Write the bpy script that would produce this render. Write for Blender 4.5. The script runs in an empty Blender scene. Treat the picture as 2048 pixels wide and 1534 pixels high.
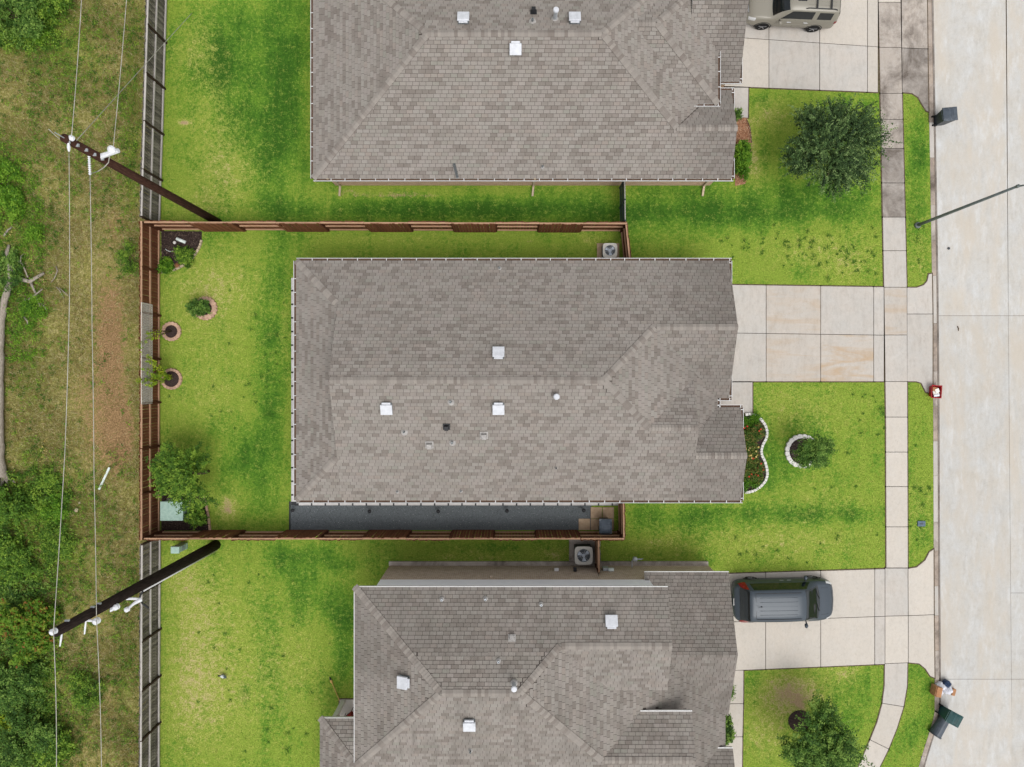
import bpy, bmesh, math, random
import numpy as np
from mathutils import Vector, Matrix

# ------------------------------------------------------------------ camera, sky, sun, exposure
scene = bpy.context.scene
CAM_H, FOC = 37.0, 1420.0          # metres above the ground, focal length in photo pixels
cam_d = bpy.data.cameras.new("drone_camera")
cam_d.sensor_width = 36.0
cam_d.lens = FOC / 2048.0 * 36.0
cam_d.clip_end = 2000.0
cam_o = bpy.data.objects.new("drone_camera", cam_d)
cam_o.location = (0, 0, CAM_H)
scene.collection.objects.link(cam_o)
scene.camera = cam_o

SUN_EL, SUN_AZ = math.radians(64), math.radians(150)      # azimuth clockwise from +Y (image top)
world = bpy.data.worlds.new("World")
scene.world = world
world.use_nodes = True
wn = world.node_tree
for n in list(wn.nodes):
    wn.nodes.remove(n)
w_out = wn.nodes.new("ShaderNodeOutputWorld")
w_bg = wn.nodes.new("ShaderNodeBackground")
w_sky = wn.nodes.new("ShaderNodeTexSky")
w_sky.sky_type = 'NISHITA'
w_sky.sun_disc = False
w_sky.sun_elevation = SUN_EL
w_sky.sun_rotation = SUN_AZ
w_sky.dust_density = 2.5
w_sky.air_density = 1.0
w_sky.ozone_density = 1.0
w_hs = wn.nodes.new("ShaderNodeHueSaturation")             # an overcast sky is nearly grey
w_hs.inputs["Saturation"].default_value = 0.13
wn.links.new(w_sky.outputs[0], w_hs.inputs["Color"])
wn.links.new(w_hs.outputs[0], w_bg.inputs["Color"])
w_bg.inputs["Strength"].default_value = 0.15
wn.links.new(w_bg.outputs[0], w_out.inputs[0])

sun_d = bpy.data.lights.new("sun", 'SUN')
sun_d.energy = 1.15
sun_d.angle = math.radians(38)
sun_d.color = (1.0, 0.98, 0.95)
sun_o = bpy.data.objects.new("sun", sun_d)
sd = Vector((math.sin(SUN_AZ) * math.cos(SUN_EL), math.cos(SUN_AZ) * math.cos(SUN_EL), math.sin(SUN_EL)))
sun_o.rotation_euler = (-sd).to_track_quat('-Z', 'Y').to_euler()
sun_o.location = sd * 80
scene.collection.objects.link(sun_o)

scene.view_settings.view_transform = 'Standard'
scene.view_settings.look = 'None'
scene.view_settings.gamma = 1.0
scene.view_settings.exposure = 0.46

# ------------------------------------------------------------------ helpers
random.seed(7)
RNG = np.random.default_rng(11)
COL = scene.collection
WT = {}                            # world offset of an object's origin (for parts given in world coordinates)
GAIN = 0.80                        # albedo per displayed linear value


def P(px, py, z=0.0):
    """The point at height z that the photograph shows at pixel (px, py)."""
    k = (CAM_H - z) / FOC
    return Vector(((px - 1024.0) * k, (767.0 - py) * k, z))


def P2(px, py, z=0.0):
    v = P(px, py, z)
    return (v.x, v.y)


def lin(c):
    c = c / 255.0
    return c / 12.92 if c <= 0.04045 else ((c + 0.055) / 1.055) ** 2.4


def C(r, g, b, k=None):
    k = GAIN if k is None else k
    return (lin(r) * k, lin(g) * k, lin(b) * k, 1.0)


def tag(o, label=None, cat=None, group=None, kind=None):
    if label: o["label"] = label
    if cat: o["category"] = cat
    if group: o["group"] = group
    if kind: o["kind"] = kind
    return o


def place(o, parent=None):
    COL.objects.link(o)
    if parent is not None:
        o.parent = parent
        w = WT.get(parent.name, (0, 0, 0))
        o.matrix_parent_inverse = Matrix.Translation((-w[0], -w[1], -w[2]))
    return o


def empty(name, loc=(0, 0, 0), rot=0.0, world_parts=True):
    """A thing's root at its base; parts are given in world coordinates, or local ones when world_parts is False."""
    o = bpy.data.objects.new(name, None)
    o.empty_display_size = 0.2
    o.location = loc
    o.rotation_euler = (0, 0, rot)
    COL.objects.link(o)
    if world_parts:
        WT[o.name] = tuple(loc)
    return o


def mesh_obj(name, verts, faces, mats, parent=None, mat_idx=None, smooth=False):
    me = bpy.data.meshes.new(name)
    me.from_pydata([tuple(v) for v in verts], [], faces)
    if not isinstance(mats, (list, tuple)):
        mats = [mats]
    for m in mats:
        me.materials.append(m)
    if mat_idx is not None:
        me.polygons.foreach_set("material_index", mat_idx)
    if smooth:
        me.polygons.foreach_set("use_smooth", [True] * len(me.polygons))
    me.update()
    return place(bpy.data.objects.new(name, me), parent)


def share(name, me, parent, loc=(0, 0, 0), rot=(0, 0, 0), scale=(1, 1, 1)):
    o = bpy.data.objects.new(name, me)
    o.location = loc
    o.rotation_euler = rot
    o.scale = scale
    return place(o, parent)


class MB:
    """Collects shapes that become ONE mesh object."""

    def __init__(self):
        self.v, self.f, self.m = [], [], []

    def add(self, vs, fs, m=0):
        b = len(self.v)
        self.v += [tuple(x) for x in vs]
        self.f += [tuple(i + b for i in f) for f in fs]
        self.m += [m] * len(fs)
        return self

    def box(self, c, s, rz=0.0, m=0, top=None, rot=None):
        """Box centred at c, size s; top=(sx,sy) scales the upper face."""
        tx, ty = top if top else (1, 1)
        hx, hy, hz = s[0] / 2, s[1] / 2, s[2] / 2
        vs = [(-hx, -hy, -hz), (hx, -hy, -hz), (hx, hy, -hz), (-hx, hy, -hz),
              (-hx * tx, -hy * ty, hz), (hx * tx, -hy * ty, hz), (hx * tx, hy * ty, hz), (-hx * tx, hy * ty, hz)]
        R = rot if rot is not None else Matrix.Rotation(rz, 3, 'Z')
        vs = [R @ Vector(v) + Vector(c) for v in vs]
        return self.add(vs, [(3, 2, 1, 0), (4, 5, 6, 7), (0, 1, 5, 4), (1, 2, 6, 5), (2, 3, 7, 6), (3, 0, 4, 7)], m)

    def beam(self, a, b, w, h, m=0):
        """Rectangular bar from a to b: w across, h in the upright direction."""
        a, b = Vector(a), Vector(b)
        d = (b - a)
        L = d.length
        d.normalize()
        up = Vector((0, 0, 1)) if abs(d.z) < 0.95 else Vector((0, 1, 0))
        s = d.cross(up).normalized()
        u = s.cross(d).normalized()
        vs = []
        for p in (a, b):
            for i, j in ((-1, -1), (1, -1), (1, 1), (-1, 1)):
                vs.append(p + s * (i * w / 2) + u * (j * h / 2))
        return self.add(vs, [(3, 2, 1, 0), (4, 5, 6, 7), (0, 1, 5, 4), (1, 2, 6, 5), (2, 3, 7, 6), (3, 0, 4, 7)], m)

    def tube(self, pts, rad, n=8, m=0, cap=True, ell=None):
        pts = [Vector(p) for p in pts]
        if not isinstance(rad, (list, tuple)):
            rad = [rad] * len(pts)
        b = []
        prev = None
        for i, p in enumerate(pts):
            d = (pts[min(i + 1, len(pts) - 1)] - pts[max(i - 1, 0)])
            if d.length < 1e-9: d = Vector((0, 0, 1))
            d.normalize()
            if prev is None:
                up = Vector((0, 0, 1)) if abs(d.z) < 0.9 else Vector((1, 0, 0))
                s = d.cross(up).normalized()
            else:
                s = (prev - d * prev.dot(d)).normalized()
            prev = s
            u = d.cross(s)
            ex, ey = (1, 1) if ell is None else ell
            b += [p + (s * math.cos(2 * math.pi * k / n) * ex + u * math.sin(2 * math.pi * k / n) * ey) * rad[i] for k in range(n)]
        fs = []
        for i in range(len(pts) - 1):
            for k in range(n):
                k2 = (k + 1) % n
                fs.append((i * n + k, i * n + k2, (i + 1) * n + k2, (i + 1) * n + k))
        if cap:
            fs.append(tuple(range(n - 1, -1, -1)))
            e = (len(pts) - 1) * n
            fs.append(tuple(range(e, e + n)))
        return self.add(b, fs, m)

    def lathe(self, c, prof, n=16, axis='Z', m=0, cap=True):
        """prof = [(r, h)...] turned about an axis through c."""
        vs, fs = [], []
        c = Vector(c)
        for r, h in prof:
            for k in range(n):
                a = 2 * math.pi * k / n
                x, y = r * math.cos(a), r * math.sin(a)
                vs.append(c + (Vector((x, y, h)) if axis == 'Z' else Vector((x, h, y)) if axis == 'Y' else Vector((h, x, y))))
        for i in range(len(prof) - 1):
            for k in range(n):
                k2 = (k + 1) % n
                fs.append((i * n + k, i * n + k2, (i + 1) * n + k2, (i + 1) * n + k))
        if cap:
            fs.append(tuple(range(n - 1, -1, -1)))
            e = (len(prof) - 1) * n
            fs.append(tuple(range(e, e + n)))
        return self.add(vs, fs, m)

    def prism(self, poly, z0, z1, m=0, mside=None, inset=0.0):
        """Upright prism over a 2-D polygon (optionally with a chamfered top)."""
        n = len(poly)
        area = sum(poly[i][0] * poly[(i + 1) % n][1] - poly[(i + 1) % n][0] * poly[i][1] for i in range(n))
        if area < 0: poly = poly[::-1]
        cx = sum(p[0] for p in poly) / n
        cy = sum(p[1] for p in poly) / n
        vs = [(x, y, z0) for x, y in poly]
        if inset > 0:
            vs += [(x, y, z1 - inset) for x, y in poly]
            q = []
            for x, y in poly:
                d = math.hypot(x - cx, y - cy) or 1
                q.append((x + (cx - x) / d * inset * 1.4, y + (cy - y) / d * inset * 1.4, z1))
            vs += q
            L = 3
        else:
            vs += [(x, y, z1) for x, y in poly]
            L = 2
        ms = m if mside is None else mside
        b = len(self.v)
        self.v += vs
        for l in range(L - 1):
            for i in range(n):
                j = (i + 1) % n
                self.f.append((b + l * n + i, b + l * n + j, b + (l + 1) * n + j, b + (l + 1) * n + i))
                self.m.append(ms)
        self.f.append(tuple(b + (L - 1) * n + i for i in range(n)))
        self.m.append(m)
        self.f.append(tuple(b + i for i in range(n - 1, -1, -1)))
        self.m.append(ms)
        return self

    def build(self, name, mats, parent=None, smooth=False, bevel=0.0):
        o = mesh_obj(name, self.v, self.f, mats, parent, self.m, smooth)
        if bevel > 0:
            md = o.modifiers.new("bevel", 'BEVEL')
            md.width = bevel
            md.segments = 2
            md.limit_method = 'ANGLE'
        return o


def np_mesh(name, verts, nface, k, mats, parent=None, attrs=None, smooth=False):
    """Fast mesh: verts (nface*k,3), each face its own k vertices; attrs = {name: per-vertex floats}."""
    me = bpy.data.meshes.new(name)
    nv = len(verts)
    me.vertices.add(nv)
    me.vertices.foreach_set("co", np.asarray(verts, dtype=np.float32).ravel())
    me.loops.add(nv)
    me.loops.foreach_set("vertex_index", np.arange(nv, dtype=np.int32))
    me.polygons.add(nface)
    me.polygons.foreach_set("loop_start", np.arange(0, nv, k, dtype=np.int32))
    me.polygons.foreach_set("loop_total", np.full(nface, k, dtype=np.int32))
    for m in (mats if isinstance(mats, (list, tuple)) else [mats]):
        me.materials.append(m)
    for an, av in (attrs or {}).items():
        a = me.attributes.new(an, 'FLOAT', 'POINT')
        a.data.foreach_set("value", np.asarray(av, dtype=np.float32))
    me.update(calc_edges=True)
    if smooth:
        me.polygons.foreach_set("use_smooth", [True] * nface)
    return place(bpy.data.objects.new(name, me), parent)


# ------------------------------------------------------------------ materials
class NT:
    def __init__(self, name, rough=0.8, spec=0.25, metal=0.0):
        self.mat = bpy.data.materials.new(name)
        self.mat.use_nodes = True
        self.t = self.mat.node_tree
        self.b = self.t.nodes["Principled BSDF"]
        self.b.inputs["Roughness"].default_value = rough
        self.b.inputs["Specular IOR Level"].default_value = spec
        self.b.inputs["Metallic"].default_value = metal
        self._co = None

    def n(self, t, **kw):
        x = self.t.nodes.new(t)
        for k, v in kw.items():
            setattr(x, k, v)
        return x

    def l(self, a, b):
        self.t.links.new(a, b)

    def co(self, which="Object"):
        if self._co is None:
            self._co = self.n("ShaderNodeTexCoord")
        return self._co.outputs[which]

    def world(self):
        return self.n("ShaderNodeNewGeometry").outputs["Position"]

    def map(self, vec, scale):
        m = self.n("ShaderNodeMapping")
        m.inputs["Scale"].default_value = scale if isinstance(scale, (tuple, list)) else (scale,) * 3
        self.l(vec, m.inputs["Vector"])
        return m.outputs[0]

    def noise(self, vec, scale, detail=4, rough=0.6, dist=0.0):
        x = self.n("ShaderNodeTexNoise")
        x.inputs["Scale"].default_value = scale
        x.inputs["Detail"].default_value = detail
        x.inputs["Roughness"].default_value = rough
        x.inputs["Distortion"].default_value = dist
        self.l(vec, x.inputs["Vector"])
        return x.outputs["Fac"]

    def ramp(self, fac, stops, interp='LINEAR'):
        r = self.n("ShaderNodeValToRGB")
        r.color_ramp.interpolation = interp
        e = r.color_ramp.elements
        while len(e) < len(stops):
            e.new(0.5)
        for i, (p, c) in enumerate(stops):
            e[i].position = p
            e[i].color = c if len(c) == 4 else (*c, 1)
        self.l(fac, r.inputs[0])
        return r.outputs[0]

    def val(self, fac, a, b, lo=0.0, hi=1.0):
        m = self.n("ShaderNodeMapRange")
        m.inputs[1].default_value = a
        m.inputs[2].default_value = b
        m.inputs[3].default_value = lo
        m.inputs[4].default_value = hi
        self.l(fac, m.inputs[0])
        return m.outputs[0]

    def mix(self, fac, a, b, blend='MIX'):
        m = self.n("ShaderNodeMix", data_type='RGBA', blend_type=blend)
        for s, v in ((m.inputs[0], fac), (m.inputs[6], a), (m.inputs[7], b)):
            if isinstance(v, bpy.types.NodeSocket):
                self.l(v, s)
            else:
                s.default_value = v
        return m.outputs[2]

    def math(self, op, a, b=None):
        m = self.n("ShaderNodeMath", operation=op)
        for s, v in ((m.inputs[0], a), (m.inputs[1], b)):
            if v is None: continue
            if isinstance(v, bpy.types.NodeSocket):
                self.l(v, s)
            else:
                s.default_value = v
        return m.outputs[0]

    def attr(self, name):
        a = self.n("ShaderNodeAttribute", attribute_name=name)
        return a.outputs["Fac"]

    def bump(self, h, strength=0.3, dist=0.02):
        b = self.n("ShaderNodeBump")
        b.inputs["Strength"].default_value = strength
        b.inputs["Distance"].default_value = dist
        self.l(h, b.inputs["Height"])
        self.l(b.outputs[0], self.b.inputs["Normal"])

    def color(self, c):
        s = self.b.inputs["Base Color"]
        if isinstance(c, bpy.types.NodeSocket):
            self.l(c, s)
        else:
            s.default_value = c
        return self.mat


def mottled(name, c1, c2, scale=6.0, rough=0.8, spec=0.2, metal=0.0, bump=0.15, dist=0.01, obj_var=0.0, detail=5, sc3=None):
    """Two tones mixed by noise, a little relief, optional change from object to object."""
    t = NT(name, rough, spec, metal)
    v = t.co()
    if sc3: v = t.map(v, sc3)
    f = t.noise(v, scale, detail)
    c = t.ramp(f, [(0.3, c1), (0.7, c2)])
    if obj_var > 0:
        rnd = t.n("ShaderNodeObjectInfo").outputs["Random"]
        k = t.val(rnd, 0, 1, 1 - obj_var, 1 + obj_var)
        cc = t.n("ShaderNodeCombineColor")
        for i in range(3): t.l(k, cc.inputs[i])
        c = t.mix(1.0, c, cc.outputs[0], 'MULTIPLY')
    if bump > 0: t.bump(f, bump, dist)
    return t.color(c)


M = {}
M["white_metal"] = mottled("white_metal", C(212, 211, 210), C(228, 227, 226), 9, 0.45, 0.4, bump=0.03)
M["vent_metal"] = mottled("vent_metal", C(200, 202, 207), C(222, 224, 229), 5, 0.5, 0.4, bump=0.05)
M["flash_grey"] = mottled("flash_grey", C(150, 146, 142), C(184, 180, 176), 9, 0.6, 0.3, bump=0.05)
M["grey_metal"] = mottled("grey_metal", C(120, 126, 128), C(150, 155, 157), 8, 0.45, 0.5, 0.5, bump=0.05)
M["galvanised"] = mottled("galvanised", C(175, 180, 185), C(205, 210, 215), 14, 0.4, 0.5, 0.3, bump=0.05)
M["black_plastic"] = mottled("black_plastic", C(26, 27, 30), C(40, 41, 45), 12, 0.5, 0.4, bump=0.05)
M["bin_grey"] = mottled("bin_grey", C(62, 70, 80), C(84, 93, 104), 5, 0.45, 0.4, bump=0.06)
M["bin_black"] = mottled("bin_black", C(44, 50, 58), C(62, 69, 78), 5, 0.45, 0.4, bump=0.06)
M["bin_teal"] = mottled("bin_teal", C(22, 62, 64), C(34, 80, 80), 5, 0.45, 0.4, bump=0.06)
M["lamp_steel"] = mottled("lamp_steel", C(92, 100, 98), C(120, 128, 126), 5, 0.5, 0.4, 0.3, bump=0.05)
M["pole_wood_brown"] = mottled("pole_wood_brown", C(48, 30, 24), C(84, 58, 48), 5, 0.9, 0.1, sc3=(6, 6, .6), bump=0.5)
M["pole_wood_black"] = mottled("pole_wood_black", C(26, 20, 18), C(54, 44, 40), 5, 0.9, 0.1, sc3=(6, 6, .6), bump=0.5)
M["insulator"] = mottled("insulator", C(222, 224, 230), C(244, 244, 246), 9, 0.3, 0.5, bump=0.02)
M["wire"] = mottled("wire", C(150, 146, 136), C(196, 192, 182), 3, 0.5, 0.4, 0.0, bump=0)
M["fascia"] = mottled("fascia", C(212, 208, 202), C(228, 224, 218), 4, 0.6, 0.3, bump=0.03)
M["siding"] = mottled("siding", C(244, 246, 250, 0.86), C(250, 251, 254, 0.88), 2, 0.6, 0.3, bump=0.03)
M["debris"] = mottled("debris", C(84, 66, 56), C(120, 98, 84), 20, 0.95, 0.05, bump=0.4)
M["deck_dark"] = mottled("deck_dark", C(74, 68, 64), C(94, 87, 82), 6, 0.95, 0.05, bump=0.2)
M["mulch"] = mottled("mulch", C(46, 38, 36), C(82, 68, 64), 22, 0.95, 0.05, bump=0.8, dist=0.03)
M["bark_chip"] = mottled("bark_chip", C(150, 98, 72), C(205, 160, 128), 30, 0.95, 0.05, bump=0.8, dist=0.03)
M["gravel_dark"] = mottled("gravel_dark", C(94, 99, 102), C(122, 128, 131), 35, 0.9, 0.15, bump=0.8, dist=0.02)
M["stone_white"] = mottled("stone_white", C(214, 210, 204), C(238, 235, 230), 14, 0.85, 0.15, bump=0.3, obj_var=0.06)
M["stone_tan"] = mottled("stone_tan", C(178, 160, 134), C(206, 190, 164), 14, 0.9, 0.1, bump=0.3, obj_var=0.12)
M["stone_pink"] = mottled("stone_pink", C(176, 138, 116), C(214, 182, 158), 14, 0.9, 0.1, bump=0.3, obj_var=0.15)
M["paver_tan"] = mottled("paver_tan", C(178, 150, 124), C(204, 180, 152), 5, 0.9, 0.1, bump=0.15, obj_var=0.08)
M["paver_white"] = mottled("paver_white", C(205, 202, 200), C(224, 221, 218), 6, 0.85, 0.1, bump=0.1, obj_var=0.05)
M["picket_brown"] = mottled("picket_brown", C(90, 54, 37), C(132, 85, 60), 3, 0.85, 0.12, sc3=(9, 9, 1.0), bump=0.4, obj_var=0.22)
M["rail_brown"] = mottled("rail_brown", C(162, 126, 98), C(196, 158, 130), 3, 0.85, 0.12, sc3=(1, 8, 8), bump=0.3, obj_var=0.1)
M["picket_grey"] = mottled("picket_grey", C(62, 56, 48), C(150, 144, 134), 3.5, 0.95, 0.08, sc3=(9, 9, 1.4), bump=0.5, obj_var=0.42)
M["rail_grey"] = mottled("rail_grey", C(170, 164, 158), C(206, 200, 194), 3, 0.95, 0.08, sc3=(1, 8, 8), bump=0.3, obj_var=0.1)
M["post_brown"] = mottled("post_brown", C(70, 40, 26), C(104, 66, 46), 4, 0.9, 0.1, sc3=(8, 8, 1), bump=0.4)
M["post_dark"] = mottled("post_dark", C(44, 34, 26), C(76, 62, 50), 4, 0.9, 0.1, sc3=(8, 8, 1), bump=0.4)
M["iron_black"] = mottled("iron_black", C(36, 44, 52), C(60, 70, 80), 6, 0.5, 0.4, 0.2, bump=0.05)
M["utility_green"] = mottled("utility_green", C(150, 180, 166), C(178, 205, 192), 7, 0.5, 0.35, bump=0.05)
M["bark"] = mottled("bark", C(84, 70, 58), C(128, 112, 96), 7, 0.95, 0.05, sc3=(3, 3, .7), bump=0.6, dist=0.03)
M["dead_wood"] = mottled("dead_wood", C(128, 118, 106), C(186, 176, 162), 5, 0.95, 0.05, sc3=(5, 1, 5), bump=0.6, dist=0.03)
M["rubber"] = mottled("rubber", C(26, 26, 27), C(38, 38, 40), 20, 0.8, 0.2, bump=0.1)
M["alloy"] = mottled("alloy", C(170, 172, 176), C(200, 202, 206), 9, 0.3, 0.5, 0.7, bump=0)
M["plate"] = mottled("plate", C(200, 198, 196), C(224, 222, 220), 30, 0.5, 0.3, bump=0)
M["red_plastic"] = mottled("red_plastic", C(150, 16, 26), C(186, 30, 40), 5, 0.45, 0.4, bump=0.05)
M["red_lamp"] = mottled("red_lamp", C(120, 14, 22), C(156, 22, 32), 8, 0.2, 0.5, bump=0)
M["clear_lamp"] = mottled("clear_lamp", C(190, 190, 190), C(232, 232, 232), 30, 0.15, 0.6, bump=0)
M["paper"] = mottled("paper", C(226, 220, 206), C(250, 248, 244), 9, 0.8, 0.1, bump=0.2)
M["cardboard"] = mottled("cardboard", C(160, 112, 80), C(196, 150, 110), 6, 0.9, 0.1, bump=0.1)
M["bag_white"] = mottled("bag_white", C(210, 212, 226), C(246, 246, 250), 9, 0.35, 0.4, bump=0.5, dist=0.03)
M["bag_blue"] = mottled("bag_blue", C(26, 46, 78), C(50, 74, 110), 9, 0.35, 0.4, bump=0.5)
M["bamboo"] = mottled("bamboo", C(190, 150, 76), C(220, 186, 116), 9, 0.7, 0.2, bump=0.1)
M["pvc"] = mottled("pvc", C(214, 226, 220), C(236, 244, 240), 6, 0.4, 0.4, bump=0.02)
M["ac_paint"] = mottled("ac_paint", C(200, 196, 186), C(218, 214, 206), 8, 0.6, 0.3, bump=0.04)
M["ac_fin"] = mottled("ac_fin", C(70, 74, 78), C(96, 100, 104), 40, 0.6, 0.3, 0.2, bump=0.3)
M["fan_blade"] = mottled("fan_blade", C(176, 186, 200), C(206, 214, 226), 8, 0.4, 0.4, bump=0)
M["flower_red"] = mottled("flower_red", C(170, 50, 40), C(196, 84, 62), 9, 0.8, 0.1, bump=0)
M["flower_yellow"] = mottled("flower_yellow", C(206, 170, 80), C(232, 212, 150), 9, 0.8, 0.1, bump=0)
M["cover_blue"] = mottled("cover_blue", C(84, 100, 116), C(108, 124, 140), 12, 0.7, 0.2, bump=0.1)
M["rust_dirt"] = mottled("rust_dirt", C(120, 80, 56), C(156, 112, 82), 8, 0.95, 0.05, bump=0.3)


def car_paint(name, c1, rough=0.4):
    t = NT(name, rough, 0.35, 0.08)
    t.b.inputs["Coat Weight"].default_value = 0.18
    t.b.inputs["Coat Roughness"].default_value = 0.14
    f = t.noise(t.co(), 400, 2)
    return t.color(t.mix(t.val(f, 0.3, 0.7, 0, 0.25), c1, (c1[0] * 0.7, c1[1] * 0.7, c1[2] * 0.7, 1)))


M["paint_slate"] = car_paint("paint_slate", C(66, 75, 84))
M["paint_champagne"] = car_paint("paint_champagne", C(150, 145, 133))
tg = NT("car_glass", 0.05, 0.6)
M["car_glass"] = tg.color(C(18, 26, 30))


def brick_wall(name, c1, c2, mortar, scale=1.0):
    t = NT(name, 0.9, 0.1)
    b = t.n("ShaderNodeTexBrick")
    g = t.world()
    # bricks run along x+y and courses along z
    sx = t.n("ShaderNodeSeparateXYZ")
    t.l(g, sx.inputs[0])
    s = t.math('ADD', sx.outputs[0], sx.outputs[1])
    cb = t.n("ShaderNodeCombineXYZ")
    t.l(s, cb.inputs[0])
    t.l(sx.outputs[2], cb.inputs[1])
    t.l(cb.outputs[0], b.inputs["Vector"])
    b.inputs["Color1"].default_value = c1
    b.inputs["Color2"].default_value = c2
    b.inputs["Mortar"].default_value = mortar
    b.inputs["Scale"].default_value = 1.0
    b.inputs["Mortar Size"].default_value = 0.008
    b.inputs["Brick Width"].default_value = 0.21
    b.inputs["Row Height"].default_value = 0.075
    f = t.noise(g, 7, 4)
    c = t.mix(t.val(f, 0.3, 0.7, 0, 0.35), b.outputs["Color"], (c1[0] * .6, c1[1] * .6, c1[2] * .6, 1))
    inv = t.math('SUBTRACT', 1.0, b.outputs["Fac"])
    t.bump(inv, 0.5, 0.01)
    return t.color(c)


M["brick_tan"] = brick_wall("brick_tan", C(214, 192, 166), C(176, 150, 126), C(236, 228, 216))
M["brick_red"] = brick_wall("brick_red", C(216, 180, 150), C(190, 150, 124), C(226, 208, 190))


def shingle_mat(name, single, stain=0.0):
    """Asphalt tabs: tone per tab (a mesh attribute, or the object's own random number), mineral speckle, algae streaks."""
    t = NT(name, 0.95, 0.08)
    tone = t.n("ShaderNodeObjectInfo").outputs["Random"] if single else t.attr("tone")
    c = t.ramp(tone, [(0.0, C(143, 134, 127)), (0.14, C(148, 139, 132)), (0.24, C(155, 147, 140)), (0.34, C(163, 155, 148)), (0.52, C(165, 158, 151)),
                      (0.66, C(168, 159, 153)), (0.8, C(170, 164, 157)), (0.92, C(165, 154, 146)), (1.0, C(160, 156, 147))])
    c = t.mix(1.0, c, (0.80, 0.795, 0.785, 1), 'MULTIPLY')
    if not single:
        c = t.mix(t.attr("darken"), c, C(104, 97, 92))
    g = t.world()
    grit = t.noise(g, 70, 3, 0.7)
    c = t.mix(0.5, c, t.ramp(grit, [(0.3, (0.30, 0.30, 0.30, 1)), (0.7, (0.68, 0.68, 0.68, 1))]), 'OVERLAY')
    big = t.noise(g, 0.45, 5, 0.62)
    c = t.mix(t.val(big, 0.45, 0.72, 0, 0.12 + stain), c, C(116, 111, 104))
    hue = t.noise(g, 1.9, 2)
    c = t.mix(t.val(hue, 0.4, 0.65, 0, 0.12), c, C(152, 153, 142))
    big2 = t.noise(t.map(g, (1.3, 1.3, 1)), 1.1, 3)
    c = t.mix(t.val(big2, 0.5, 0.75, 0, 0.2), c, C(178, 166, 158))
    if stain:
        st = t.noise(t.map(g, (2.6, 0.3, 1)), 1.0, 5, 0.65)
        c = t.mix(t.val(st, 0.48, 0.7, 0, 0.4), c, C(104, 98, 92))
    t.bump(grit, 0.35, 0.006)
    return t.color(c)


M["shingle"] = shingle_mat("shingle", False)
M["shingle_single"] = shingle_mat("shingle_single", True)
t = NT("ridge_shingle", 0.95, 0.08)
g_ = t.world()
grit_ = t.noise(g_, 70, 3, 0.7)
c_ = t.ramp(t.n("ShaderNodeObjectInfo").outputs["Random"], [(0, C(140, 131, 124)), (0.25, C(154, 146, 139)), (0.6, C(163, 156, 149)), (1, C(170, 162, 154))])
t.bump(grit_, 0.3, 0.006)
M["ridge_shingle"] = t.color(t.mix(0.4, t.mix(1.0, c_, (0.845, 0.84, 0.83, 1), 'MULTIPLY'), t.ramp(grit_, [(0.3, (0.3, 0.3, 0.3, 1)), (0.7, (0.68, 0.68, 0.68, 1))]), 'OVERLAY'))
M["shingle_stain"] = shingle_mat("shingle_stain", False, 0.25)
M["shingle_stain_single"] = shingle_mat("shingle_stain_single", True, 0.25)


def concrete(name, base, warm, dark=0.0, rust=0.0, patch=0.38, road=False):
    base, warm = [tuple(x * 0.84 for x in v[:3]) + (1,) for v in (base, warm)]
    t = NT(name, 0.85, 0.15)
    g = t.world()
    rnd = t.n("ShaderNodeObjectInfo").outputs["Random"]
    n1 = t.noise(g, 0.9, 6, 0.65)
    c = t.mix(t.val(n1, 0.35, 0.7), base, warm)
    n2 = t.noise(t.map(g, (2.2, 0.7, 1)), 1.6, 6, 0.7)
    c = t.mix(t.val(n2, 0.48, 0.76, 0, patch), c, C(150, 140, 128))
    n4 = t.noise(t.map(g, (1.4, 1.0, 1)), 5.5, 6, 0.8)
    c = t.mix(t.val(n4, 0.5, 0.8, 0, 0.35), c, C(140, 130, 118))
    n5 = t.noise(g, 2.4, 6, 0.75)
    c = t.mix(t.val(n5, 0.52, 0.75, 0, 0.3), c, C(218, 214, 210))
    if road:
        n6 = t.noise(t.map(g, (1.0, 0.28, 1)), 0.7, 5, 0.65, 0.3)
        c = t.mix(t.val(n6, 0.45, 0.62, 0, 0.75), c, C(200, 190, 176))
        n7 = t.noise(t.map(g, (1.0, 0.3, 1)), 1.9, 6, 0.75)
        c = t.mix(t.val(n7, 0.52, 0.7, 0, 0.6), c, C(216, 217, 217))
    n3 = t.noise(g, 45, 3, 0.7)
    c = t.mix(0.35, c, t.ramp(n3, [(0.25, (0.36, 0.36, 0.36, 1)), (0.75, (0.62, 0.62, 0.62, 1))]), 'OVERLAY')
    if dark > 0:
        d = t.noise(t.map(g, (1.0, 0.8, 1)), 0.75, 7, 0.75, 0.4)
        c = t.mix(t.val(d, 0.56 - 0.25 * dark, 0.78 - 0.2 * dark, 0, 0.9), c, C(96, 86, 78))
    if rust > 0:
        d = t.noise(t.map(g, (0.35, 1.7, 1)), 1.0, 5, 0.6, 0.8)
        c = t.mix(t.val(d, 0.46, 0.66, 0, rust), c, C(188, 158, 122))
    k = t.val(rnd, 0, 1, 0.95, 1.04)
    cc = t.n("ShaderNodeCombineColor")
    for i in range(3): t.l(k, cc.inputs[i])
    c = t.mix(1.0, c, cc.outputs[0], 'MULTIPLY')
    t.bump(n3, 0.25, 0.004)
    return t.color(c)


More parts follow.
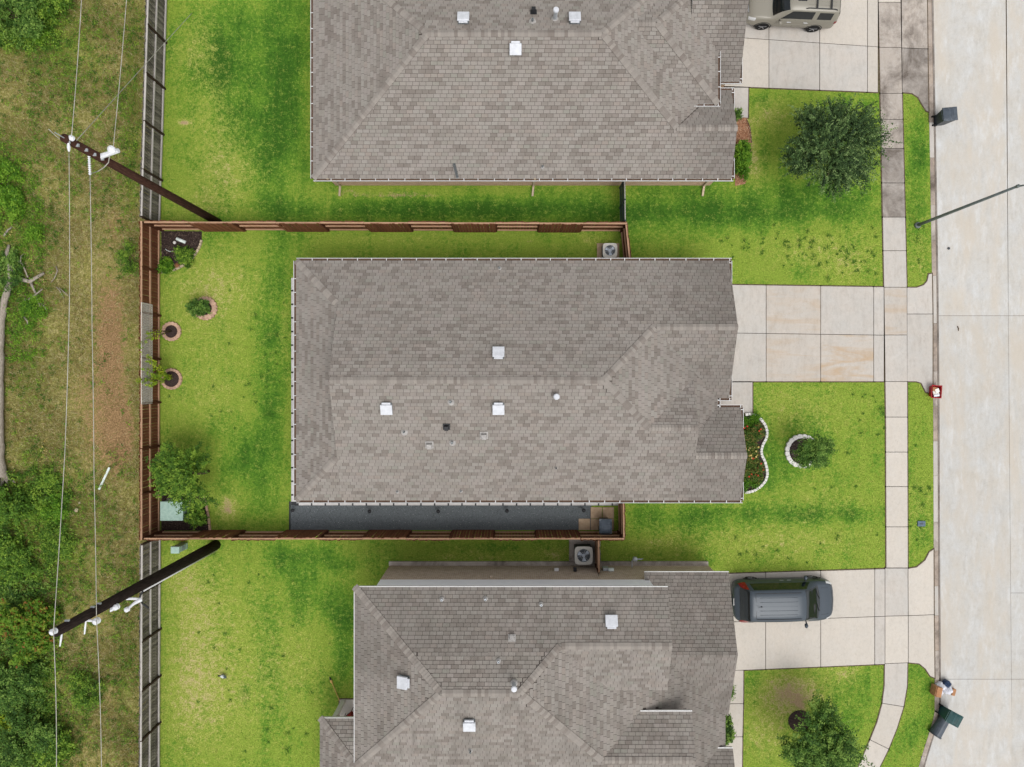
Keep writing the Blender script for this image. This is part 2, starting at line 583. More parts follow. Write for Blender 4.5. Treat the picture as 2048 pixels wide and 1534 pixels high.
M["conc_pale"] = concrete("conc_pale", C(212, 207, 200), C(218, 209, 199))
M["conc_rust"] = concrete("conc_rust", C(210, 203, 194), C(215, 204, 192), rust=0.7)
M["conc_rust_light"] = concrete("conc_rust_light", C(210, 203, 194), C(215, 204, 192), rust=0.35)
M["conc_cream"] = concrete("conc_cream", C(222, 214, 203), C(227, 217, 204), patch=0.15)
M["conc_dirty"] = concrete("conc_dirty", C(200, 190, 180), C(206, 194, 182), dark=0.45)
M["conc_mildew"] = concrete("conc_mildew", C(186, 178, 170), C(190, 180, 170), dark=0.72)
M["conc_kerb"] = concrete("conc_kerb", C(192, 178, 166), C(206, 186, 168), dark=0.5)
M["conc_road"] = concrete("conc_road", C(216, 215, 212), C(212, 206, 196), patch=0.3, road=True)
M["conc_gutter"] = concrete("conc_gutter", C(150, 142, 136), C(168, 158, 148), dark=0.6)
M["joint_dark"] = mottled("joint_dark", C(78, 67, 55), C(118, 103, 85), 9, 0.95, 0.05, bump=0.1)


def lawn_mat(name):
    t = NT(name, 0.85, 0.12)
    g = t.world()
    dry, bare = t.attr("dry"), t.attr("bare")
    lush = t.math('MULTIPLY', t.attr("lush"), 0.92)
    n_big = t.noise(g, 0.55, 5, 0.65)
    n_mid = t.noise(g, 2.6, 5, 0.7)
    n_fine = t.noise(g, 15, 3, 0.8)
    n_spk = t.noise(g, 6.0, 4, 0.75)
    n_mow = t.noise(t.map(g, (1.5, 0.22, 1)), 0.9, 4, 0.6, 0.6)
    lush_shade_f = t.math('ADD', lush, t.math('ADD', t.math('ADD', t.val(n_big, 0.3, 0.7, -0.36, 0.36), t.val(n_mow, 0.35, 0.65, -0.16, 0.16)), t.val(n_spk, 0.3, 0.7, 0.35, -0.35)))
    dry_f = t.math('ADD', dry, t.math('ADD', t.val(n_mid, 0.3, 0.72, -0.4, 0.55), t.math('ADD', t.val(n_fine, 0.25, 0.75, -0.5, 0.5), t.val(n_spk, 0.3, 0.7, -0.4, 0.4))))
    c = t.ramp(lush_shade_f, [(0.0, C(138, 162, 60)), (0.35, C(106, 146, 46)), (0.7, C(80, 124, 37)), (1.0, C(60, 103, 29))])
    c = t.mix(t.val(dry_f, 0.2, 1.05, 0, 0.85), c, C(172, 178, 84))
    c = t.mix(t.val(dry_f, 0.8, 1.5, 0, 0.9), c, C(200, 180, 134))
    bare_f = t.math('ADD', bare, t.math('ADD', t.val(n_mid, 0.3, 0.7, -0.35, 0.35), t.val(n_fine, 0.3, 0.7, -0.2, 0.2)))
    c = t.mix(t.val(bare_f, 0.45, 0.85, 0, 0.9), c, C(178, 150, 118))
    c = t.mix(0.75, c, t.ramp(n_fine, [(0.3, (0.30, 0.30, 0.30, 1)), (0.7, (0.68, 0.68, 0.68, 1))]), 'OVERLAY')
    t.bump(n_fine, 0.8, 0.05)
    return t.color(c)


M["lawn"] = lawn_mat("lawn")


def lot_mat(name):
    """Rough strip behind the fence: straw, weeds and reddish soil."""
    t = NT(name, 0.95, 0.06)
    g = t.world()
    soil, weed = t.attr("soil"), t.attr("weed")
    n_big = t.noise(g, 0.7, 6, 0.7)
    n_mid = t.noise(g, 3.5, 6, 0.75)
    n_fine = t.noise(g, 14, 4, 0.8)
    c = t.ramp(n_mid, [(0.28, C(108, 110, 48)), (0.5, C(148, 142, 80)), (0.72, C(200, 186, 134))])
    wf = t.math('ADD', weed, t.math('ADD', t.val(n_big, 0.3, 0.7, -0.4, 0.4), t.val(n_mid, 0.3, 0.7, -0.3, 0.3)))
    c = t.mix(t.val(wf, 0.3, 0.8, 0, 0.85), c, t.ramp(n_fine, [(0.3, C(84, 108, 32)), (0.7, C(144, 164, 62))]))
    sf = t.math('ADD', soil, t.math('ADD', t.val(n_mid, 0.3, 0.7, -0.45, 0.45), t.val(n_fine, 0.3, 0.7, -0.3, 0.3)))
    c = t.mix(t.val(sf, 0.4, 0.8, 0, 0.9), c, t.ramp(n_fine, [(0.3, C(128, 97, 66)), (0.7, C(174, 140, 104))]))
    c = t.mix(0.75, c, t.ramp(n_fine, [(0.3, (0.22, 0.22, 0.22, 1)), (0.7, (0.74, 0.74, 0.74, 1))]), 'OVERLAY')
    t.bump(n_fine, 0.8, 0.06)
    return t.color(c)


M["lot"] = lot_mat("lot")
M["far_ground"] = mottled("far_ground", C(84, 104, 40), C(130, 138, 66), 0.6, 0.95, 0.05, bump=0.3)


def leaf_mat(name, stops, trans=0.35, rough=0.6):
    t = NT(name, rough, 0.2)
    c = t.ramp(t.attr("tone"), stops)
    t.color(c)
    tr = t.n("ShaderNodeBsdfTranslucent")
    t.l(c, tr.inputs["Color"])
    mx = t.n("ShaderNodeMixShader")
    mx.inputs[0].default_value = trans
    t.l(t.b.outputs[0], mx.inputs[1])
    t.l(tr.outputs[0], mx.inputs[2])
    out = [n for n in t.t.nodes if n.type == 'OUTPUT_MATERIAL'][0]
    t.l(mx.outputs[0], out.inputs["Surface"])
    return t.mat


M["leaf_oak"] = leaf_mat("leaf_oak", [(0, C(34, 56, 28)), (0.5, C(66, 94, 46)), (0.85, C(106, 134, 74)), (1, C(148, 172, 106))], trans=0.2)
M["leaf_mid"] = leaf_mat("leaf_mid", [(0, C(62, 98, 30)), (0.5, C(104, 146, 46)), (1, C(160, 190, 70))])
M["leaf_dark"] = leaf_mat("leaf_dark", [(0, C(54, 88, 34)), (0.5, C(94, 134, 52)), (1, C(152, 184, 86))])
M["leaf_bright"] = leaf_mat("leaf_bright", [(0, C(64, 108, 24)), (0.5, C(102, 152, 36)), (1, C(150, 190, 62))])
M["leaf_lime"] = leaf_mat("leaf_lime", [(0, C(96, 130, 26)), (0.5, C(140, 172, 40)), (1, C(190, 200, 52))])
M["leaf_red"] = leaf_mat("leaf_red", [(0, C(70, 110, 28)), (0.6, C(110, 150, 40)), (0.85, C(140, 160, 52)), (1, C(150, 96, 50))])
M["leaf_bed"] = leaf_mat("leaf_bed", [(0, C(54, 92, 30)), (0.6, C(96, 128, 50)), (0.9, C(140, 140, 70)), (1, C(150, 120, 70))])
M["straw"] = leaf_mat("straw", [(0, C(128, 108, 62)), (0.4, C(170, 148, 94)), (0.7, C(136, 148, 66)), (1, C(218, 202, 156))])
M["tuft"] = leaf_mat("tuft", [(0, C(66, 110, 32)), (1, C(104, 146, 50))])

# ------------------------------------------------------------------ the ground and everything paved
PAVED = []                         # polygons (metres) where no grass grows


def inside(poly, X, Y):
    poly = np.asarray(poly)
    r = np.zeros(X.shape, bool)
    j = len(poly) - 1
    for i in range(len(poly)):
        xi, yi = poly[i]
        xj, yj = poly[j]
        c = ((yi > Y) != (yj > Y)) & (X < (xj - xi) * (Y - yi) / (yj - yi + 1e-12) + xi)
        r ^= c
        j = i
    return r


KERB_PX = [(1846, -420), (1852, -120), (1854, 0), (1859, 280), (1864, 575), (1866, 790), (1867, 1090), (1869, 1360), (1869, 1420),
           (1866, 1440), (1858, 1466), (1847, 1500), (1837, 1534), (1822, 1600), (1800, 1700), (1770, 1850)]
KERB = [P2(*p) for p in KERB_PX]
KY = np.array([p[1] for p in KERB][::-1])
KX = np.array([p[0] for p in KERB][::-1])


def kerb_x(Y):
    return np.interp(Y, KY, KX)


def blobs(X, Y, lst):
    """Sum of soft spots given in photo pixels: (px, py, rx, ry, weight)."""
    out = np.zeros(X.shape)
    k = CAM_H / FOC
    for px, py, rx, ry, w in lst:
        cx, cy = P2(px, py)
        d = ((X - cx) / (rx * k)) ** 2 + ((Y - cy) / (ry * k)) ** 2
        out += w * np.exp(-d)
    return out


DRY = [(400, 60, 40, 60, 0.25), (470, 350, 60, 50, 0.25), (350, 900, 30, 60, 0.2), (400, 580, 60, 60, 0.2), (570, 660, 10, 70, 0.3), (1600, 1000, 120, 20, 0.2), (1560, 800, 60, 30, .2), (370, 1400, 50, 140, 0.3), (480, 1220, 90, 90, 0.25), (600, 1300, 50, 80, 0.2), (360, 1160, 40, 40, 0.3), (1585, 1385, 70, 45, 1.0), (1530, 1470, 60, 60, 0.55), (390, 1220, 60, 150, 0.42), (430, 1400, 90, 120, 0.45), (560, 1360, 100, 90, 0.25),
       (1640, 500, 130, 40, 0.42), (1700, 540, 60, 30, 0.35), (1620, 830, 110, 60, 0.32), (1560, 1085, 190, 40, 0.45), (1320, 1085, 60, 25, 0.35),
       (1650, 980, 80, 60, 0.15), (420, 650, 90, 130, 0.32), (460, 560, 80, 70, 0.3), (420, 800, 60, 60, 0.3), (455, 1015, 22, 26, 0.9),
       (440, 330, 60, 80, 0.35), (420, 210, 50, 90, 0.3), (400, 405, 60, 30, 0.35), (380, 110, 40, 40, 0.3), (960, 1112, 120, 14, 0.4),
       (1110, 1110, 30, 16, 0.6), (1540, 230, 40, 30, 0.6), (1510, 330, 18, 40, 0.6), (1500, 280, 14, 60, 0.5), (1840, 520, 26, 60, 0.3),
       (1835, 1010, 26, 60, 0.3), (1180, 480, 30, 20, 0.4), (800, 480, 200, 10, 0.25), (370, 245, 16, 6, 1.0), (1690, 1345, 30, 20, 0.6), (330, 580, 30, 400, 0.1)]
LUSH_SHADE = [(590, 1180, 22, 70, 0.35), (545, 1290, 22, 80, 0.35), (530, 1430, 22, 90, 0.3), (440, 120, 24, 40, 0.25), (425, 170, 20, 24, 0.3), (465, 275, 24, 30, 0.25), (480, 930, 45, 60, 0.3), (580, 120, 40, 160, 0.3), (900, 425, 320, 20, 0.3), (450, 60, 120, 120, 0.18), (480, 260, 100, 120, 0.12), (470, 120, 90, 120, 0.3), (540, 330, 60, 110, 0.25), (1400, 440, 200, 30, 0.25), (620, 1110, 80, 16, 0.3), (545, 780, 26, 260, 0.55), (500, 900, 40, 80, 0.35), (560, 560, 30, 60, 0.3), (560, 200, 60, 260, 0.45), (950, 415, 330, 24, 0.75),  # deep green grass; shade beside houses and under eaves is painted in too
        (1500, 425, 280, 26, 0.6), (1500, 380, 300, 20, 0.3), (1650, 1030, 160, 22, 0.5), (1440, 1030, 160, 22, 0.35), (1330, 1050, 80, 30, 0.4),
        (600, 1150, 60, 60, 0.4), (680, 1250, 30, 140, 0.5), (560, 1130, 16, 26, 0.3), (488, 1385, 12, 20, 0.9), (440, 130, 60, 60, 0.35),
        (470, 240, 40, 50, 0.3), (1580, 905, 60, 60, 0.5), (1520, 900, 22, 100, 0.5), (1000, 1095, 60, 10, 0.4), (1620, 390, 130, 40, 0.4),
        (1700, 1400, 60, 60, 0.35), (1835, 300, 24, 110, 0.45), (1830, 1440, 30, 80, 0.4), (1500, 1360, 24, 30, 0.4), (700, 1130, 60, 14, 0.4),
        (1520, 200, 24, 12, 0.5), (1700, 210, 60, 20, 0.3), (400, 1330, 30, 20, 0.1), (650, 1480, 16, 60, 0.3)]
BARE = [(1545, 1420, 50, 40, 0.2), (1560, 1470, 40, 40, 0.2), (400, 1330, 50, 120, 0.12), (1580, 1385, 40, 22, 0.7), (1600, 1410, 16, 14, 0.8), (455, 1015, 12, 18, 0.8), (800, 390, 90, 8, 0.7), (690, 385, 30, 8, 0.5), (370, 246, 10, 4, 0.9),
        (1535, 235, 22, 14, 0.45), (1512, 330, 8, 26, 0.5), (1500, 285, 8, 30, 0.4), (370, 1180, 10, 26, 0.5), (365, 1320, 12, 10, 0.5), (380, 1430, 10, 12, 0.3),
        (568, 1420, 8, 6, 0.6), (1060, 482, 10, 5, 0.5), (440, 330, 16, 12, 0.35), (1690, 1345, 14, 10, 0.5), (1530, 1360, 20, 12, 0.35), (1500, 1455, 20, 30, 0.25)]


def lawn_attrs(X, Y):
    return 1.25 * blobs(X, Y, DRY), 1.15 * blobs(X, Y, LUSH_SHADE), blobs(X, Y, BARE)


def grid_sheet(name, x0, x1, y0, y1, step, z, mat, keep, attrs, bumpz=0.0):
    nx, ny = int((x1 - x0) / step) + 1, int((y1 - y0) / step) + 1
    xs, ys = np.linspace(x0, x1, nx), np.linspace(y0, y1, ny)
    X, Y = np.meshgrid(xs, ys)
    Z = np.full(X.shape, z)
    if bumpz:
        Z = Z + bumpz * (np.sin(X * 1.3 + 2 * np.sin(Y * 0.7)) + np.sin(Y * 1.7 + X * 0.4)) * 0.5
    me = bpy.data.meshes.new(name)
    v = np.stack([X, Y, Z], -1).reshape(-1, 3)
    ii, jj = np.meshgrid(np.arange(nx - 1), np.arange(ny - 1))
    a = (jj * nx + ii).ravel()
    q = np.stack([a, a + 1, a + 1 + nx, a + nx], -1)
    k = keep(X[:-1, :-1].ravel() + step / 2, Y[:-1, :-1].ravel() + step / 2)
    q = q[k]
    me.vertices.add(len(v))
    me.vertices.foreach_set("co", v.astype(np.float32).ravel())
    me.loops.add(q.size)
    me.loops.foreach_set("vertex_index", q.astype(np.int32).ravel())
    me.polygons.add(len(q))
    me.polygons.foreach_set("loop_start", np.arange(0, q.size, 4, dtype=np.int32))
    me.polygons.foreach_set("loop_total", np.full(len(q), 4, dtype=np.int32))
    me.materials.append(mat)
    for an, f in attrs.items():
        at = me.attributes.new(an, 'FLOAT', 'POINT')
        at.data.foreach_set("value", f.astype(np.float32).ravel())
    me.update(calc_edges=True)
    o = place(bpy.data.objects.new(name, me))
    return o


def sheet(name, poly, z, mat, kind=None):
    o = mesh_obj(name, [(x, y, z) for x, y in poly], [tuple(range(len(poly)))], mat)
    if kind: o["kind"] = kind
    return o


X0L, X1L, Y0L, Y1L = -18.36, 22.1, -26.0, 26.0
sheet("ground", [(-300, -300), (300, -300), (300, 300), (-300, 300)], -0.22, M["far_ground"], "structure")
gx, gy = np.meshgrid(np.linspace(X0L, X1L, int((X1L - X0L) / 0.2) + 1), np.linspace(Y0L, Y1L, int((Y1L - Y0L) / 0.2) + 1))
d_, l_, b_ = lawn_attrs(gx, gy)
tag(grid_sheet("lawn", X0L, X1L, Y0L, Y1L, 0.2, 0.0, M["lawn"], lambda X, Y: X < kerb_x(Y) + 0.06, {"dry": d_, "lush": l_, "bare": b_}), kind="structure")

SOIL = [(225, 560, 36, 120, 0.14), (235, 720, 34, 140, 0.12), (170, 640, 50, 140, 0.1), (210, 900, 50, 60, 0.14), (240, 430, 20, 40, .3), (200, 1180, 40, 100, .25), (180, 1460, 40, 90, .25), (225, 650, 30, 120, 0.25), (205, 760, 50, 130, 0.2), (240, 800, 24, 160, 0.25), (150, 900, 40, 60, 0.2), (215, 700, 26, 70, 0.55), (235, 880, 34, 80, 0.7), (215, 600, 40, 60, 0.3), (190, 830, 40, 90, 0.35), (150, 780, 30, 60, 0.25), (225, 460, 30, 40, 0.4),
        (250, 860, 20, 50, 0.5), (160, 1200, 40, 60, 0.2), (215, 1400, 20, 40, 0.3), (30, 1290, 40, 60, 0.3), (60, 1130, 30, 60, 0.2)]
WEED = [(160, 100, 70, 130, 0.25), (190, 330, 60, 120, 0.2), (170, 1120, 60, 120, 0.25), (40, 60, 120, 60, 0.6), (110, 140, 80, 80, 0.35), (20, 350, 40, 130, 0.6), (60, 470, 60, 50, 0.5), (30, 600, 70, 90, 0.5), (265, 150, 20, 180, 0.7),
        (262, 350, 20, 100, 0.6), (60, 760, 50, 60, 0.45), (60, 1000, 90, 90, 0.6), (110, 1050, 60, 80, 0.4), (140, 1150, 60, 60, 0.35), (90, 1420, 110, 140, 0.6),
        (250, 1350, 24, 150, 0.5), (262, 1150, 16, 60, 0.4), (235, 520, 20, 60, 0.3), (80, 690, 40, 40, 0.3), (50, 900, 40, 40, 0.3)]
gx2, gy2 = np.meshgrid(np.linspace(-60, X0L, int((X0L + 60) / 0.25) + 1), np.linspace(Y0L, Y1L, int((Y1L - Y0L) / 0.25) + 1))
tag(grid_sheet("rough_ground", -60, X0L, Y0L, Y1L, 0.25, -0.02, M["lot"], lambda X, Y: X > -1e9, {"soil": blobs(gx2, gy2, SOIL), "weed": blobs(gx2, gy2, WEED)}, 0.05), kind="structure")


def shrink(poly, d):
    """Move each side of a convex polygon inwards by d."""
    n = len(poly)
    ar = sum(poly[i][0] * poly[(i + 1) % n][1] - poly[(i + 1) % n][0] * poly[i][1] for i in range(n))
    if ar < 0: poly = poly[::-1]
    out = []
    for i in range(n):
        p0, p1, p2 = Vector(poly[i - 1]), Vector(poly[i]), Vector(poly[(i + 1) % n])
        e1, e2 = (p1 - p0).normalized(), (p2 - p1).normalized()
        n1, n2 = Vector((-e1.y, e1.x)), Vector((-e2.y, e2.x))
        b = n1 + n2
        b = b / max(b.dot(n1), 0.3) if b.length > 1e-6 else n1
        out.append((p1.x + b.x * d, p1.y + b.y * d))
    return out


def paving(name, slabs, mats, z=0.03, gap=0.024, thick=0.14, base_z=None, piece="slab", extra=0.15):
    """A paved surface: dark joint bed with one object for each slab cast on it."""
    quads = [[P2(*p) for p in s] for s in slabs]
    bed = MB()
    for q in quads:
        bed.prism(shrink(q, -extra * 0.3), z - thick, z - 0.014)
        PAVED.append(shrink(q, -0.02))
    root = bed.build(name, M["joint_dark"])
    root["kind"] = "structure"
    for i, q in enumerate(quads):
        m = mats[i] if isinstance(mats, (list, tuple)) else mats
        MB().prism(shrink(q, gap / 2), z - thick, z + random.uniform(-0.003, 0.003), inset=0.008).build(piece, m, root)
    return root


def lerp(a, b, t):
    return (a[0] + (b[0] - a[0]) * t, a[1] + (b[1] - a[1]) * t)


def slab_grid(xs, ytop, ymid, ybot):
    """Two rows of slabs between pixel columns xs; ytop/ymid/ybot are (x0,y0,x1,y1) lines."""
    def yl(l, x):
        return l[1] + (l[3] - l[1]) * (x - l[0]) / (l[2] - l[0])
    out = []
    for a, b in zip(xs[:-1], xs[1:]):
        out.append([(a, yl(ytop, a)), (b, yl(ytop, b)), (b, yl(ymid, b)), (a, yl(ymid, a))])
        out.append([(a, yl(ymid, a)), (b, yl(ymid, b)), (b, yl(ybot, b)), (a, yl(ybot, a))])
    return out


pale, cream, rust, rustl, dirty, mil = (M[k] for k in ("conc_pale", "conc_cream", "conc_rust", "conc_rust_light", "conc_dirty", "conc_mildew"))
# driveway of the middle house
s2 = slab_grid([1440, 1532, 1641, 1747, 1767.5], (1466, 569.5, 1813, 574.5), (1466, 666, 1813, 671), (1466, 763, 1813, 763))
paving("driveway", s2, [pale, pale, rustl, rustl, pale, rust, pale, pale])
s2a = [[(1813.5, 575), (1833, 575), (1847, 570), (1854, 562), (1857, 548), (1864, 547), (1865, 628), (1813.5, 628)],
       [(1813.5, 628), (1865, 628), (1865, 788), (1851, 784), (1842, 766), (1832, 763), (1813.5, 763)]]
paving("driveway_apron", s2a, pale)
paving("walkway", [[(1432, 764), (1505, 764), (1505, 826), (1432, 826)], [(1400, 790), (1432, 790), (1432, 826), (1400, 826)]], pale)
# driveway of the top house
s1 = slab_grid([1440, 1537.5, 1639, 1734.5, 1755.5], (1483, -40, 1755, -34), (1483, 76, 1755, 94), (1483, 174, 1755, 185))
paving("driveway", s1, [pale, cream, pale, pale, cream, pale, cream, cream])
s1a = [[(1802, -40), (1853.5, -40), (1855, 98), (1803, 96)],
       [(1803, 96), (1855, 98), (1857, 224), (1852, 222), (1843, 208), (1836, 195), (1824, 187), (1804, 185)]]
paving("driveway_apron", s1a, [dirty, mil])
paving("walkway", [[(1440, 175), (1497, 175), (1496, 236), (1440, 236)]], pale)
# driveway of the bottom house
s3 = slab_grid([1440, 1531, 1641, 1749, 1769.5], (1460, 1147, 1815, 1136), (1460, 1243.5, 1815, 1230.5), (1460, 1341, 1815, 1326))
paving("driveway", s3, [cream, cream, cream, cream, cream, cream, pale, pale])
s3a = [[(1815.5, 1137), (1833, 1134), (1850, 1120), (1858, 1104), (1867, 1098), (1867.5, 1229), (1816, 1231)],
       [(1816, 1231), (1867.5, 1229), (1869, 1356), (1860, 1352), (1850, 1337), (1838, 1327), (1816, 1325)]]
paving("driveway_apron", s3a, cream)
paving("walkway", [[(1440, 1341), (1487, 1340), (1486.5, 1407), (1440, 1407)], [(1440, 1407), (1486.5, 1407), (1485, 1473), (1440, 1473)],
                   [(1440, 1473), (1485, 1473), (1484, 1560), (1440, 1560)], [(1440, 1560), (1484, 1560), (1484, 1650), (1440, 1650)]], cream)
# the pavement along the street
def sw(y):
    a = np.interp(y, [-200, 187, 575, 834, 1136], [1752, 1760, 1767.5, 1771, 1772])
    b = np.interp(y, [-200, 187, 575, 834, 1136], [1798, 1804, 1813.5, 1814.5, 1815.5])
    return float(a), float(b)
ys = [-130, -60, 5, 95, 187, 239, 297, 366, 434.5, 501.5, 574.5, 670, 763, 834, 904, 973, 1053.5, 1135.5]
sl, ms = [], []
tone = {4: dirty, 5: dirty, 6: mil, 7: mil, 3: dirty, 2: dirty, 8: pale, 9: pale, 10: rustl, 11: pale}
for i, (a, b) in enumerate(zip(ys[:-1], ys[1:])):
    xa0, xb0 = sw(a)
    xa1, xb1 = sw(b)
    sl.append([(xa0, a), (xb0, a), (xb1, b), (xa1, b)])
    ms.append(tone.get(i, cream))
sl += [[(1769.5, 1136), (1815.5, 1136), (1816, 1231), (1769.5, 1232)], [(1769.5, 1232), (1816, 1231), (1816, 1325), (1769.5, 1327)]]
ms += [pale, cream]
cur = [((1769, 1327), (1815, 1325)), ((1768.5, 1370), (1814, 1372)), ((1764, 1406), (1807, 1413)), ((1754, 1443), (1793.5, 1456)), ((1739.5, 1479), (1777, 1497.5)),
       ((1722, 1520), (1757, 1538)), ((1704, 1560), (1738, 1580)), ((1684, 1610), (1716, 1632))]
for i in (0, 2, 4):
    l, r = [c[0] for c in cur[i:i + 3]], [c[1] for c in cur[i:i + 3]]
    sl.append(l + r[::-1])
    ms.append([pale, cream, cream][i // 2])
paving("pavement", sl, ms)

# kerb stones, gutter and the street
kb = MB()
kp = [Vector(p) for p in KERB]
kerb_root = None
stones = []
acc = 0.0
pieces = []
dense = []
for a, b in zip(kp[:-1], kp[1:]):
    n = max(1, int((b - a).length / 0.3))
    for i in range(n):
        dense.append(a.lerp(b, i / n))
dense.append(kp[-1])
nrm = []
for i in range(len(dense)):
    d = (dense[min(i + 1, len(dense) - 1)] - dense[max(i - 1, 0)]).normalized()
    nrm.append(Vector((-d.y, d.x)))          # towards the street (+x) as the line runs downwards
off = lambda i, w: dense[i] + nrm[i] * w
strip = [tuple(off(i, -0.03)) for i in range(len(dense))] + [tuple(off(i, 0.32)) for i in range(len(dense) - 1, -1, -1)]
kbed = MB()
for i in range(len(dense) - 1):
    kbed.add([(*off(i, 0.0), -0.02), (*off(i, 0.26), -0.02), (*off(i + 1, 0.26), -0.02), (*off(i + 1, 0.0), -0.02)], [(0, 1, 2, 3)])
kerb_root = kbed.build("kerb", M["joint_dark"])
kerb_root["kind"] = "structure"
PAVED.append([tuple(off(i, -0.02)) for i in range(0, len(dense))] + [(60, dense[-1].y), (60, dense[0].y)])
i = 0
kt = [M["conc_kerb"], M["conc_pale"], M["conc_kerb"], M["conc_dirty"]]
c = 0
while i < len(dense) - 1:
    j = min(i + random.choice([5, 6, 6, 8]), len(dense) - 1)
    m = MB()
    vs, fs = [], []
    for k in range(i, j + 1):
        e = 0.006 if k == i else (-0.006 if k == j else 0)
        dd = (dense[min(k + 1, len(dense) - 1)] - dense[max(k - 1, 0)]).normalized() * e
        for w, z in ((0.005, -0.2), (0.005, 0.012), (0.19, 0.02), (0.235, -0.005), (0.26, -0.12), (0.26, -0.2)):
            q = off(k, w) + dd
            vs.append((q.x, q.y, z))
    for k in range(j - i):
        for w in range(5):
            fs.append((k * 6 + w, (k + 1) * 6 + w, (k + 1) * 6 + w + 1, k * 6 + w + 1))
    fs += [tuple(range(6)), tuple((j - i) * 6 + w for w in range(5, -1, -1))]
    m.add(vs, fs)
    m.build("kerb_stone", kt[c % 4] if random.random() < 0.75 else random.choice(kt), kerb_root)
    c += 1
    i = j
# street slabs (the lane beside the kerb follows its curve)
road_bed = sheet("street", [(kx - 0.5, ky) for kx, ky in KERB] + [(31, KERB[-1][1]), (31, KERB[0][1])], -0.125, M["joint_dark"], "structure")
def lane_slab(ya, yb, mat):
    """Slab of the near lane between pixel rows ya and yb."""
    Ya, Yb = P2(0, ya)[1], P2(0, yb)[1]
    n = 24
    yy = [Ya + (Yb - Ya) * i / n for i in range(n + 1)]
    left = [(float(kerb_x(y)) + 0.40, y) for y in yy]
    right = [(float(np.interp(y, [-22, 20], [26.15, 25.8])), y) for y in yy]
    g = 0.008
    left[0] = (left[0][0], Ya - g); right[0] = (right[0][0], Ya - g)
    left[-1] = (left[-1][0], Yb + g); right[-1] = (right[-1][0], Yb + g)
    vs = [(x, y, -0.1) for x, y in left] + [(x - 0.006, y, -0.1) for x, y in right]
    fs = [(i, i + 1, n + 2 + i, n + 1 + i) for i in range(n)]
    fs = [f[::-1] for f in fs]
    m = MB().add(vs, [f[::-1] for f in fs])
    m.build("street_slab", mat, road_bed)
for ya, yb in ((-700, -95), (-95, 631), (631, 1360), (1360, 1900)):
    lane_slab(ya, yb, M["conc_road"])
for ya, yb in ((-700, -300), (-300, 631), (631, 1187), (1187, 1360), (1360, 1900)):
    Ya, Yb = P2(0, ya)[1], P2(0, yb)[1]
    xa, xb = float(np.interp(Ya, [-22, 20], [26.15, 25.8])), float(np.interp(Yb, [-22, 20], [26.15, 25.8]))
    MB().add([(xa + 0.006, Ya - 0.008, -0.1), (30.8, Ya - 0.008, -0.1), (30.8, Yb + 0.008, -0.1), (xb + 0.006, Yb + 0.008, -0.1)], [(3, 2, 1, 0)]).build("street_slab", M["conc_road"], road_bed)
gm = MB()
for i in range(len(dense) - 1):
    gm.add([(*off(i, 0.255), -0.104), (*off(i, 0.405), -0.102), (*off(i + 1, 0.405), -0.102), (*off(i + 1, 0.255), -0.104)], [(0, 1, 2, 3)])
gm.build("gutter_pan", M["conc_gutter"], road_bed)
# far side of the street
MB().box((31.0, 0, -0.08), (0.3, 120, 0.2)).build("far_kerb", M["conc_kerb"])["kind"] = "structure"

# ------------------------------------------------------------------ houses
SL = 5.0 / 12.0
EXPO, TAB = 0.172, 0.305


def zplane(pl, x, y):
    k, z0, ref = pl
    return z0 + {'N': ref - y, 'S': y - ref, 'W': x - ref, 'E': ref - x}[k] * SL


def clip_poly(sub, poly):
    """Sutherland-Hodgman: clip polygon sub by convex polygon poly (counter-clockwise)."""
    out = sub
    n = len(poly)
    for i in range(n):
        ax, ay = poly[i]
        bx, by = poly[(i + 1) % n]
        ex, ey = bx - ax, by - ay
        inp, out = out, []
        if not inp: return []
        for j in range(len(inp)):
            p, q = inp[j - 1], inp[j]
            dp = ex * (p[1] - ay) - ey * (p[0] - ax)
            dq = ex * (q[1] - ay) - ey * (q[0] - ax)
            if (dp >= 0) != (dq >= 0):
                t = dp / (dp - dq)
                out.append((p[0] + (q[0] - p[0]) * t, p[1] + (q[1] - p[1]) * t))
            if dq >= 0:
                out.append(q)
    return out


def parea(p):
    return 0.5 * sum(p[i - 1][0] * p[i][1] - p[i][0] * p[i - 1][1] for i in range(len(p)))


def hsh(*a):
    h = 2166136261
    for x in a:
        h = ((h ^ (int(x) & 0xffffffff)) * 16777619) & 0xffffffff
    return h


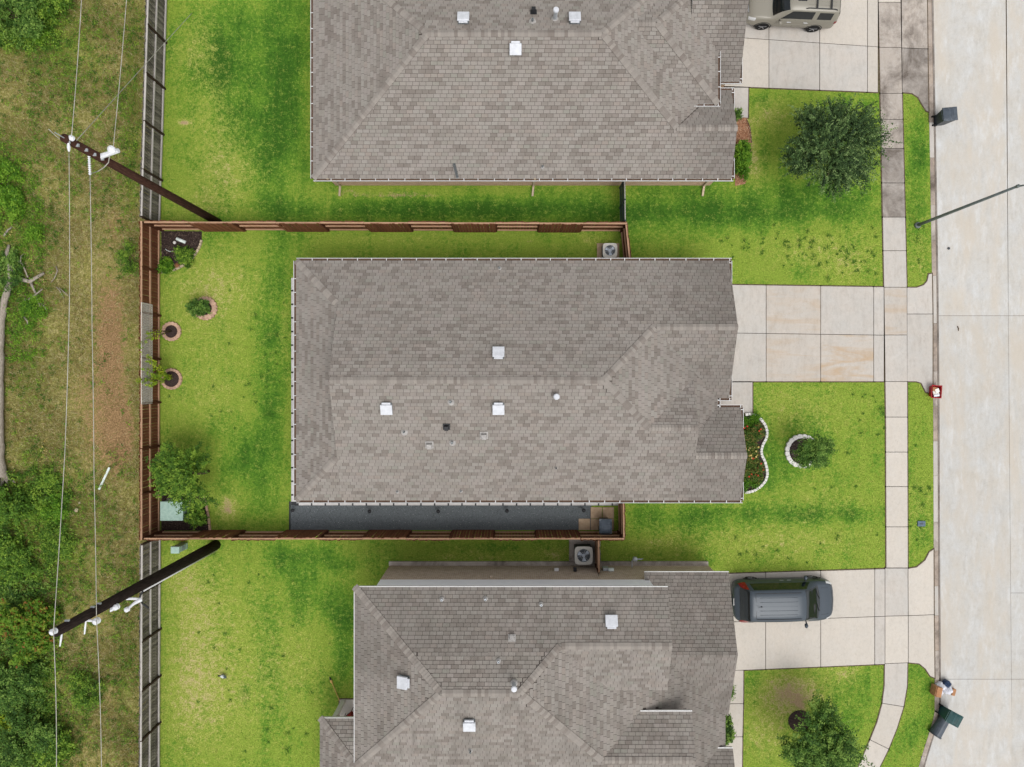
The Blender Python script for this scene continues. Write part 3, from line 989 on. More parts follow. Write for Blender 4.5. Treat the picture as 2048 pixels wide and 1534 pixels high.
class Roof:
    def __init__(self, facets):
        self.f = []
        for pl, pts in facets:
            if parea(pts) < 0: pts = pts[::-1]
            self.f.append((pl, [tuple(p) for p in pts]))

    def height(self, x, y):
        best = -1.0
        for pl, pts in self.f:
            ok = True
            for i in range(len(pts)):
                ax, ay = pts[i]
                bx, by = pts[(i + 1) % len(pts)]
                if (bx - ax) * (y - ay) - (by - ay) * (x - ax) < -1e-6:
                    ok = False
                    break
            if ok:
                best = max(best, zplane(pl, x, y))
        return best

    def at(self, px, py):
        """Roof point shown at a photo pixel."""
        z = 4.0
        for _ in range(25):
            v = P(px, py, z)
            h = self.height(v.x, v.y)
            if h < 0: h = z
            z = 0.5 * z + 0.5 * h
        return P(px, py, z)

    def hidden(self, x, y, z):
        """True when another slope of the roof lies between this point and any eye high above (looked at from straight above and from the drone)."""
        for dz in (0.04, 0.1, 0.2, 0.35, 0.5, 0.7, 0.9, 1.2, 1.6, 2.2):
            k = dz / (CAM_H - z)
            h = self.height(x - x * k, y - y * k)
            if h - 0.19 < z + dz < h + 0.01: return True
        return False

    def plane_at(self, x, y):
        b, bp = -1, None
        for pl, pts in self.f:
            if all((pts[(i + 1) % len(pts)][0] - pts[i][0]) * (y - pts[i][1]) - (pts[(i + 1) % len(pts)][1] - pts[i][1]) * (x - pts[i][0]) >= -1e-6 for i in range(len(pts))):
                z = zplane(pl, x, y)
                if z > b: b, bp = z, pl
        return bp


UPV = {'N': (0, -1), 'S': (0, 1), 'W': (1, 0), 'E': (-1, 0)}    # horizontal uphill direction of each slope
CS = 1.0 / math.sqrt(1 + SL * SL)


def build_roof(house, R, mat_all, mat_one, seed, n_single=300, darken=None):
    rng = random.Random(seed)
    # deck with white fascia edges
    dk = MB()
    for pl, pts in R.f:
        n = len(pts)
        top = [(x, y, zplane(pl, x, y) - 0.004) for x, y in pts]
        bot = [(x, y, z - 0.16) for x, y, z in top]
        dk.add(top + bot, [tuple(range(n))], 0)
        dk.add(top + bot, [tuple(range(2 * n - 1, n - 1, -1))] + [(i, n + i, n + (i + 1) % n, (i + 1) % n) for i in range(n)], 1)
    roof = dk.build("roof", [M["deck_dark"], M["fascia"]], house)
    tabs = []
    for pl, pts in R.f:
        ux, uy = UPV[pl[0]]                          # uphill
        lx, ly = uy, -ux                             # along the eave
        uv = [((x * lx + y * ly), (x * ux + y * uy) / CS) for x, y in pts]
        if parea(uv) < 0: uv = uv[::-1]
        umin, umax = min(p[0] for p in uv), max(p[0] for p in uv)
        eave = ((pl[2] * uy if pl[0] in 'NS' else pl[2] * ux)) / CS
        vmin, vmax = min(p[1] for p in uv), max(p[1] for p in uv)
        r0, r1 = int(math.floor((vmin - eave) / EXPO)), int(math.ceil((vmax - eave) / EXPO))
        for r in range(r0, r1):
            v0 = eave + r * EXPO
            rr = random.Random(hsh(ord(pl[0]), int(pl[2] * 100), r, seed))
            sh = (r % 3) * TAB * 0.38 + rr.uniform(-.03, .03)
            c0, c1 = int(math.floor((umin - sh) / TAB)), int(math.ceil((umax - sh) / TAB))
            for c in range(c0, c1):
                u0 = c * TAB + sh
                h = random.Random(hsh(ord(pl[0]), int(pl[2] * 100), r, (c + r * 7) // 2, seed))
                tone = h.random() if rng.random() < 0.6 else rng.random()
                tone = min(1, max(0, tone + rng.uniform(-.07, .07)))
                rect = [(u0 + 0.007, v0), (u0 + TAB - 0.007, v0), (u0 + TAB - 0.007, v0 + EXPO - 0.012), (u0 + 0.007, v0 + EXPO - 0.012)]
                q = clip_poly(rect, uv)
                if len(q) < 3: continue
                A = abs(parea(q))
                if A < 0.0012: continue
                cu, cv = sum(p[0] for p in q) / len(q), sum(p[1] for p in q) / len(q)
                wx, wy = cu * lx + cv * CS * ux, cu * ly + cv * CS * uy
                zc = zplane(pl, wx, wy)
                if zc < R.height(wx, wy) - 0.07 and R.hidden(wx, wy, zc): continue
                full = A > 0.97 * (TAB - .014) * (EXPO - .012)
                tabs.append((q, v0, pl, tone, full, (wx, wy, zc)))
    nv = lambda pl: Vector((-UPV[pl[0]][0] * SL * CS, -UPV[pl[0]][1] * SL * CS, CS))

    def solid(q, v0, pl, origin=(0, 0, 0)):
        ux, uy = UPV[pl[0]]
        lx, ly = uy, -ux
        nn = nv(pl)
        t, b = [], []
        for u, v in q:
            x, y = u * lx + v * CS * ux, u * ly + v * CS * uy
            z = zplane(pl, x, y)
            th = 0.005 + 0.016 * (1 - (v - v0) / EXPO)
            p = Vector((x, y, z)) - Vector(origin)
            t.append(p + nn * th)
            b.append(p - nn * 0.004)
        n = len(q)
        return t + b, [tuple(range(n))] + [(i, n + i, n + (i + 1) % n, (i + 1) % n) for i in range(n)]

    def shown(tb):
        x, y, z = tb[5]
        d = CAM_H - z
        return abs(x) < d * 0.70 and abs(y) < d * 0.52
    order = sorted([i for i, tb in enumerate(tabs) if tb[4] and shown(tb)], key=lambda i: -tabs[i][5][2])
    # the tabs nearest the camera, at and below the ridges, are objects of their own
    single = set(order[:n_single])
    V, F, T, GR = [], [], [], []
    shared = {}
    for i, (q, v0, pl, tone, full, ctr) in enumerate(tabs):
        if i in single:
            if pl not in shared:
                vs, fs = solid(q, v0, pl, ctr)
                me = bpy.data.meshes.new("shingle")
                me.from_pydata([tuple(v) for v in vs], [], fs)
                me.materials.append(mat_one)
                shared[pl] = me
            share("shingle", shared[pl], roof, ctr)
            continue
        vs, fs = solid(q, v0, pl)
        b = len(V)
        V += vs
        F += [tuple(b + k for k in f) for f in fs]
        T += [tone] * len(vs)
        GR += [darken(*ctr) if darken else 0.0] * len(vs)
    o = mesh_obj("shingle_field", V, F, mat_all, roof)
    at = o.data.attributes.new("tone", 'FLOAT', 'POINT')
    at.data.foreach_set("value", np.array(T, dtype=np.float32))
    ag = o.data.attributes.new("darken", 'FLOAT', 'POINT')
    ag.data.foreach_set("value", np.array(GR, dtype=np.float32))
    o["kind"] = "stuff"
    # ridge and hip caps on every convex edge two slopes share
    key = lambda p: (round(p[0], 2), round(p[1], 2))
    for i in range(len(R.f)):
        for j in range(i + 1, len(R.f)):
            (pa, A), (pb, B) = R.f[i], R.f[j]
            ka = {key(p): p for p in A}
            com = [ka[key(p)] for p in B if key(p) in ka]
            if len(com) != 2 or pa[0] == pb[0]: continue
            p, q = com
            a = Vector((*p, zplane(pa, *p)))
            b = Vector((*q, zplane(pa, *q)))
            na, nb = nv(pa), nv(pb)
            ca = Vector((sum(t[0] for t in A) / len(A), sum(t[1] for t in A) / len(A), 0))
            ca.z = zplane(pa, ca.x, ca.y)
            if (ca - a).dot(nb) > -1e-4:                         # a valley: dark woven seam
                if (a - b).length > 0.8:
                    nm = (na + nb).normalized() * 0.016
                    MB().beam(a + nm, b + nm, 0.05, 0.012).build("valley_seam", M["deck_dark"], roof)
                continue
            if a.z > b.z: a, b = b, a                            # laid from the low end upwards
            d = (b - a)
            L = d.length
            d.normalize()
            wa = na.cross(d).normalized()
            if wa.dot(ca - a) < 0: wa = -wa
            cb = Vector((sum(t[0] for t in B) / len(B), sum(t[1] for t in B) / len(B), 0))
            cb.z = zplane(pb, cb.x, cb.y)
            wb = nb.cross(d).normalized()
            if wb.dot(cb - a) < 0: wb = -wb
            up = (na + nb).normalized()
            step, w = 0.15, 0.165
            vs = []
            for s, e in ((0.0, 0.055), (step * 1.15, 0.034)):
                for side, t in ((wa, w), (wa, 0.02), (wb, 0.02), (wb, w)):
                    vs.append(d * s + side * t + up * e)
            for s, e in ((0.0, 0.010), (step * 1.15, 0.008)):
                for side, t in ((wa, w), (wb, w)):
                    vs.append(d * s + side * t + up * e)
            fs = [(0, 1, 5, 4), (1, 2, 6, 5), (2, 3, 7, 6), (0, 4, 10, 8), (3, 9, 11, 7), (0, 8, 9, 3, 2, 1)]
            me = bpy.data.meshes.new("ridge_cap")
            me.from_pydata([tuple(v) for v in vs], [], fs)
            me.materials.append(M["ridge_shingle"])
            for k in range(int(L / step)):
                c = a + d * (k * step)
                if c.z < R.height(c.x, c.y) - 0.25: continue
                share("ridge_cap", me, roof, c)
    return roof


def gutter_run(house, runs, z, outs, debris=True):
    """White box gutters with hanger straps along eave lines; outs = outward direction."""
    for (a, b), o in zip(runs, outs):
        a, b, o = Vector((*a, 0)), Vector((*b, 0)), Vector((*o, 0))
        d = (b - a).normalized()
        L = (b - a).length
        g = MB()
        for t, w, h, zz, m in ((0.125, 0.02, 0.10, z - 0.05, 0), (0.065, 0.12, 0.008, z - 0.10, 0), (0.065, 0.10, 0.03, z - 0.085, 1 if debris else 0)):
            g.beam(a + o * t + Vector((0, 0, zz)), b + o * t + Vector((0, 0, zz)), w, h, m)
        gut = g.build("gutter", [M["white_metal"], M["debris"]], house)
        st = MB()
        n = max(1, int(L / 0.72))
        for k in range(n + 1):
            p = a + d * (0.1 + (L - 0.2) * k / n + (random.uniform(-.06, .06) if 0 < k < n else 0))
            st.beam(p + o * 0.0 + Vector((0, 0, z - 0.012)), p + o * 0.118 + Vector((0, 0, z - 0.012)), 0.035, 0.012)
        s = st.build("gutter_straps", M["white_metal"], gut)
        s["kind"] = "stuff"


def roof_vent(house, R, px, py):
    """Square white slant-back vent: flashing, throat and hood, set on the slope."""
    p = R.at(px, py)
    pl = R.plane_at(p.x, p.y)
    p = R.at(px, py)
    ux, uy = UPV[pl[0]]
    u = Vector((ux * CS, uy * CS, SL * CS))
    l = Vector((uy, -ux, 0))
    n = u.cross(l)
    if n.z < 0: n = -n
    Rm = Matrix((l, u, n)).transposed()
    p = p - Vector((0, 0, 0.0)) + n * 0.0
    v = MB().box(p + n * 0.09, (0.34, 0.34, 0.16), rot=Rm).build("roof_vent", M["grey_metal"], house)
    MB().box(p + n * 0.026 + u * 0.0, (0.50, 0.50, 0.012), rot=Rm).build("flashing", M["grey_metal"], v)
    hood = MB()
    hood.box(p + n * 0.21 - u * 0.02, (0.55, 0.50, 0.09), rot=Rm, top=(0.97, 0.97))
    hood.box(p + n * 0.16 + u * 0.27, (0.40, 0.10, 0.07), rot=Rm)
    hood.build("hood", M["vent_metal"], v, bevel=0.015)


def pipe_vent(house, R, px, py, r=0.05, h=0.3, mat="grey_metal", cap=None, flash=0.16):
    p = R.at(px, py)
    f = MB().lathe(p, [(flash, -0.05), (flash, 0.035), (r * 1.4, 0.08), (r * 1.05, 0.10)], 14).build("flashing", M["flash_grey"], house)
    MB().lathe(p, [(r, -0.1), (r, h), (r * 0.78, h), (r * 0.78, h - 0.06)], 14).build("vent_pipe", M[mat], f, smooth=False)
    if cap:
        MB().lathe(p + Vector((0, 0, h + 0.03)), [(r * 1.2, -0.05), (cap, -0.03), (cap, 0.04), (cap * 0.8, 0.08), (0.02, 0.09)], 18).build("rain_cap", M["vent_metal"], f)


def box_vent(house, R, px, py, s=0.26, mat="flash_grey", h=0.2):
    p = R.at(px, py)
    pl = R.plane_at(p.x, p.y)
    ux, uy = UPV[pl[0]]
    u = Vector((ux * CS, uy * CS, SL * CS))
    l = Vector((uy, -ux, 0))
    n = u.cross(l)
    if n.z < 0: n = -n
    Rm = Matrix((l, u, n)).transposed()
    f = MB().box(p + n * 0.03, (s * 1.5, s * 1.4, 0.02), rot=Rm).build("flashing", M[mat], house)
    MB().box(p + n * (h / 2) - u * 0.01, (s, s, h), rot=Rm, top=(0.9, 0.8)).box(p + n * (h * .6) + u * (-s * .55), (s * .8, s * .25, h * .5), rot=Rm).build("vent_hood", M[mat], f, bevel=0.012)


def walls(house, boxes, mat, name="wall"):
    for x0, x1, y0, y1, z0, z1 in boxes:
        MB().box(((x0 + x1) / 2, (y0 + y1) / 2, (z0 + z1) / 2), (x1 - x0, y1 - y0, z1 - z0)).build(name, mat, house)
        if z0 < 0.1: PAVED.append([(x0, y0), (x1, y0), (x1, y1), (x0, y1)])


def gable_wall(house, x, yc, half, z0, z1, mat, th=0.08):
    MB().add([(x, yc - half, z0), (x, yc + half, z0), (x, yc, z1), (x - th, yc - half, z0), (x - th, yc + half, z0), (x - th, yc, z1)],
             [(0, 1, 2), (5, 4, 3), (0, 3, 4, 1), (1, 4, 5, 2), (2, 5, 3, 0)]).build("gable_wall", mat, house)


# ---- middle house
H2 = empty("house", (0, 0, 0))
tag(H2, "single storey house in the middle with grey brown shingle roof and white gutters", "house", "houses in the row")
N_, S_ = ('N', 2.7, 5.93), ('S', 2.7, -5.64)
W_ = ('W', 2.7, -10.42)
RY, RZ = 0.145, 2.7 + 5.785 * SL
E_ = ('E', 2.7, 4.126 + 5.785)
gY = 2.615                                             # garage ridge
hx = 4.126 + (gY - RY)
G_S = ('S', 2.7, -0.70)
g2Y = -2.05
g2x = 4.126 + (RY - g2Y)
g2z = zplane(S_, 0, g2Y)
G2_N = ('N', 2.7, g2Y + (g2z - 2.7) / SL)
g3Y = -3.40
G3_N = ('N', 2.7, g3Y + (zplane(S_, 0, g3Y) - 2.7) / SL)
F2 = [(N_, [(-8.23, 5.93), (hx, 5.93), (hx, gY), (4.126, RY), (-8.23, RY)]),
      (N_, [(-10.42, 5.93), (-8.23, 5.93), (-8.23, 3.74)]),
      (N_, [(hx, 5.93), (10.48, 5.93), (10.48, gY), (hx, gY)]),
      (W_, [(-10.42, 5.93), (-10.42, -5.64), (-8.23, -3.45), (-8.23, 3.74)]),
      (W_, [(-8.23, 3.74), (-8.23, -3.45), (-8.0, -3.22), (-8.0, 3.51)]),
      (S_, [(-10.42, -5.64), (-8.23, -5.64), (-8.23, -3.45)]),
      (S_, [(-8.23, -5.64), (g2x, -5.64), (g2x, g2Y), (4.126, RY), (-8.23, RY)]),
      (S_, [(g2x, -5.64), (8.63, -5.64), (8.63, g2Y), (g2x, g2Y)]),
      (S_, [(8.63, -5.64), (11.04, -5.64), (11.04, g3Y), (8.63, g3Y)]),
      (E_, [(4.126, RY), (hx, gY), (9.95, -0.73), (9.95, -1.16), (8.63, -2.5), (g2x, g2Y)]),
      (G_S, [(hx, gY), (10.48, gY), (10.48, -0.7), (9.915, -0.7)]),
      (G2_N, [(g2x, g2Y), (8.63, g2Y), (8.63, g2Y + 8.63 - g2x)]),
      (G3_N, [(8.63, g3Y), (11.04, g3Y), (11.04, G3_N[2]), (9.93, G3_N[2]), (8.63, G3_N[2] - 1.3)])]
R2 = Roof(F2)
step01 = lambda a, b, x: max(0.0, min(1.0, (x - a) / (b - a)))
build_roof(H2, R2, M["shingle"], M["shingle_single"], 2, darken=lambda x, y, z: 0.42 * step01(6.5, 9.5, x) * (0.5 if (y > -2.0 and y < 2.4 and z > 3.35) else 1.0) + (0.1 if y > 0.2 else 0))  # tabs darker towards the front gables, slightly darker north of the ridge
walls(H2, [(-7.9, 9.6, -5.2, 5.5, 0, 2.75), (-10.0, -7.9, 1.0, 5.5, 0, 2.62), (9.6, 10.2, -0.3, 5.5, 0, 2.75), (9.6, 10.7, -5.2, -1.55, 0, 2.7)], M["brick_tan"])
MB().box((-10.1, -5.3, 1.3), (0.22, 0.22, 2.6)).build("porch_post", M["fascia"], H2)
gable_wall(H2, -8.0, RY, 3.36, zplane(W_, -8.0, 0) - 0.1, RZ - 0.1, M["siding"])
gable_wall(H2, 8.55, g2Y, 2.2, g2z - 2.2 * SL - 0.1, g2z - 0.15, M["siding"])
gable_wall(H2, 10.3, gY, 3.2, 2.6, zplane(N_, 0, gY) - 0.15, M["brick_tan"])
gable_wall(H2, 10.8, g3Y, 2.1, 2.6, zplane(S_, 0, g3Y) - 0.15, M["brick_tan"])
MB().box((10.22, gY, 1.1), (0.06, 4.88, 2.15)).build("garage_door", M["siding"], H2)
gutter_run(H2, [((-10.42, 5.93), (10.62, 5.93)), ((-10.42, 5.93), (-10.42, -5.64)), ((-10.42, -5.64), (11.15, -5.64)), ((10.50, 5.93), (10.50, 4.55)),
                ((10.50, 0.55), (10.50, -0.7)), ((9.95, -0.7), (10.62, -0.7)), ((9.93, -0.7), (9.93, -1.16)), ((9.93, G3_N[2]), (11.15, G3_N[2])),
                ((11.05, G3_N[2]), (11.05, -2.15)), ((11.05, -4.75), (11.05, -5.64))], 2.71,
           [(0, 1), (-1, 0), (0, -1), (1, 0), (1, 0), (0, -1), (1, 0), (0, 1), (1, 0), (1, 0)])
# corner roof returns behind the short front gutters
for y0, y1 in ((4.55, 5.93), (-0.7, 0.55)):
    MB().box((10.49, (y0 + y1) / 2, 2.64), (0.04, y1 - y0, 0.10)).build("eave_return", M["fascia"], H2)
for q in ((997, 708), (774, 815), (997, 815)):
    roof_vent(H2, R2, *q)
pipe_vent(H2, R2, 1112, 793, 0.09, 0.35, "galvanised", 0.14)
pipe_vent(H2, R2, 902, 804)
pipe_vent(H2, R2, 809, 864, 0.04, 0.25)
pipe_vent(H2, R2, 905, 885)
pipe_vent(H2, R2, 795, 983, 0.03, 0.2, flash=0.09)
pipe_vent(H2, R2, 922, 982, 0.03, 0.2, flash=0.09)
pipe_vent(H2, R2, 1112, 936, 0.03, 0.2, "black_plastic", flash=0.07)
pipe_vent(H2, R2, 999, 537, 0.04, 0.25, flash=0.1)
box_vent(H2, R2, 893, 853, 0.22, "black_plastic")
box_vent(H2, R2, 859, 889)
box_vent(H2, R2, 968, 870)

# ---- top house
H1 = empty("house", (0, 15, 0))
tag(H1, "upper house with hipped shingle roof cut off by the top edge, stacked front gables", "house", "houses in the row")
yS, rY1 = 9.92, 15.73
zr1 = 2.7 + (rY1 - yS) * SL
S1, N1 = ('S', 2.7, yS), ('N', 2.7, 2 * rY1 - yS)
W1 = ('W', 2.7, -9.6)
E1 = ('E', 2.7, 4.06 + (rY1 - yS))
xw = -9.6 + (rY1 - yS)
fY = 12.04
fx = 4.06 + rY1 - fY
FN = ('N', 2.7, fY + (fY - yS))
T_S, T_N, T_E = ('S', 3.2, 13.33), ('N', 3.2, 19.67), ('E', 3.2, 9.8)
GS1, GN1 = ('S', 2.7, 14.62), ('N', 2.7, 21.5)
F1 = [(S1, [(-9.6, yS), (fx, yS), (fx, fY), (4.06, rY1), (xw, rY1)]),
      (S1, [(fx, yS), (10.6, yS), (10.6, fY), (fx, fY)]),
      (FN, [(fx, fY), (10.6, fY), (10.6, FN[2]), (fx + FN[2] - fY, FN[2])]),
      (W1, [(-9.6, yS), (xw, rY1), (-9.6, N1[2])]),
      (N1, [(-9.6, N1[2]), (xw, rY1), (4.06, rY1), (E1[2], N1[2])]),
      (E1, [(4.06, rY1), (fx, fY), (fx + FN[2] - fY, FN[2]), (E1[2], N1[2])]),
      (T_S, [(9.8, 13.33), (6.63, 16.5), (5.5, 16.5), (8.67, 13.33)]),
      (T_N, [(9.8, 19.67), (8.67, 19.67), (5.5, 16.5), (6.63, 16.5)]),
      (T_E, [(9.8, 13.33), (9.8, 19.67), (6.63, 16.5)]),
      (GS1, [(8.4, 14.62), (11.0, 14.62), (11.0, 18.06), (8.4, 18.06)]),
      (GN1, [(8.4, 18.06), (11.0, 18.06), (11.0, 21.5), (8.4, 21.5)])]
R1 = Roof(F1)
build_roof(H1, R1, M["shingle"], M["shingle_single"], 1, darken=lambda x, y, z: 0.42 * step01(7.5, 10, x) * (0.25 if (y > 13.4 and z > 3.25 and x < 9.8) else 1.0))  # tabs darker towards the front gables, less so on the raised hip
walls(H1, [(-9.2, 9.4, 10.32, 21.1, 0, 2.7), (9.4, 10.3, 10.32, 13.8, 0, 2.7), (9.4, 10.7, 15.0, 21.1, 0, 2.7), (8.2, 9.4, 13.7, 19.3, 2.7, 3.15)], M["brick_red"])
gable_wall(H1, 10.35, fY, 2.0, 2.6, zplane(S1, 0, fY) - 0.15, M["brick_red"])
gable_wall(H1, 10.75, 18.06, 3.3, 2.6, zplane(GS1, 0, 18.06) - 0.15, M["brick_red"])
MB().box((10.72, 18.06, 1.1), (0.06, 4.88, 2.15)).build("garage_door", M["siding"], H1)
gutter_run(H1, [((-9.6, yS), (10.7, yS)), ((-9.6, yS), (-9.6, N1[2])), ((10.62, yS), (10.62, 10.9)), ((10.62, FN[2]), (10.62, 13.1)), ((9.9, FN[2]), (10.74, FN[2])),
                ((9.9, 14.62), (11.12, 14.62)), ((11.0, 14.62), (11.0, 16.4))], 2.71,
           [(0, -1), (-1, 0), (1, 0), (1, 0), (0, 1), (0, -1), (1, 0)])
gutter_run(H1, [((8.35, 13.33), (9.92, 13.33)), ((9.8, 13.33), (9.8, 16.4))], 3.21, [(0, -1), (1, 0)])
for q in ((927, 41), (1149, 41), (1031, 98)):
    roof_vent(H1, R1, *q)
pipe_vent(H1, R1, 1110, 38, 0.09, 0.75, "galvanised", 0.13)
pipe_vent(H1, R1, 1065, 44)
pipe_vent(H1, R1, 1085, 335, 0.04, 0.25, flash=0.09)
box_vent(H1, R1, 1067, 25, 0.2, "black_plastic", 0.25)
a, b = R1.at(908, 327), R1.at(915, 356)
MB().beam(a + Vector((0, 0, .025)), b + Vector((0, 0, .025)), 0.13, 0.02).build("roof_patch", M["grey_metal"], H1)
for px_ in (672, 1068, 1417):                       # downspouts with splash blocks under the eave
    x = (px_ - 1024) * 36.0 / FOC
    d = MB()
    d.box((x, 10.26, 1.35), (0.09, 0.07, 2.5)).beam((x, 10.24, 0.15), (x - 0.05, 9.75, 0.06), 0.1, 0.07).beam((x, 10.24, 2.55), (x, 9.86, 2.62), 0.09, 0.07)
    d.build("downspout", M["stone_tan"], H1)

# ---- bottom house
H3 = empty("house", (0, -14, 0))
tag(H3, "two storey house at the bottom with stained shingle roof, white siding and brick wall", "house", "houses in the row")
z2 = 5.2
yN, rY3 = -9.1, -13.14
N3, S3 = ('N', z2, yN), ('S', z2, rY3 - (yN - rY3))
W3 = ('W', z2, -7.05)
zr3 = z2 + (yN - rY3) * SL
E3 = ('E', z2, 0.34 + (yN - rY3))
xw3 = -7.05 + (yN - rY3)
q2Y = -11.41
q2x = 0.34 + (q2Y - rY3)
Q2S = ('S', z2, q2Y - (yN - q2Y))
G3N, G3S = ('N', 2.7, -9.1), ('S', 2.7, -16.02)
g3r = -12.56
zg = 2.7 + 3.46 * SL
gx3 = E3[2] + (z2 - zg) / SL
D_x = 0.34 + 3.66
D_y = rY3 - 3.66
zD = zplane(S3, 0, D_y)
D_N = ('N', zD - 1.85 * SL, D_y + 1.85)
xDe = E3[2] + (z2 - D_N[1]) / SL
F3 = [(N3, [(-7.05, yN), (xw3, rY3), (0.34, rY3), (q2x, q2Y), (q2x, yN)]),
      (N3, [(q2x, yN), (q2x, q2Y), (6.96, q2Y), (6.96, yN)]),
      (Q2S, [(q2x, q2Y), (6.96, q2Y), (6.96, Q2S[2]), (q2x + q2Y - Q2S[2], Q2S[2])]),
      (W3, [(-7.05, yN), (-7.05, S3[2]), (xw3, rY3)]),
      (S3, [(-7.05, S3[2]), (xw3, rY3), (0.34, rY3), (D_x, D_y), (D_x, S3[2])]),
      (S3, [(D_x, D_y), (8.2, D_y), (8.2, D_y - 1.85), (D_x, D_y - 1.85)]),
      (E3, [(0.34, rY3), (q2x, q2Y), (gx3, g3r), (10.3, g3r - (10.3 - gx3)), (10.3, -20.5), (7.7, -20.5), (D_x, D_y)]),
      (D_N, [(D_x, D_y), (8.2, D_y), (8.2, D_N[2]), (xDe, D_N[2])]),
      (G3N, [(6.4, -9.1), (10.45, -9.1), (10.45, g3r), (6.4, g3r)]),
      (G3S, [(gx3, g3r), (10.45, g3r), (10.45, -16.02), (10.36, -16.02)]),
      (('N', 2.9, -17.5), [(9.82, -17.5), (10.6, -17.5), (10.6, -19.5), (7.9, -19.5)]),
      (('N', 2.6, -16.2), [(-9.3, -16.2), (-7.15, -16.2), (-7.15, -18.35)]),
      (('W', 2.6, -9.3), [(-9.3, -16.2), (-7.15, -18.35), (-7.15, -21), (-9.3, -21)])]
R3 = Roof(F3)
build_roof(H3, R3, M["shingle_stain"], M["shingle_stain_single"], 3, darken=lambda x, y, z: (0.4 * step01(6.2, 7.5, x) * (1.0 if y > -15.9 else 0.7)) if z < 4.6 else (0.28 if y > -12.9 and x < 2 else (0.18 if y > -11.4 else 0.0)))  # stained north slopes; lower tabs also darker towards the front
walls(H3, [(-6.36, 6.5, -20.5, -9.46, 0, 2.72), (6.5, 10.2, -15.8, -9.46, 0, 2.66), (6.5, 9.9, -20.5, -15.8, 0, 2.7)], M["brick_tan"])
walls(H3, [(-6.33, 6.6, -13.4, -9.49, 2.72, 5.18), (-6.33, 4.2, -16.85, -13.4, 2.72, 5.18), (4.2, 7.9, -18.3, -15.3, 2.7, 4.5)], M["siding"], "siding_wall")
for k in range(12):                                  # lap boards on the north siding
    MB().box((0.135, -9.478, 2.82 + k * 0.2), (12.96, 0.03, 0.192)).build("siding_board", M["siding"], H3)
MB().box((1.9, -9.36, 0.06), (16.6, 0.22, 0.12)).build("foundation", M["conc_dirty"], H3)
gable_wall(H3, 10.3, g3r, 3.3, 2.6, zg - 0.15, M["brick_tan"])
gable_wall(H3, 6.7, q2Y, 2.2, 5.1, zplane(N3, 0, q2Y) - 0.15, M["siding"])
gable_wall(H3, 8.05, D_y, 1.8, zD - 1.85 * SL - 0.1, zD - 0.12, M["siding"])
MB().box((10.22, -12.56, 1.1), (0.06, 4.88, 2.15)).build("garage_door", M["siding"], H3)
de = MB()
de.beam((-7.07, yN + 0.01, z2 + 0.0), (6.98, yN + 0.01, z2 + 0.0), 0.03, 0.05).beam((-7.065, yN, z2), (-7.065, S3[2], z2), 0.03, 0.05)
de.beam((6.4, -9.085, 2.7), (10.47, -9.085, 2.7), 0.03, 0.06).beam((xDe, D_N[2] + .01, D_N[1]), (8.22, D_N[2] + .01, D_N[1]), 0.05, 0.05)
de.beam((-9.32, -16.19, 2.6), (-7.15, -16.19, 2.6), 0.03, 0.05).beam((9.82, -17.49, 2.9), (10.6, -17.49, 2.9), 0.05, 0.05)
de.build("drip_edge", M["white_metal"], H3)
for q in ((1222, 1243), (810, 1362), (939, 1445)):
    roof_vent(H3, R3, *q)
for q in ((884, 1198), (971, 1197), (1082, 1208), (997, 1321)):
    pipe_vent(H3, R3, *q, 0.05, 0.22, "galvanised", flash=0.11)
box_vent(H3, R3, 1024, 1276, 0.22)
pipe_vent(H3, R3, 1028, 1366, 0.09, 0.55, "galvanised", 0.13)
pipe_vent(H3, R3, 941, 1500, 0.04, 0.25, flash=0.1)
# patio post and fittings on the north wall
pb = P(687, 1402)
MB().box((pb.x, pb.y, 1.25), (0.2, 0.2, 2.5)).build("porch_post", M["fascia"], H3)
def wall_box(px, z, w, h, mat, name="meter_box", d=0.14):
    x = (px - 1024) * (CAM_H - z) / FOC
    MB().box((x, -9.46 + d / 2 + 0.015, z), (w, d, h)).build(name, M[mat], H3, bevel=0.01)
wall_box(1211, 1.0, 0.30, 0.4, "galvanised")
wall_box(1222, 1.2, 0.28, 0.2, "pvc", "cable_box")
wall_box(1150, 1.3, 0.16, 0.16, "black_plastic", "vent_cover", 0.2)
wall_box(1113, 1.2, 0.22, 0.14, "white_metal", "tap_box")
wall_box(983, 2.5, 0.12, 0.12, "brick_tan", "brick_corbel", 0.1)
g = MB()
x = P(1270, 1122, 0.8).x
g.tube([(x - .1, -9.44, 0.5), (x - .1, -9.1, 0.5), (x - .05, -8.95, 0.8)], 0.03, 8).lathe((x, -8.95, 0.8), [(0.11, -.1), (0.13, 0), (0.11, .14), (.03, .18)], 12).tube([(x, -8.95, .8), (x + .3, -8.95, .85), (x + .42, -8.98, .6)], 0.035, 8)
g.build("gas_meter", M["galvanised"], H3)
c = MB()
x = P(1203, 1140, 1.5).x
c.tube([(x, -9.42, 1.2), (x - 0.2, -9.35, 2.0), (x - .3, -9.3, 2.65)], 0.015, 6)
c.build("cable", M["black_plastic"], H3)
paving("patio", [[(679, 1398), (760, 1398), (760, 1560), (679, 1560)]], M["conc_pale"], z=0.04)

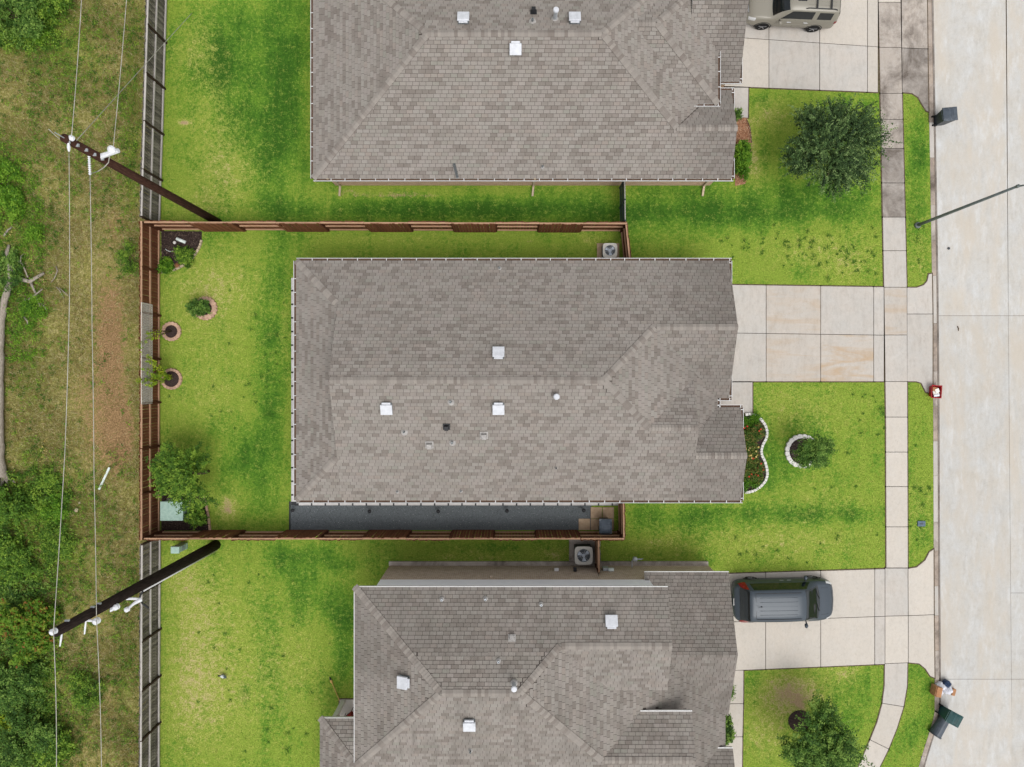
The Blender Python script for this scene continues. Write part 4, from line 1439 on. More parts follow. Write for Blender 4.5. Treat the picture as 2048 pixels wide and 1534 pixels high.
# ------------------------------------------------------------------ fences
def picket_mesh(name, w, h, t, mat):
    b = MB()
    c = w * 0.22
    prof = [(-w / 2, 0), (w / 2, 0), (w / 2, h - c), (w / 2 - c, h), (-w / 2 + c, h), (-w / 2, h - c)]
    vs = [(x, -t / 2, z) for x, z in prof] + [(x, t / 2, z) for x, z in prof]
    b.add(vs, [tuple(range(6)), tuple(range(11, 5, -1))] + [(i, 6 + i, 6 + (i + 1) % 6, (i + 1) % 6) for i in range(6)])
    me = bpy.data.meshes.new(name)
    me.from_pydata(b.v, [], b.f)
    me.materials.append(mat)
    return me


def box_mesh(name, s, mat):
    b = MB().box((0, 0, 0), s)
    me = bpy.data.meshes.new(name)
    me.from_pydata(b.v, [], b.f)
    me.materials.append(mat)
    return me


def fence(name, label, a, b, h, sides, pick, rail, post, panel=2.4, group="wooden yard fences", rails=(0.16, 1.05, 1.92), cap=0.0, gap=0.146, zb=0.0):
    """Picket fence from a to b (metres): posts, rails and one object for each picket. sides = list of +1/-1 for each panel in turn."""
    a, b = Vector((*a, zb)), Vector((*b, zb))
    d = b - a
    L = d.length
    root = empty(name, a, math.atan2(d.y, d.x), world_parts=False)
    tag(root, label, "fence", group)
    n = max(1, round(L / panel))
    pl = L / n
    pm = [picket_mesh("picket", 0.138, h + dh, 0.018, M[pick]) for dh in (0.0, -0.015, 0.012)]
    post_m = box_mesh("post", (0.09, 0.09, h - 0.06), M[post])
    rail_m = box_mesh("rail", (pl - 0.01, 0.085, 0.05), M[rail])
    rail_l = box_mesh("rail", (pl - 0.13, 0.06, 0.09), M[rail])
    for i in range(n + 1):
        share("post", post_m, root, (min(max(i * pl, 0.05), L - 0.05), 0, (h - 0.06) / 2))
    for i in range(n):
        s = sides[i % len(sides)]
        x0 = i * pl
        for k, rz in enumerate(rails):
            top = k == len(rails) - 1
            share("rail", rail_m if top else rail_l, root, (x0 + pl / 2, s * 0.018 if not top else s * 0.006, rz * h / 2.0 + random.uniform(-.008, .008)), (0, random.uniform(-.004, .004), 0))
        m = int(pl / gap)
        for k in range(m):
            share("picket", random.choice(pm), root, (x0 + (k + 0.5) * pl / m, s * 0.062 + random.uniform(-.003, .003), random.uniform(0, .02)),
                  (random.uniform(-.012, .012), random.uniform(-.006, .006), 0))
    if cap:
        for i in range(n):
            share("cap_board", box_mesh("cap_board", (pl - 0.006, cap, 0.03), M[rail]), root, (x0 * 0 + (i + 0.5) * pl, 0.0, h + 0.035), (0, random.uniform(-.004, .004), random.uniform(-.004, .004)))
    return root


bx = P2(321.5, 450)[0]
backN, backS = P2(321.5, 457)[1], P2(321.5, 1066)[1]
fence("picket_fence", "brown stained back fence behind the middle yard with trellis panels on it", (bx, backS + 0.05), (bx, backN - 0.05), 2.0, [1], "picket_brown", "rail_brown", "post_brown")
fence("picket_fence", "weathered grey back fence running to the top edge beside the upper lawn", (bx + 0.02, backN + 0.1), (-17.85, 22.5), 2.05, [1], "picket_grey", "rail_grey", "post_dark")
fence("picket_fence", "weathered grey back fence running to the bottom edge beside the lower lawn", (bx + 0.05, backS - 0.1), (bx - 0.02, -22.5), 2.05, [-1], "picket_grey", "rail_grey", "post_dark")
fnY = P2(0, 461)[1]
fence("picket_fence", "brown side fence with alternating panels between the middle and upper yards", (bx + 0.08, P2(0, 460.5)[1]), (P2(1243, 0)[0], P2(0, 463)[1]), 1.9, [1, -1], "picket_brown", "rail_brown", "post_brown", 2.2)
fence("picket_fence", "brown side fence with alternating panels along the dark gravel strip", (bx + 0.08, P2(0, 1062)[1]), (P2(1237, 0)[0], P2(0, 1062)[1]), 1.9, [-1, 1], "picket_brown", "rail_brown", "post_brown", 2.2)
fence("picket_fence", "short brown fence joining the middle house to its upper side fence", (P2(1241, 0)[0], P2(0, 462)[1]), (P2(1248, 0)[0], P2(0, 530)[1]), 1.85, [1], "picket_brown", "rail_brown", "post_brown", 1.9)
fence("picket_fence", "short brown fence closing the gravel strip beside the wheeled bin", (P2(1236, 0)[0], P2(0, 995)[1]), (P2(1237, 0)[0], P2(0, 1064)[1]), 1.85, [1], "picket_brown", "rail_brown", "post_brown", 1.9)
fence("picket_fence", "short weathered fence shielding the air conditioner of the bottom house", (P2(1189, 0)[0], P2(0, 1066)[1]), (P2(1190, 0)[0], P2(0, 1129)[1]), 1.8, [1], "picket_grey", "rail_brown", "post_brown", 1.7)
# grey gate between the middle side fence and the upper house
gt = empty("garden_gate", (P2(1241, 0)[0], P2(0, 459)[1], 0))
tag(gt, "narrow dark metal gate and grey rail beside the upper house wall", "gate")
ga, gb = Vector((P2(1240, 0)[0], P2(0, 459)[1], 0)), Vector((P2(1239, 0)[0], P2(0, 374)[1], 0))
for t in (0.03, 0.5, 0.97):
    MB().box(ga.lerp(gb, t) + Vector((0, 0, 0.9)), (0.07, 0.07, 1.8)).build("post", M["iron_black"], gt)
for z in (0.15, 1.0, 1.72):
    MB().beam(ga + Vector((0, 0, z)), gb + Vector((0, 0, z)), 0.04, 0.05).build("rail", M["rail_grey" if z > 1.5 else "iron_black"], gt)
for k in range(17):
    MB().box(ga.lerp(gb, (k + 0.5) / 17) + Vector((0.02, 0, 0.93)), (0.015, 0.10, 1.65)).build("bar", M["iron_black"], gt)

# trellis panels fixed inside the back fence
tm = mottled("trellis_plastic", C(196, 190, 180), C(220, 214, 204), 6, 0.7, 0.2, bump=0.05)
for i, (ya, yb) in enumerate(((607, 656), (657, 710), (711, 760), (761, 808))):
    k_ = (CAM_H - 1.45) / FOC
    y0, y1 = (767 - yb) * k_, (767 - ya) * k_
    x = bx + 0.03
    tr = empty("trellis_panel", (x, (y0 + y1) / 2, 0.85))
    tag(tr, ["pale trellis panel on the back fence, topmost of four in the photo", "second pale trellis panel down the back fence", "third pale trellis panel down the back fence, under the lime vine",
             "lowest pale trellis panel on the back fence, below the vine"][i], "trellis", "trellis panels on the back fence")
    fr = MB()
    z0, z1 = 0.95, 1.98
    fr.beam((x, y0, z0), (x, y1, z0), 0.03, 0.03).beam((x, y0, z1), (x, y1, z1), 0.03, 0.03).beam((x, y0 + .015, z0), (x, y0 + .015, z1), 0.03, 0.03).beam((x, y1 - .015, z0), (x, y1 - .015, z1), 0.03, 0.03)
    fr.build("frame", tm, tr)
    ms = MB()
    W, Hh = y1 - y0, z1 - z0
    for s in (1, -1):
        c = -Hh
        while c < W:
            p0 = max(0, c), max(0, -c)
            t1 = min(W - c, Hh)
            q = [(c + t, t) for t in (max(0, -c), t1)]
            if q[1][1] > q[0][1]:
                yy = [(y0 + u if s > 0 else y1 - u) for u, _ in q]
                ms.beam((x + 0.012 * s, yy[0], z0 + q[0][1]), (x + 0.012 * s, yy[1], z0 + q[1][1]), 0.008, 0.026)
            c += 0.125
    lm = ms.build("lattice", tm, tr)
    lm["kind"] = "stuff"

# ------------------------------------------------------------------ utility poles and wires
pa0, pa1 = P(437, 443, 0), Vector((0, 0, 12.7))
pole_a = empty("utility_pole", (-15.3, 8.40, 0))
tag(pole_a, "brown wooden utility pole rising from the fence between the upper yards", "utility pole", "utility poles behind the houses")
AX, AY = -15.3, 8.40
MB().tube([(AX, AY, -0.3), (AX, AY, 6), (AX - .02, AY, 12.72)], [0.20, 0.175, 0.145], 14).build("shaft", M["pole_wood_brown"], pole_a, smooth=True)
hw = MB()
for k in range(4):
    hw.box((AX + 0.13, AY - 0.08, 12.2 - 0.5 * k), (0.1, 0.1, 0.06))
hw.tube([(AX + .05, AY + .12, 12.6), (AX + .1, AY - .15, 12.6)], 0.03, 6)
hw.build("bolt_hardware", M["galvanised"], pole_a)
arm = P(213, 308, 11.0)
arm = P(237, 301, 10.9)
MB().tube([(AX + .1, AY, 10.75), (arm.x, arm.y, 10.9)], [0.10, 0.085], 10).build("standoff_arm", M["insulator"], pole_a)
MB().tube([(AX - .02, AY, 12.7), (AX - .05, AY + .03, 13.15)], 0.02, 6).build("lightning_rod", M["galvanised"], pole_a)
tipA = P(225, 300, 11.0)
MB().lathe((tipA.x, tipA.y, 10.95), [(0.05, .05), (0.14, .10), (0.09, .14), (0.13, .18), (0.05, .24)], 14).build("insulator", M["insulator"], pole_a)
i1 = P(143, 276, 12.6)
MB().lathe((i1.x, i1.y, 12.6), [(0.04, -.1), (0.10, -.04), (0.07, 0), (0.10, .04), (0.03, .1)], 12).build("insulator", M["insulator"], pole_a)
s0, s1 = P(178, 311, 11.2), P(180, 350, 11.2)
sp = MB()
nseg = 9
pts, rr = [], []
for k in range(nseg * 2 + 1):
    pts.append(Vector(s0).lerp(s1, k / (nseg * 2)))
    rr.append(0.055 if k % 2 else 0.025)
sp.tube(pts, rr, 10)
sp.build("strain_insulator", M["insulator"], pole_a)
s2_, s3_ = P(137, 286, 12.6), P(138, 303, 12.5)
MB().tube([s2_, Vector(s2_).lerp(s3_, .5), s3_], [0.03, 0.06, 0.03], 8).build("strain_insulator", M["insulator"], pole_a)
jp = [P(219, 313, 10.9), P(217, 325, 10.6), P(208, 335, 10.5), P(195, 343, 10.6), P(182, 347, 11.1)]
MB().tube(jp, 0.018, 6).build("jumper_wire", M["wire"], pole_a)
MB().tube([P(97, 258, 12.9), P(112, 272, 12.8), P(135, 290, 12.3)], 0.012, 6).build("jumper_wire", M["wire"], pole_a)

BX, BY = -15.43, -8.41
pole_b = empty("utility_pole", (BX, BY, 0))
tag(pole_b, "tarred black utility pole with white conduit rising from the lower yard", "utility pole", "utility poles behind the houses")
MB().tube([(BX, BY, -0.3), (BX, BY, 6), (BX, BY, 13.0)], [0.26, 0.225, 0.165], 14).build("shaft", M["pole_wood_black"], pole_b, smooth=True)
MB().tube([(BX + 0.05, BY - 0.26, 0.0), (BX + 0.03, BY - 0.235, 7.4)], 0.055, 10).build("conduit", M["white_metal"], pole_b, smooth=True)
for px_, py_, z in ((128, 1245, 12.4), (181, 1219, 10.9), (196, 1207, 10.5)):
    v = P(px_, py_, z)
    MB().box((BX + 0.02, BY + 0.2, z), (0.14, 0.06, 0.08)).build("bracket", M["galvanised"], pole_b)


def insul(p, r, h, parent, name="insulator", mat="insulator"):
    MB().lathe(p, [(r * .4, -h / 2), (r, -h / 4), (r * .7, 0), (r, h / 4), (r * .45, h / 2)], 14).build(name, M[mat], parent)


tb = P(107, 1263, 13.1)
MB().beam((BX, BY - .02, 12.9), (tb.x, tb.y, 13.1), 0.06, 0.08).build("bracket", M["galvanised"], pole_b)
insul(tb, 0.11, 0.3, pole_b)
a2 = P(193, 1242, 11.3)
MB().tube([(BX, BY - .1, 11.2), P(170, 1240, 11.3), a2], 0.05, 8).build("standoff_arm", M["insulator"], pole_b)
insul(a2, 0.125, 0.3, pole_b)
for p, q in ((P(172, 1242, 11.2), P(169, 1268, 11.0)), (P(124, 1266, 12.7), P(120, 1292, 12.5))):
    MB().tube([p, Vector(p).lerp(q, .5), q], [0.025, 0.035, 0.025], 8).build("fuse_tube", M["insulator"], pole_b)
a3 = P(236, 1215, 9.6)
MB().tube([(BX, BY - .15, 9.6), P(222, 1221, 9.6), P(236, 1213, 9.7)], 0.06, 8).build("arrester", M["insulator"], pole_b)
insul(P(232, 1214, 9.7), 0.12, 0.3, pole_b)
MB().tube([(BX, BY - .2, 8.6), P(265, 1197, 8.5), P(282, 1199, 8.4)], 0.055, 8).build("cutout_arm", M["insulator"], pole_b)
MB().tube([P(282, 1199, 8.4), P(268, 1207, 8.6), P(255, 1218, 8.8)], [0.09, 0.06, 0.045], 8).build("cutout", M["insulator"], pole_b)
insul(P(254, 1219, 8.8), 0.1, 0.22, pole_b)
MB().tube([(BX + .04, BY - .24, 7.4), P(279, 1195, 7.5), P(285, 1207, 7.2), P(297, 1216, 7.0)], 0.04, 8).build("power_lead", M["black_plastic"], pole_b)


def wire(label, pts, r=0.0135, sag=0.0):
    """Overhead conductor through 3-D points with a little sag between them."""
    path = []
    pts = [Vector(p) for p in pts]
    for a, b in zip(pts[:-1], pts[1:]):
        for k in range(10):
            t = k / 10
            p = a.lerp(b, t)
            p.z -= sag * 4 * t * (1 - t)
            path.append(p)
    path.append(pts[-1])
    o = MB().tube(path, r, 6).build("overhead_wire", M["wire"], smooth=True)
    return tag(o, label, "wire", "overhead wires")


far = 45.0
top1 = P(163, 0, 12.4)
wire("upper span of the left overhead wire, reaching the brown pole top from above", [(top1.x - 0.2, far, 13.2), top1, P(143, 274, 12.75)], sag=0.03)
wire("left overhead wire strung between the brown pole top and the black pole top", [P(138, 303, 12.5), P(139, 600, 12.35), P(130, 900, 12.4), P(107, 1263, 13.25)], sag=0.02)
bot1 = P(113, 1534, 12.6)
wire("left overhead wire running from the black pole top to the bottom edge", [P(107, 1263, 13.25), bot1, (bot1.x + .2, -far, 13.0)], sag=0.05)
top2 = P(253, 0, 11.0)
wire("upper span of the right overhead wire, ending at the white standoff arm", [(top2.x, far, 11.4), top2, P(226, 299, 11.1)], sag=0.03)
wire("right overhead wire strung from the ribbed insulator to the black pole's arm", [P(180, 350, 11.2), P(184, 650, 10.9), P(188, 950, 11.0), P(193, 1240, 11.5)], sag=0.02)
bot2 = P(203, 1534, 11.0)
wire("right overhead wire running from the black pole's arm to the bottom edge", [P(193, 1240, 11.5), bot2, (bot2.x, -far, 11.3)], sag=0.05)
wire("slanting guy wire from the brown pole down across the grey back fence", [P(153, 281, 12.3), P(330, 85, 2.6), P(384, 26, 0.0)], 0.012)

# ------------------------------------------------------------------ vehicles
def catmull(xs, ys, x):
    i = max(0, min(len(xs) - 2, int(np.searchsorted(xs, x)) - 1))
    t = (x - xs[i]) / (xs[i + 1] - xs[i])
    y1, y2 = ys[i], ys[i + 1]
    m1 = (ys[i + 1] - ys[i - 1]) / (xs[i + 1] - xs[i - 1]) if i > 0 else (y2 - y1) / (xs[i + 1] - xs[i])
    m2 = (ys[i + 2] - ys[i]) / (xs[i + 2] - xs[i]) if i + 2 < len(xs) else (y2 - y1) / (xs[i + 1] - xs[i])
    h = xs[i + 1] - xs[i]
    return (2 * t ** 3 - 3 * t ** 2 + 1) * y1 + (t ** 3 - 2 * t ** 2 + t) * h * m1 + (-2 * t ** 3 + 3 * t ** 2) * y2 + (t ** 3 - t ** 2) * h * m2


class CarBody:
    """Lofted body: columns x, sill z, belt z, top z, sill half-width, belt half-width, roof-edge half-width."""

    def __init__(self, rows):
        r = np.array(rows, float)
        self.x = r[:, 0]
        self.c = [r[:, i] for i in range(1, 7)]

    def prof(self, x):
        zs, zb, zt, ws, wb, wr = [float(catmull(self.x, c, x)) for c in self.c]
        zm = zs + (zb - zs) * 0.5
        return [(ws * 0.93, zs), (ws * 0.995, zs + (zb - zs) * 0.14), (ws * 1.0, zm), (wb * 1.0, zb - 0.05), (wb * 0.985, zb),
                (wb * .985 + (wr - wb * .985) * .93, zb + (zt - zb) * 0.90), (wr - 0.03, zb + (zt - zb) * 0.975 + 0.0), (wr * 0.55, zt + 0.005), (0.0, zt + 0.03)]

    def S(self, x, k, s=1):
        p = self.prof(x)
        i = max(0, min(len(p) - 2, int(k)))
        t = k - i
        y = p[i][0] + (p[i + 1][0] - p[i][0]) * t
        z = p[i][1] + (p[i + 1][1] - p[i][1]) * t
        return Vector((x, y * s, z))

    def normal(self, x, k, s):
        e = 0.01
        a = self.S(x + e, k, s) - self.S(x - e, k, s)
        k0, k1 = max(0, k - 0.05), min(8, k + 0.05)
        b = self.S(x, k1, s) - self.S(x, k0, s)
        n = a.cross(b) * -s
        return n.normalized() if n.length > 1e-9 else Vector((0, 0, 1))

    def body(self, parent, mat, nx=64):
        xs = np.linspace(self.x[0], self.x[-1], nx)
        V, F = [], []
        for x in xs:
            p = self.prof(x)
            ring = [(x, y, z) for y, z in p] + [(x, -y, z) for y, z in p[-2::-1]]
            V += ring
        n = 17
        for i in range(nx - 1):
            for k in range(n - 1):
                F.append((i * n + k, i * n + k + 1, (i + 1) * n + k + 1, (i + 1) * n + k))
            F.append((i * n + n - 1, i * n, (i + 1) * n, (i + 1) * n + n - 1))
        F.append(tuple(range(n - 1, -1, -1)))
        F.append(tuple((nx - 1) * n + k for k in range(n)))
        return mesh_obj("body", V, F, mat, parent, smooth=True)

    def patch(self, name, parent, mat, xa, xb, ka, kb, s=0, off=0.006, nx=14, nk=8, shape=None):
        """Panel lying on the body between x xa..xb and profile ka..kb; s=0 spans both sides across the top."""
        V, F = [], []
        if s == 0:
            ks = [(ka + (8 - ka) * j / nk, 1) for j in range(nk + 1)] + [(8 - (8 - ka) * j / nk, -1) for j in range(1, nk + 1)]
        else:
            ks = [(ka + (kb - ka) * j / nk, s) for j in range(nk + 1)]
        for i in range(nx + 1):
            for j, (k, sd_) in enumerate(ks):
                u, v = i / nx, j / (len(ks) - 1)
                x = xa + (xb - xa) * u
                if shape: x, k = shape(u, v, x, k)
                V.append(self.S(x, k, sd_) + self.normal(x, k, sd_) * off)
        m = len(ks)
        for i in range(nx):
            for j in range(m - 1):
                F.append((i * m + j, i * m + j + 1, (i + 1) * m + j + 1, (i + 1) * m + j))
        return mesh_obj(name, V, F, mat, parent, smooth=True)


def wheel(parent, x, y, r=0.34, w=0.23, s=1, spokes=5):
    t = MB().lathe((x, y, r), [(r * .62, -w / 2), (r * .93, -w / 2), (r, -w * .3), (r, w * .3), (r * .93, w / 2), (r * .62, w / 2)], 28, 'Y').build("wheel", M["rubber"], parent)
    rim = MB()
    yo = y + s * (w / 2 - 0.02)
    rim.lathe((x, yo, r), [(r * .64, -.02), (r * .64, .012), (r * .56, .012), (r * .54, -.02)], 24, 'Y', cap=False)
    rim.lathe((x, yo, r), [(r * .12, -.02), (r * .12, .02), (r * .02, .025)], 12, 'Y')
    for k in range(spokes):
        a = 2 * math.pi * k / spokes + 0.3
        rim.beam((x, yo, r), (x + math.cos(a) * r * .6, yo, r + math.sin(a) * r * .6), 0.07, 0.03)
    rim.build("rim", M["alloy"], t)
    MB().lathe((x, yo - s * 0.04, r), [(r * .62, -.01), (r * .62, .01)], 24, 'Y').build("brake_disc", M["rubber"], t)


def arch(parent, x, y, r, s):
    b = MB()
    pts = [(x + math.cos(a) * r, y, 0.36 + math.sin(a) * r) for a in np.linspace(-0.1, math.pi + .1, 16)]
    b.tube(pts, 0.03, 6)
    n = len(pts)
    disc = [(x, y - s * .01, 0.36)] + [(px_, y - s * .005, pz) for px_, _, pz in pts]
    b.add(disc, [(0, i, i + 1) for i in range(1, n)])
    b.build("wheel_arch", M["black_plastic"], parent)


def mirror(parent, x, y, z, s, mat):
    b = MB().tube([(x, y, z), (x + .02, y + s * .1, z + .03)], 0.035, 8).build("mirror_arm", M["black_plastic"], parent)
    m = MB()
    m.tube([(x - .02, y + s * .08, z + .06), (x - .0, y + s * .18, z + .07), (x - .02, y + s * .27, z + .06)], [0.07, 0.095, 0.06], 10)
    m.build("mirror_shell", mat, b, smooth=True)


# minivan (nose to the right in the photo)
mv_c = P(1556.5, 1191)
MV = empty("minivan", (mv_c.x, mv_c.y, 0.03), math.radians(1.0), world_parts=False)
MV.scale = (1.01, 1.06, 1.0)
tag(MV, "slate grey minivan parked nose outwards on the lower driveway", "minivan")
mvb = CarBody([  # x, z sill, z belt, z top, w sill, w belt, w roof edge
    (-2.58, 0.50, 0.80, 0.86, 0.62, 0.60, 0.45), (-2.50, 0.34, 0.92, 1.00, 0.80, 0.80, 0.66), (-2.36, 0.27, 1.00, 1.12, 0.91, 0.90, 0.76),
    (-2.20, 0.24, 1.04, 1.48, 0.95, 0.95, 0.70), (-2.0, 0.22, 1.05, 1.68, 0.97, 0.97, 0.70), (-1.75, 0.22, 1.05, 1.735, 0.975, 0.975, 0.71), (-0.6, 0.22, 1.04, 1.76, 0.98, 0.98, 0.73),
    (0.35, 0.22, 1.03, 1.74, 0.98, 0.98, 0.72), (0.75, 0.22, 1.02, 1.66, 0.98, 0.98, 0.70), (1.15, 0.22, 1.01, 1.40, 0.98, 0.975, 0.72), (1.55, 0.22, 0.99, 1.12, 0.975, 0.96, 0.80),
    (1.72, 0.22, 0.965, 1.06, 0.97, 0.95, 0.80), (2.05, 0.22, 0.88, 0.98, 0.95, 0.92, 0.76), (2.32, 0.24, 0.76, 0.87, 0.87, 0.84, 0.66), (2.48, 0.28, 0.62, 0.72, 0.74, 0.70, 0.5), (2.56, 0.34, 0.52, 0.58, 0.58, 0.52, 0.36)])
mvb.body(MV, M["paint_slate"])
mvb.patch("windshield", MV, M["car_glass"], 0.78, 1.66, 5.7, 8, 0, shape=lambda u, v, x, k: (x - 0.12 * (2 * v - 1) ** 2 * (0.6 + 0.6 * u), k))
mvb.patch("rear_window", MV, M["car_glass"], -2.38, -2.03, 5.0, 8, 0, shape=lambda u, v, x, k: (x + 0.06 * (2 * v - 1) ** 2, k))
for s in (1, -1):
    mvb.patch("side_window", MV, M["car_glass"], -1.85, 0.95, 4.15, 4.95, s, shape=lambda u, v, x, k: (x + (0.24 * (1 - v) if u > .5 else 0.06 * v) * abs(2 * u - 1) - 0.1 * v * u, k))
    mvb.patch("tail_lamp", MV, M["red_lamp"], -2.42, -2.10, 3.2, 4.9, s, off=0.012, shape=lambda u, v, x, k: (x + 0.10 * v, k))
    mvb.patch("headlamp", MV, M["clear_lamp"], 2.05, 2.40, 3.2, 4.6, s, off=0.01)
    mirror(MV, 0.98, 0.97 * s, 1.02, s, M["paint_slate"])
    for x in (-1.52, 1.58):
        arch(MV, x, 0.955 * s, 0.38, s)
        wheel(MV, x, 0.86 * s, 0.335, 0.23, s)
    for x in (-0.15, 0.22):
        MB().box((x, s * 0.985, 0.86), (0.2, 0.03, 0.035)).build("door_handle", M["alloy"], MV, bevel=0.008)
    ln = MB()
    for x in (0.05, -1.25):
        ln.beam(mvb.S(x, 1, s) + Vector((0, s * .001, 0)), mvb.S(x, 3.9, s) + Vector((0, s * .002, 0)), 0.008, 0.012)
    ln.build("door_seam", M["black_plastic"], MV)
for k in range(5):
    y = -0.40 + 0.20 * k
    rb = [mvb.S(x, 7, 1) for x in np.linspace(-1.55, 0.3, 9)]
    MB().tube([(p.x, y, p.z + 0.020 - 0.10 * y * y) for p in rb], 0.008, 6).build("roof_rib", M["paint_slate"], MV, smooth=True)
for y in (-0.60, 0.60):
    rb = [mvb.S(x, 7, 1) for x in np.linspace(-1.7, 0.5, 9)]
    MB().tube([(p.x, y * 1.02, p.z + 0.0) for p in rb], 0.014, 6).build("roof_seam", M["black_plastic"], MV)
MB().beam((-1.74, -0.62, 1.745), (-1.74, 0.62, 1.745), 0.012, 0.014).build("roof_seam", M["black_plastic"], MV)
MB().lathe((-1.48, 0.0, 1.765), [(0.04, -.03), (0.035, .03), (.01, .05)], 10).tube([(-1.48, 0, 1.8), (-1.7, 0, 1.92)], 0.008, 5).build("aerial", M["black_plastic"], MV)
MB().box((-2.56, 0, 0.86), (0.03, 0.34, 0.13), rot=Matrix.Rotation(math.radians(-25), 3, 'Y')).build("number_plate", M["plate"], MV)
MB().tube([(-2.5, -0.75, 0.62), (-2.6, 0, 0.62), (-2.5, 0.75, 0.62)], 0.05, 8).build("rear_bumper_strip", M["black_plastic"], MV)
wp = MB()
for y in (-0.45, 0.15):
    a, b = mvb.S(1.63, 7.2, 1), mvb.S(1.50, 7.2, 1)
    wp.beam((1.66, y, a.z + .03), (1.48, y + .45, b.z + .05), 0.02, 0.02)
wp.build("wiper", M["black_plastic"], MV)
hs = MB()
hs.tube([mvb.S(1.75, 6.4, 1) + Vector((0, 0, .004)), mvb.S(2.1, 6.3, 1) + Vector((0, 0, .004)), mvb.S(2.38, 6.6, 1) + Vector((0, 0, .004)), mvb.S(2.42, 8, 1) + Vector((0, 0, .006)), mvb.S(2.38, 6.6, -1) + Vector((0, 0, .004)), mvb.S(2.1, 6.3, -1) + Vector((0, 0, .004)), mvb.S(1.75, 6.4, -1) + Vector((0, 0, .004))], 0.006, 5)
hs.build("bonnet_seam", M["black_plastic"], MV)

# sport utility vehicle (nose to the left)
sv_c = P(1571, 27)
SV = empty("suv", (sv_c.x, sv_c.y, 0.03), math.radians(180 - 2.6), world_parts=False)
SV.scale = (0.94, 0.97, 0.98)
tag(SV, "champagne coloured boxy car with roof rack on the upper driveway, cut by the top edge", "suv")
svb = CarBody([
    (-2.42, 0.52, 0.92, 1.00, 0.80, 0.78, 0.66), (-2.36, 0.40, 1.08, 1.25, 0.90, 0.90, 0.78), (-2.28, 0.34, 1.14, 1.62, 0.94, 0.94, 0.78), (-2.16, 0.32, 1.16, 1.76, 0.96, 0.96, 0.78), (-1.9, 0.32, 1.16, 1.80, 0.97, 0.97, 0.79),
    (-0.6, 0.32, 1.14, 1.82, 0.975, 0.975, 0.80), (0.2, 0.32, 1.13, 1.80, 0.975, 0.975, 0.79), (0.50, 0.32, 1.12, 1.72, 0.975, 0.975, 0.78), (0.80, 0.32, 1.12, 1.50, 0.975, 0.975, 0.78), (1.10, 0.32, 1.11, 1.24, 0.975, 0.97, 0.84),
    (1.22, 0.32, 1.10, 1.17, 0.975, 0.965, 0.87), (1.75, 0.32, 1.04, 1.13, 0.965, 0.95, 0.84), (2.10, 0.33, 0.98, 1.07, 0.93, 0.91, 0.80), (2.30, 0.36, 0.90, 0.98, 0.86, 0.83, 0.70), (2.40, 0.42, 0.78, 0.84, 0.76, 0.72, 0.58)])
svb.body(SV, M["paint_champagne"])
svb.patch("windshield", SV, M["car_glass"], 0.46, 1.18, 5.8, 8, 0, shape=lambda u, v, x, k: (x - 0.07 * (2 * v - 1) ** 2, k))
svb.patch("rear_window", SV, M["car_glass"], -2.33, -2.22, 5.0, 8, 0)
for s in (1, -1):
    svb.patch("side_window", SV, M["car_glass"], -0.95, 0.72, 4.15, 4.95, s, shape=lambda u, v, x, k: (x - 0.5 * v * u ** 3, k))
    svb.patch("quarter_window", SV, M["car_glass"], -1.95, -1.2, 4.15, 4.9, s)
    svb.patch("tail_lamp", SV, M["red_lamp"], -2.38, -2.20, 2.6, 3.9, s, off=0.012)
    svb.patch("headlamp", SV, M["clear_lamp"], 1.98, 2.33, 2.7, 4.5, s, off=0.01)
    mirror(SV, 0.72, 0.97 * s, 1.10, s, M["paint_champagne"])
    for x in (-1.38, 1.40):
        arch(SV, x, 0.955 * s, 0.43, s)
        wheel(SV, x, 0.86 * s, 0.375, 0.25, s)
    for x in (0.18, -0.72):
        MB().box((x, s * 0.985, 0.95), (0.22, 0.03, 0.035)).build("door_handle", M["alloy"], SV, bevel=0.008)
    MB().beam((-1.1, s * 0.985, 0.72), (0.9, s * 0.985, 0.72), 0.02, 0.045).build("side_moulding", M["paint_champagne"], SV)
    MB().tube([(-2.05, s * .70, 1.80), (-1.9, s * .70, 1.87), (-0.55, s * .70, 1.88), (-0.4, s * .70, 1.81)], 0.026, 8).build("roof_rail", M["black_plastic"], SV)
    ln = MB()
    for x in (0.95, -0.12, -1.08):
        ln.beam(svb.S(x, 1, s) + Vector((0, s * .001, 0)), svb.S(x, 3.9, s) + Vector((0, s * .002, 0)), 0.008, 0.012)
    ln.build("door_seam", M["black_plastic"], SV)
for x in (-1.70, -0.95):
    MB().beam((x, -0.70, 1.895), (x, 0.70, 1.895), 0.07, 0.03).build("cross_bar", M["black_plastic"], SV)
svb.patch("sunroof", SV, M["car_glass"], -0.42, 0.05, 7.25, 8, 0, off=0.006)
MB().box((2.40, 0, 0.82), (0.06, 0.9, 0.22)).build("grille", M["black_plastic"], SV)
MB().tube([(2.36, -0.55, 0.95), (2.45, 0, 0.95), (2.36, 0.55, 0.95)], 0.035, 8).build("grille_bar", M["alloy"], SV)
MB().box((-2.44, 0, 0.85), (0.03, 0.34, 0.13)).build("number_plate", M["plate"], SV)
MB().beam((-2.46, -0.7, 0.55), (-2.46, 0.7, 0.55), 0.06, 0.16).build("rear_bumper_strip", M["black_plastic"], SV)
for k in range(6):
    y = -0.5 + 0.2 * k
    MB().beam((-2.0, y, 1.822), (-0.55, y, 1.832), 0.012, 0.008).build("roof_rib", M["paint_champagne"], SV)


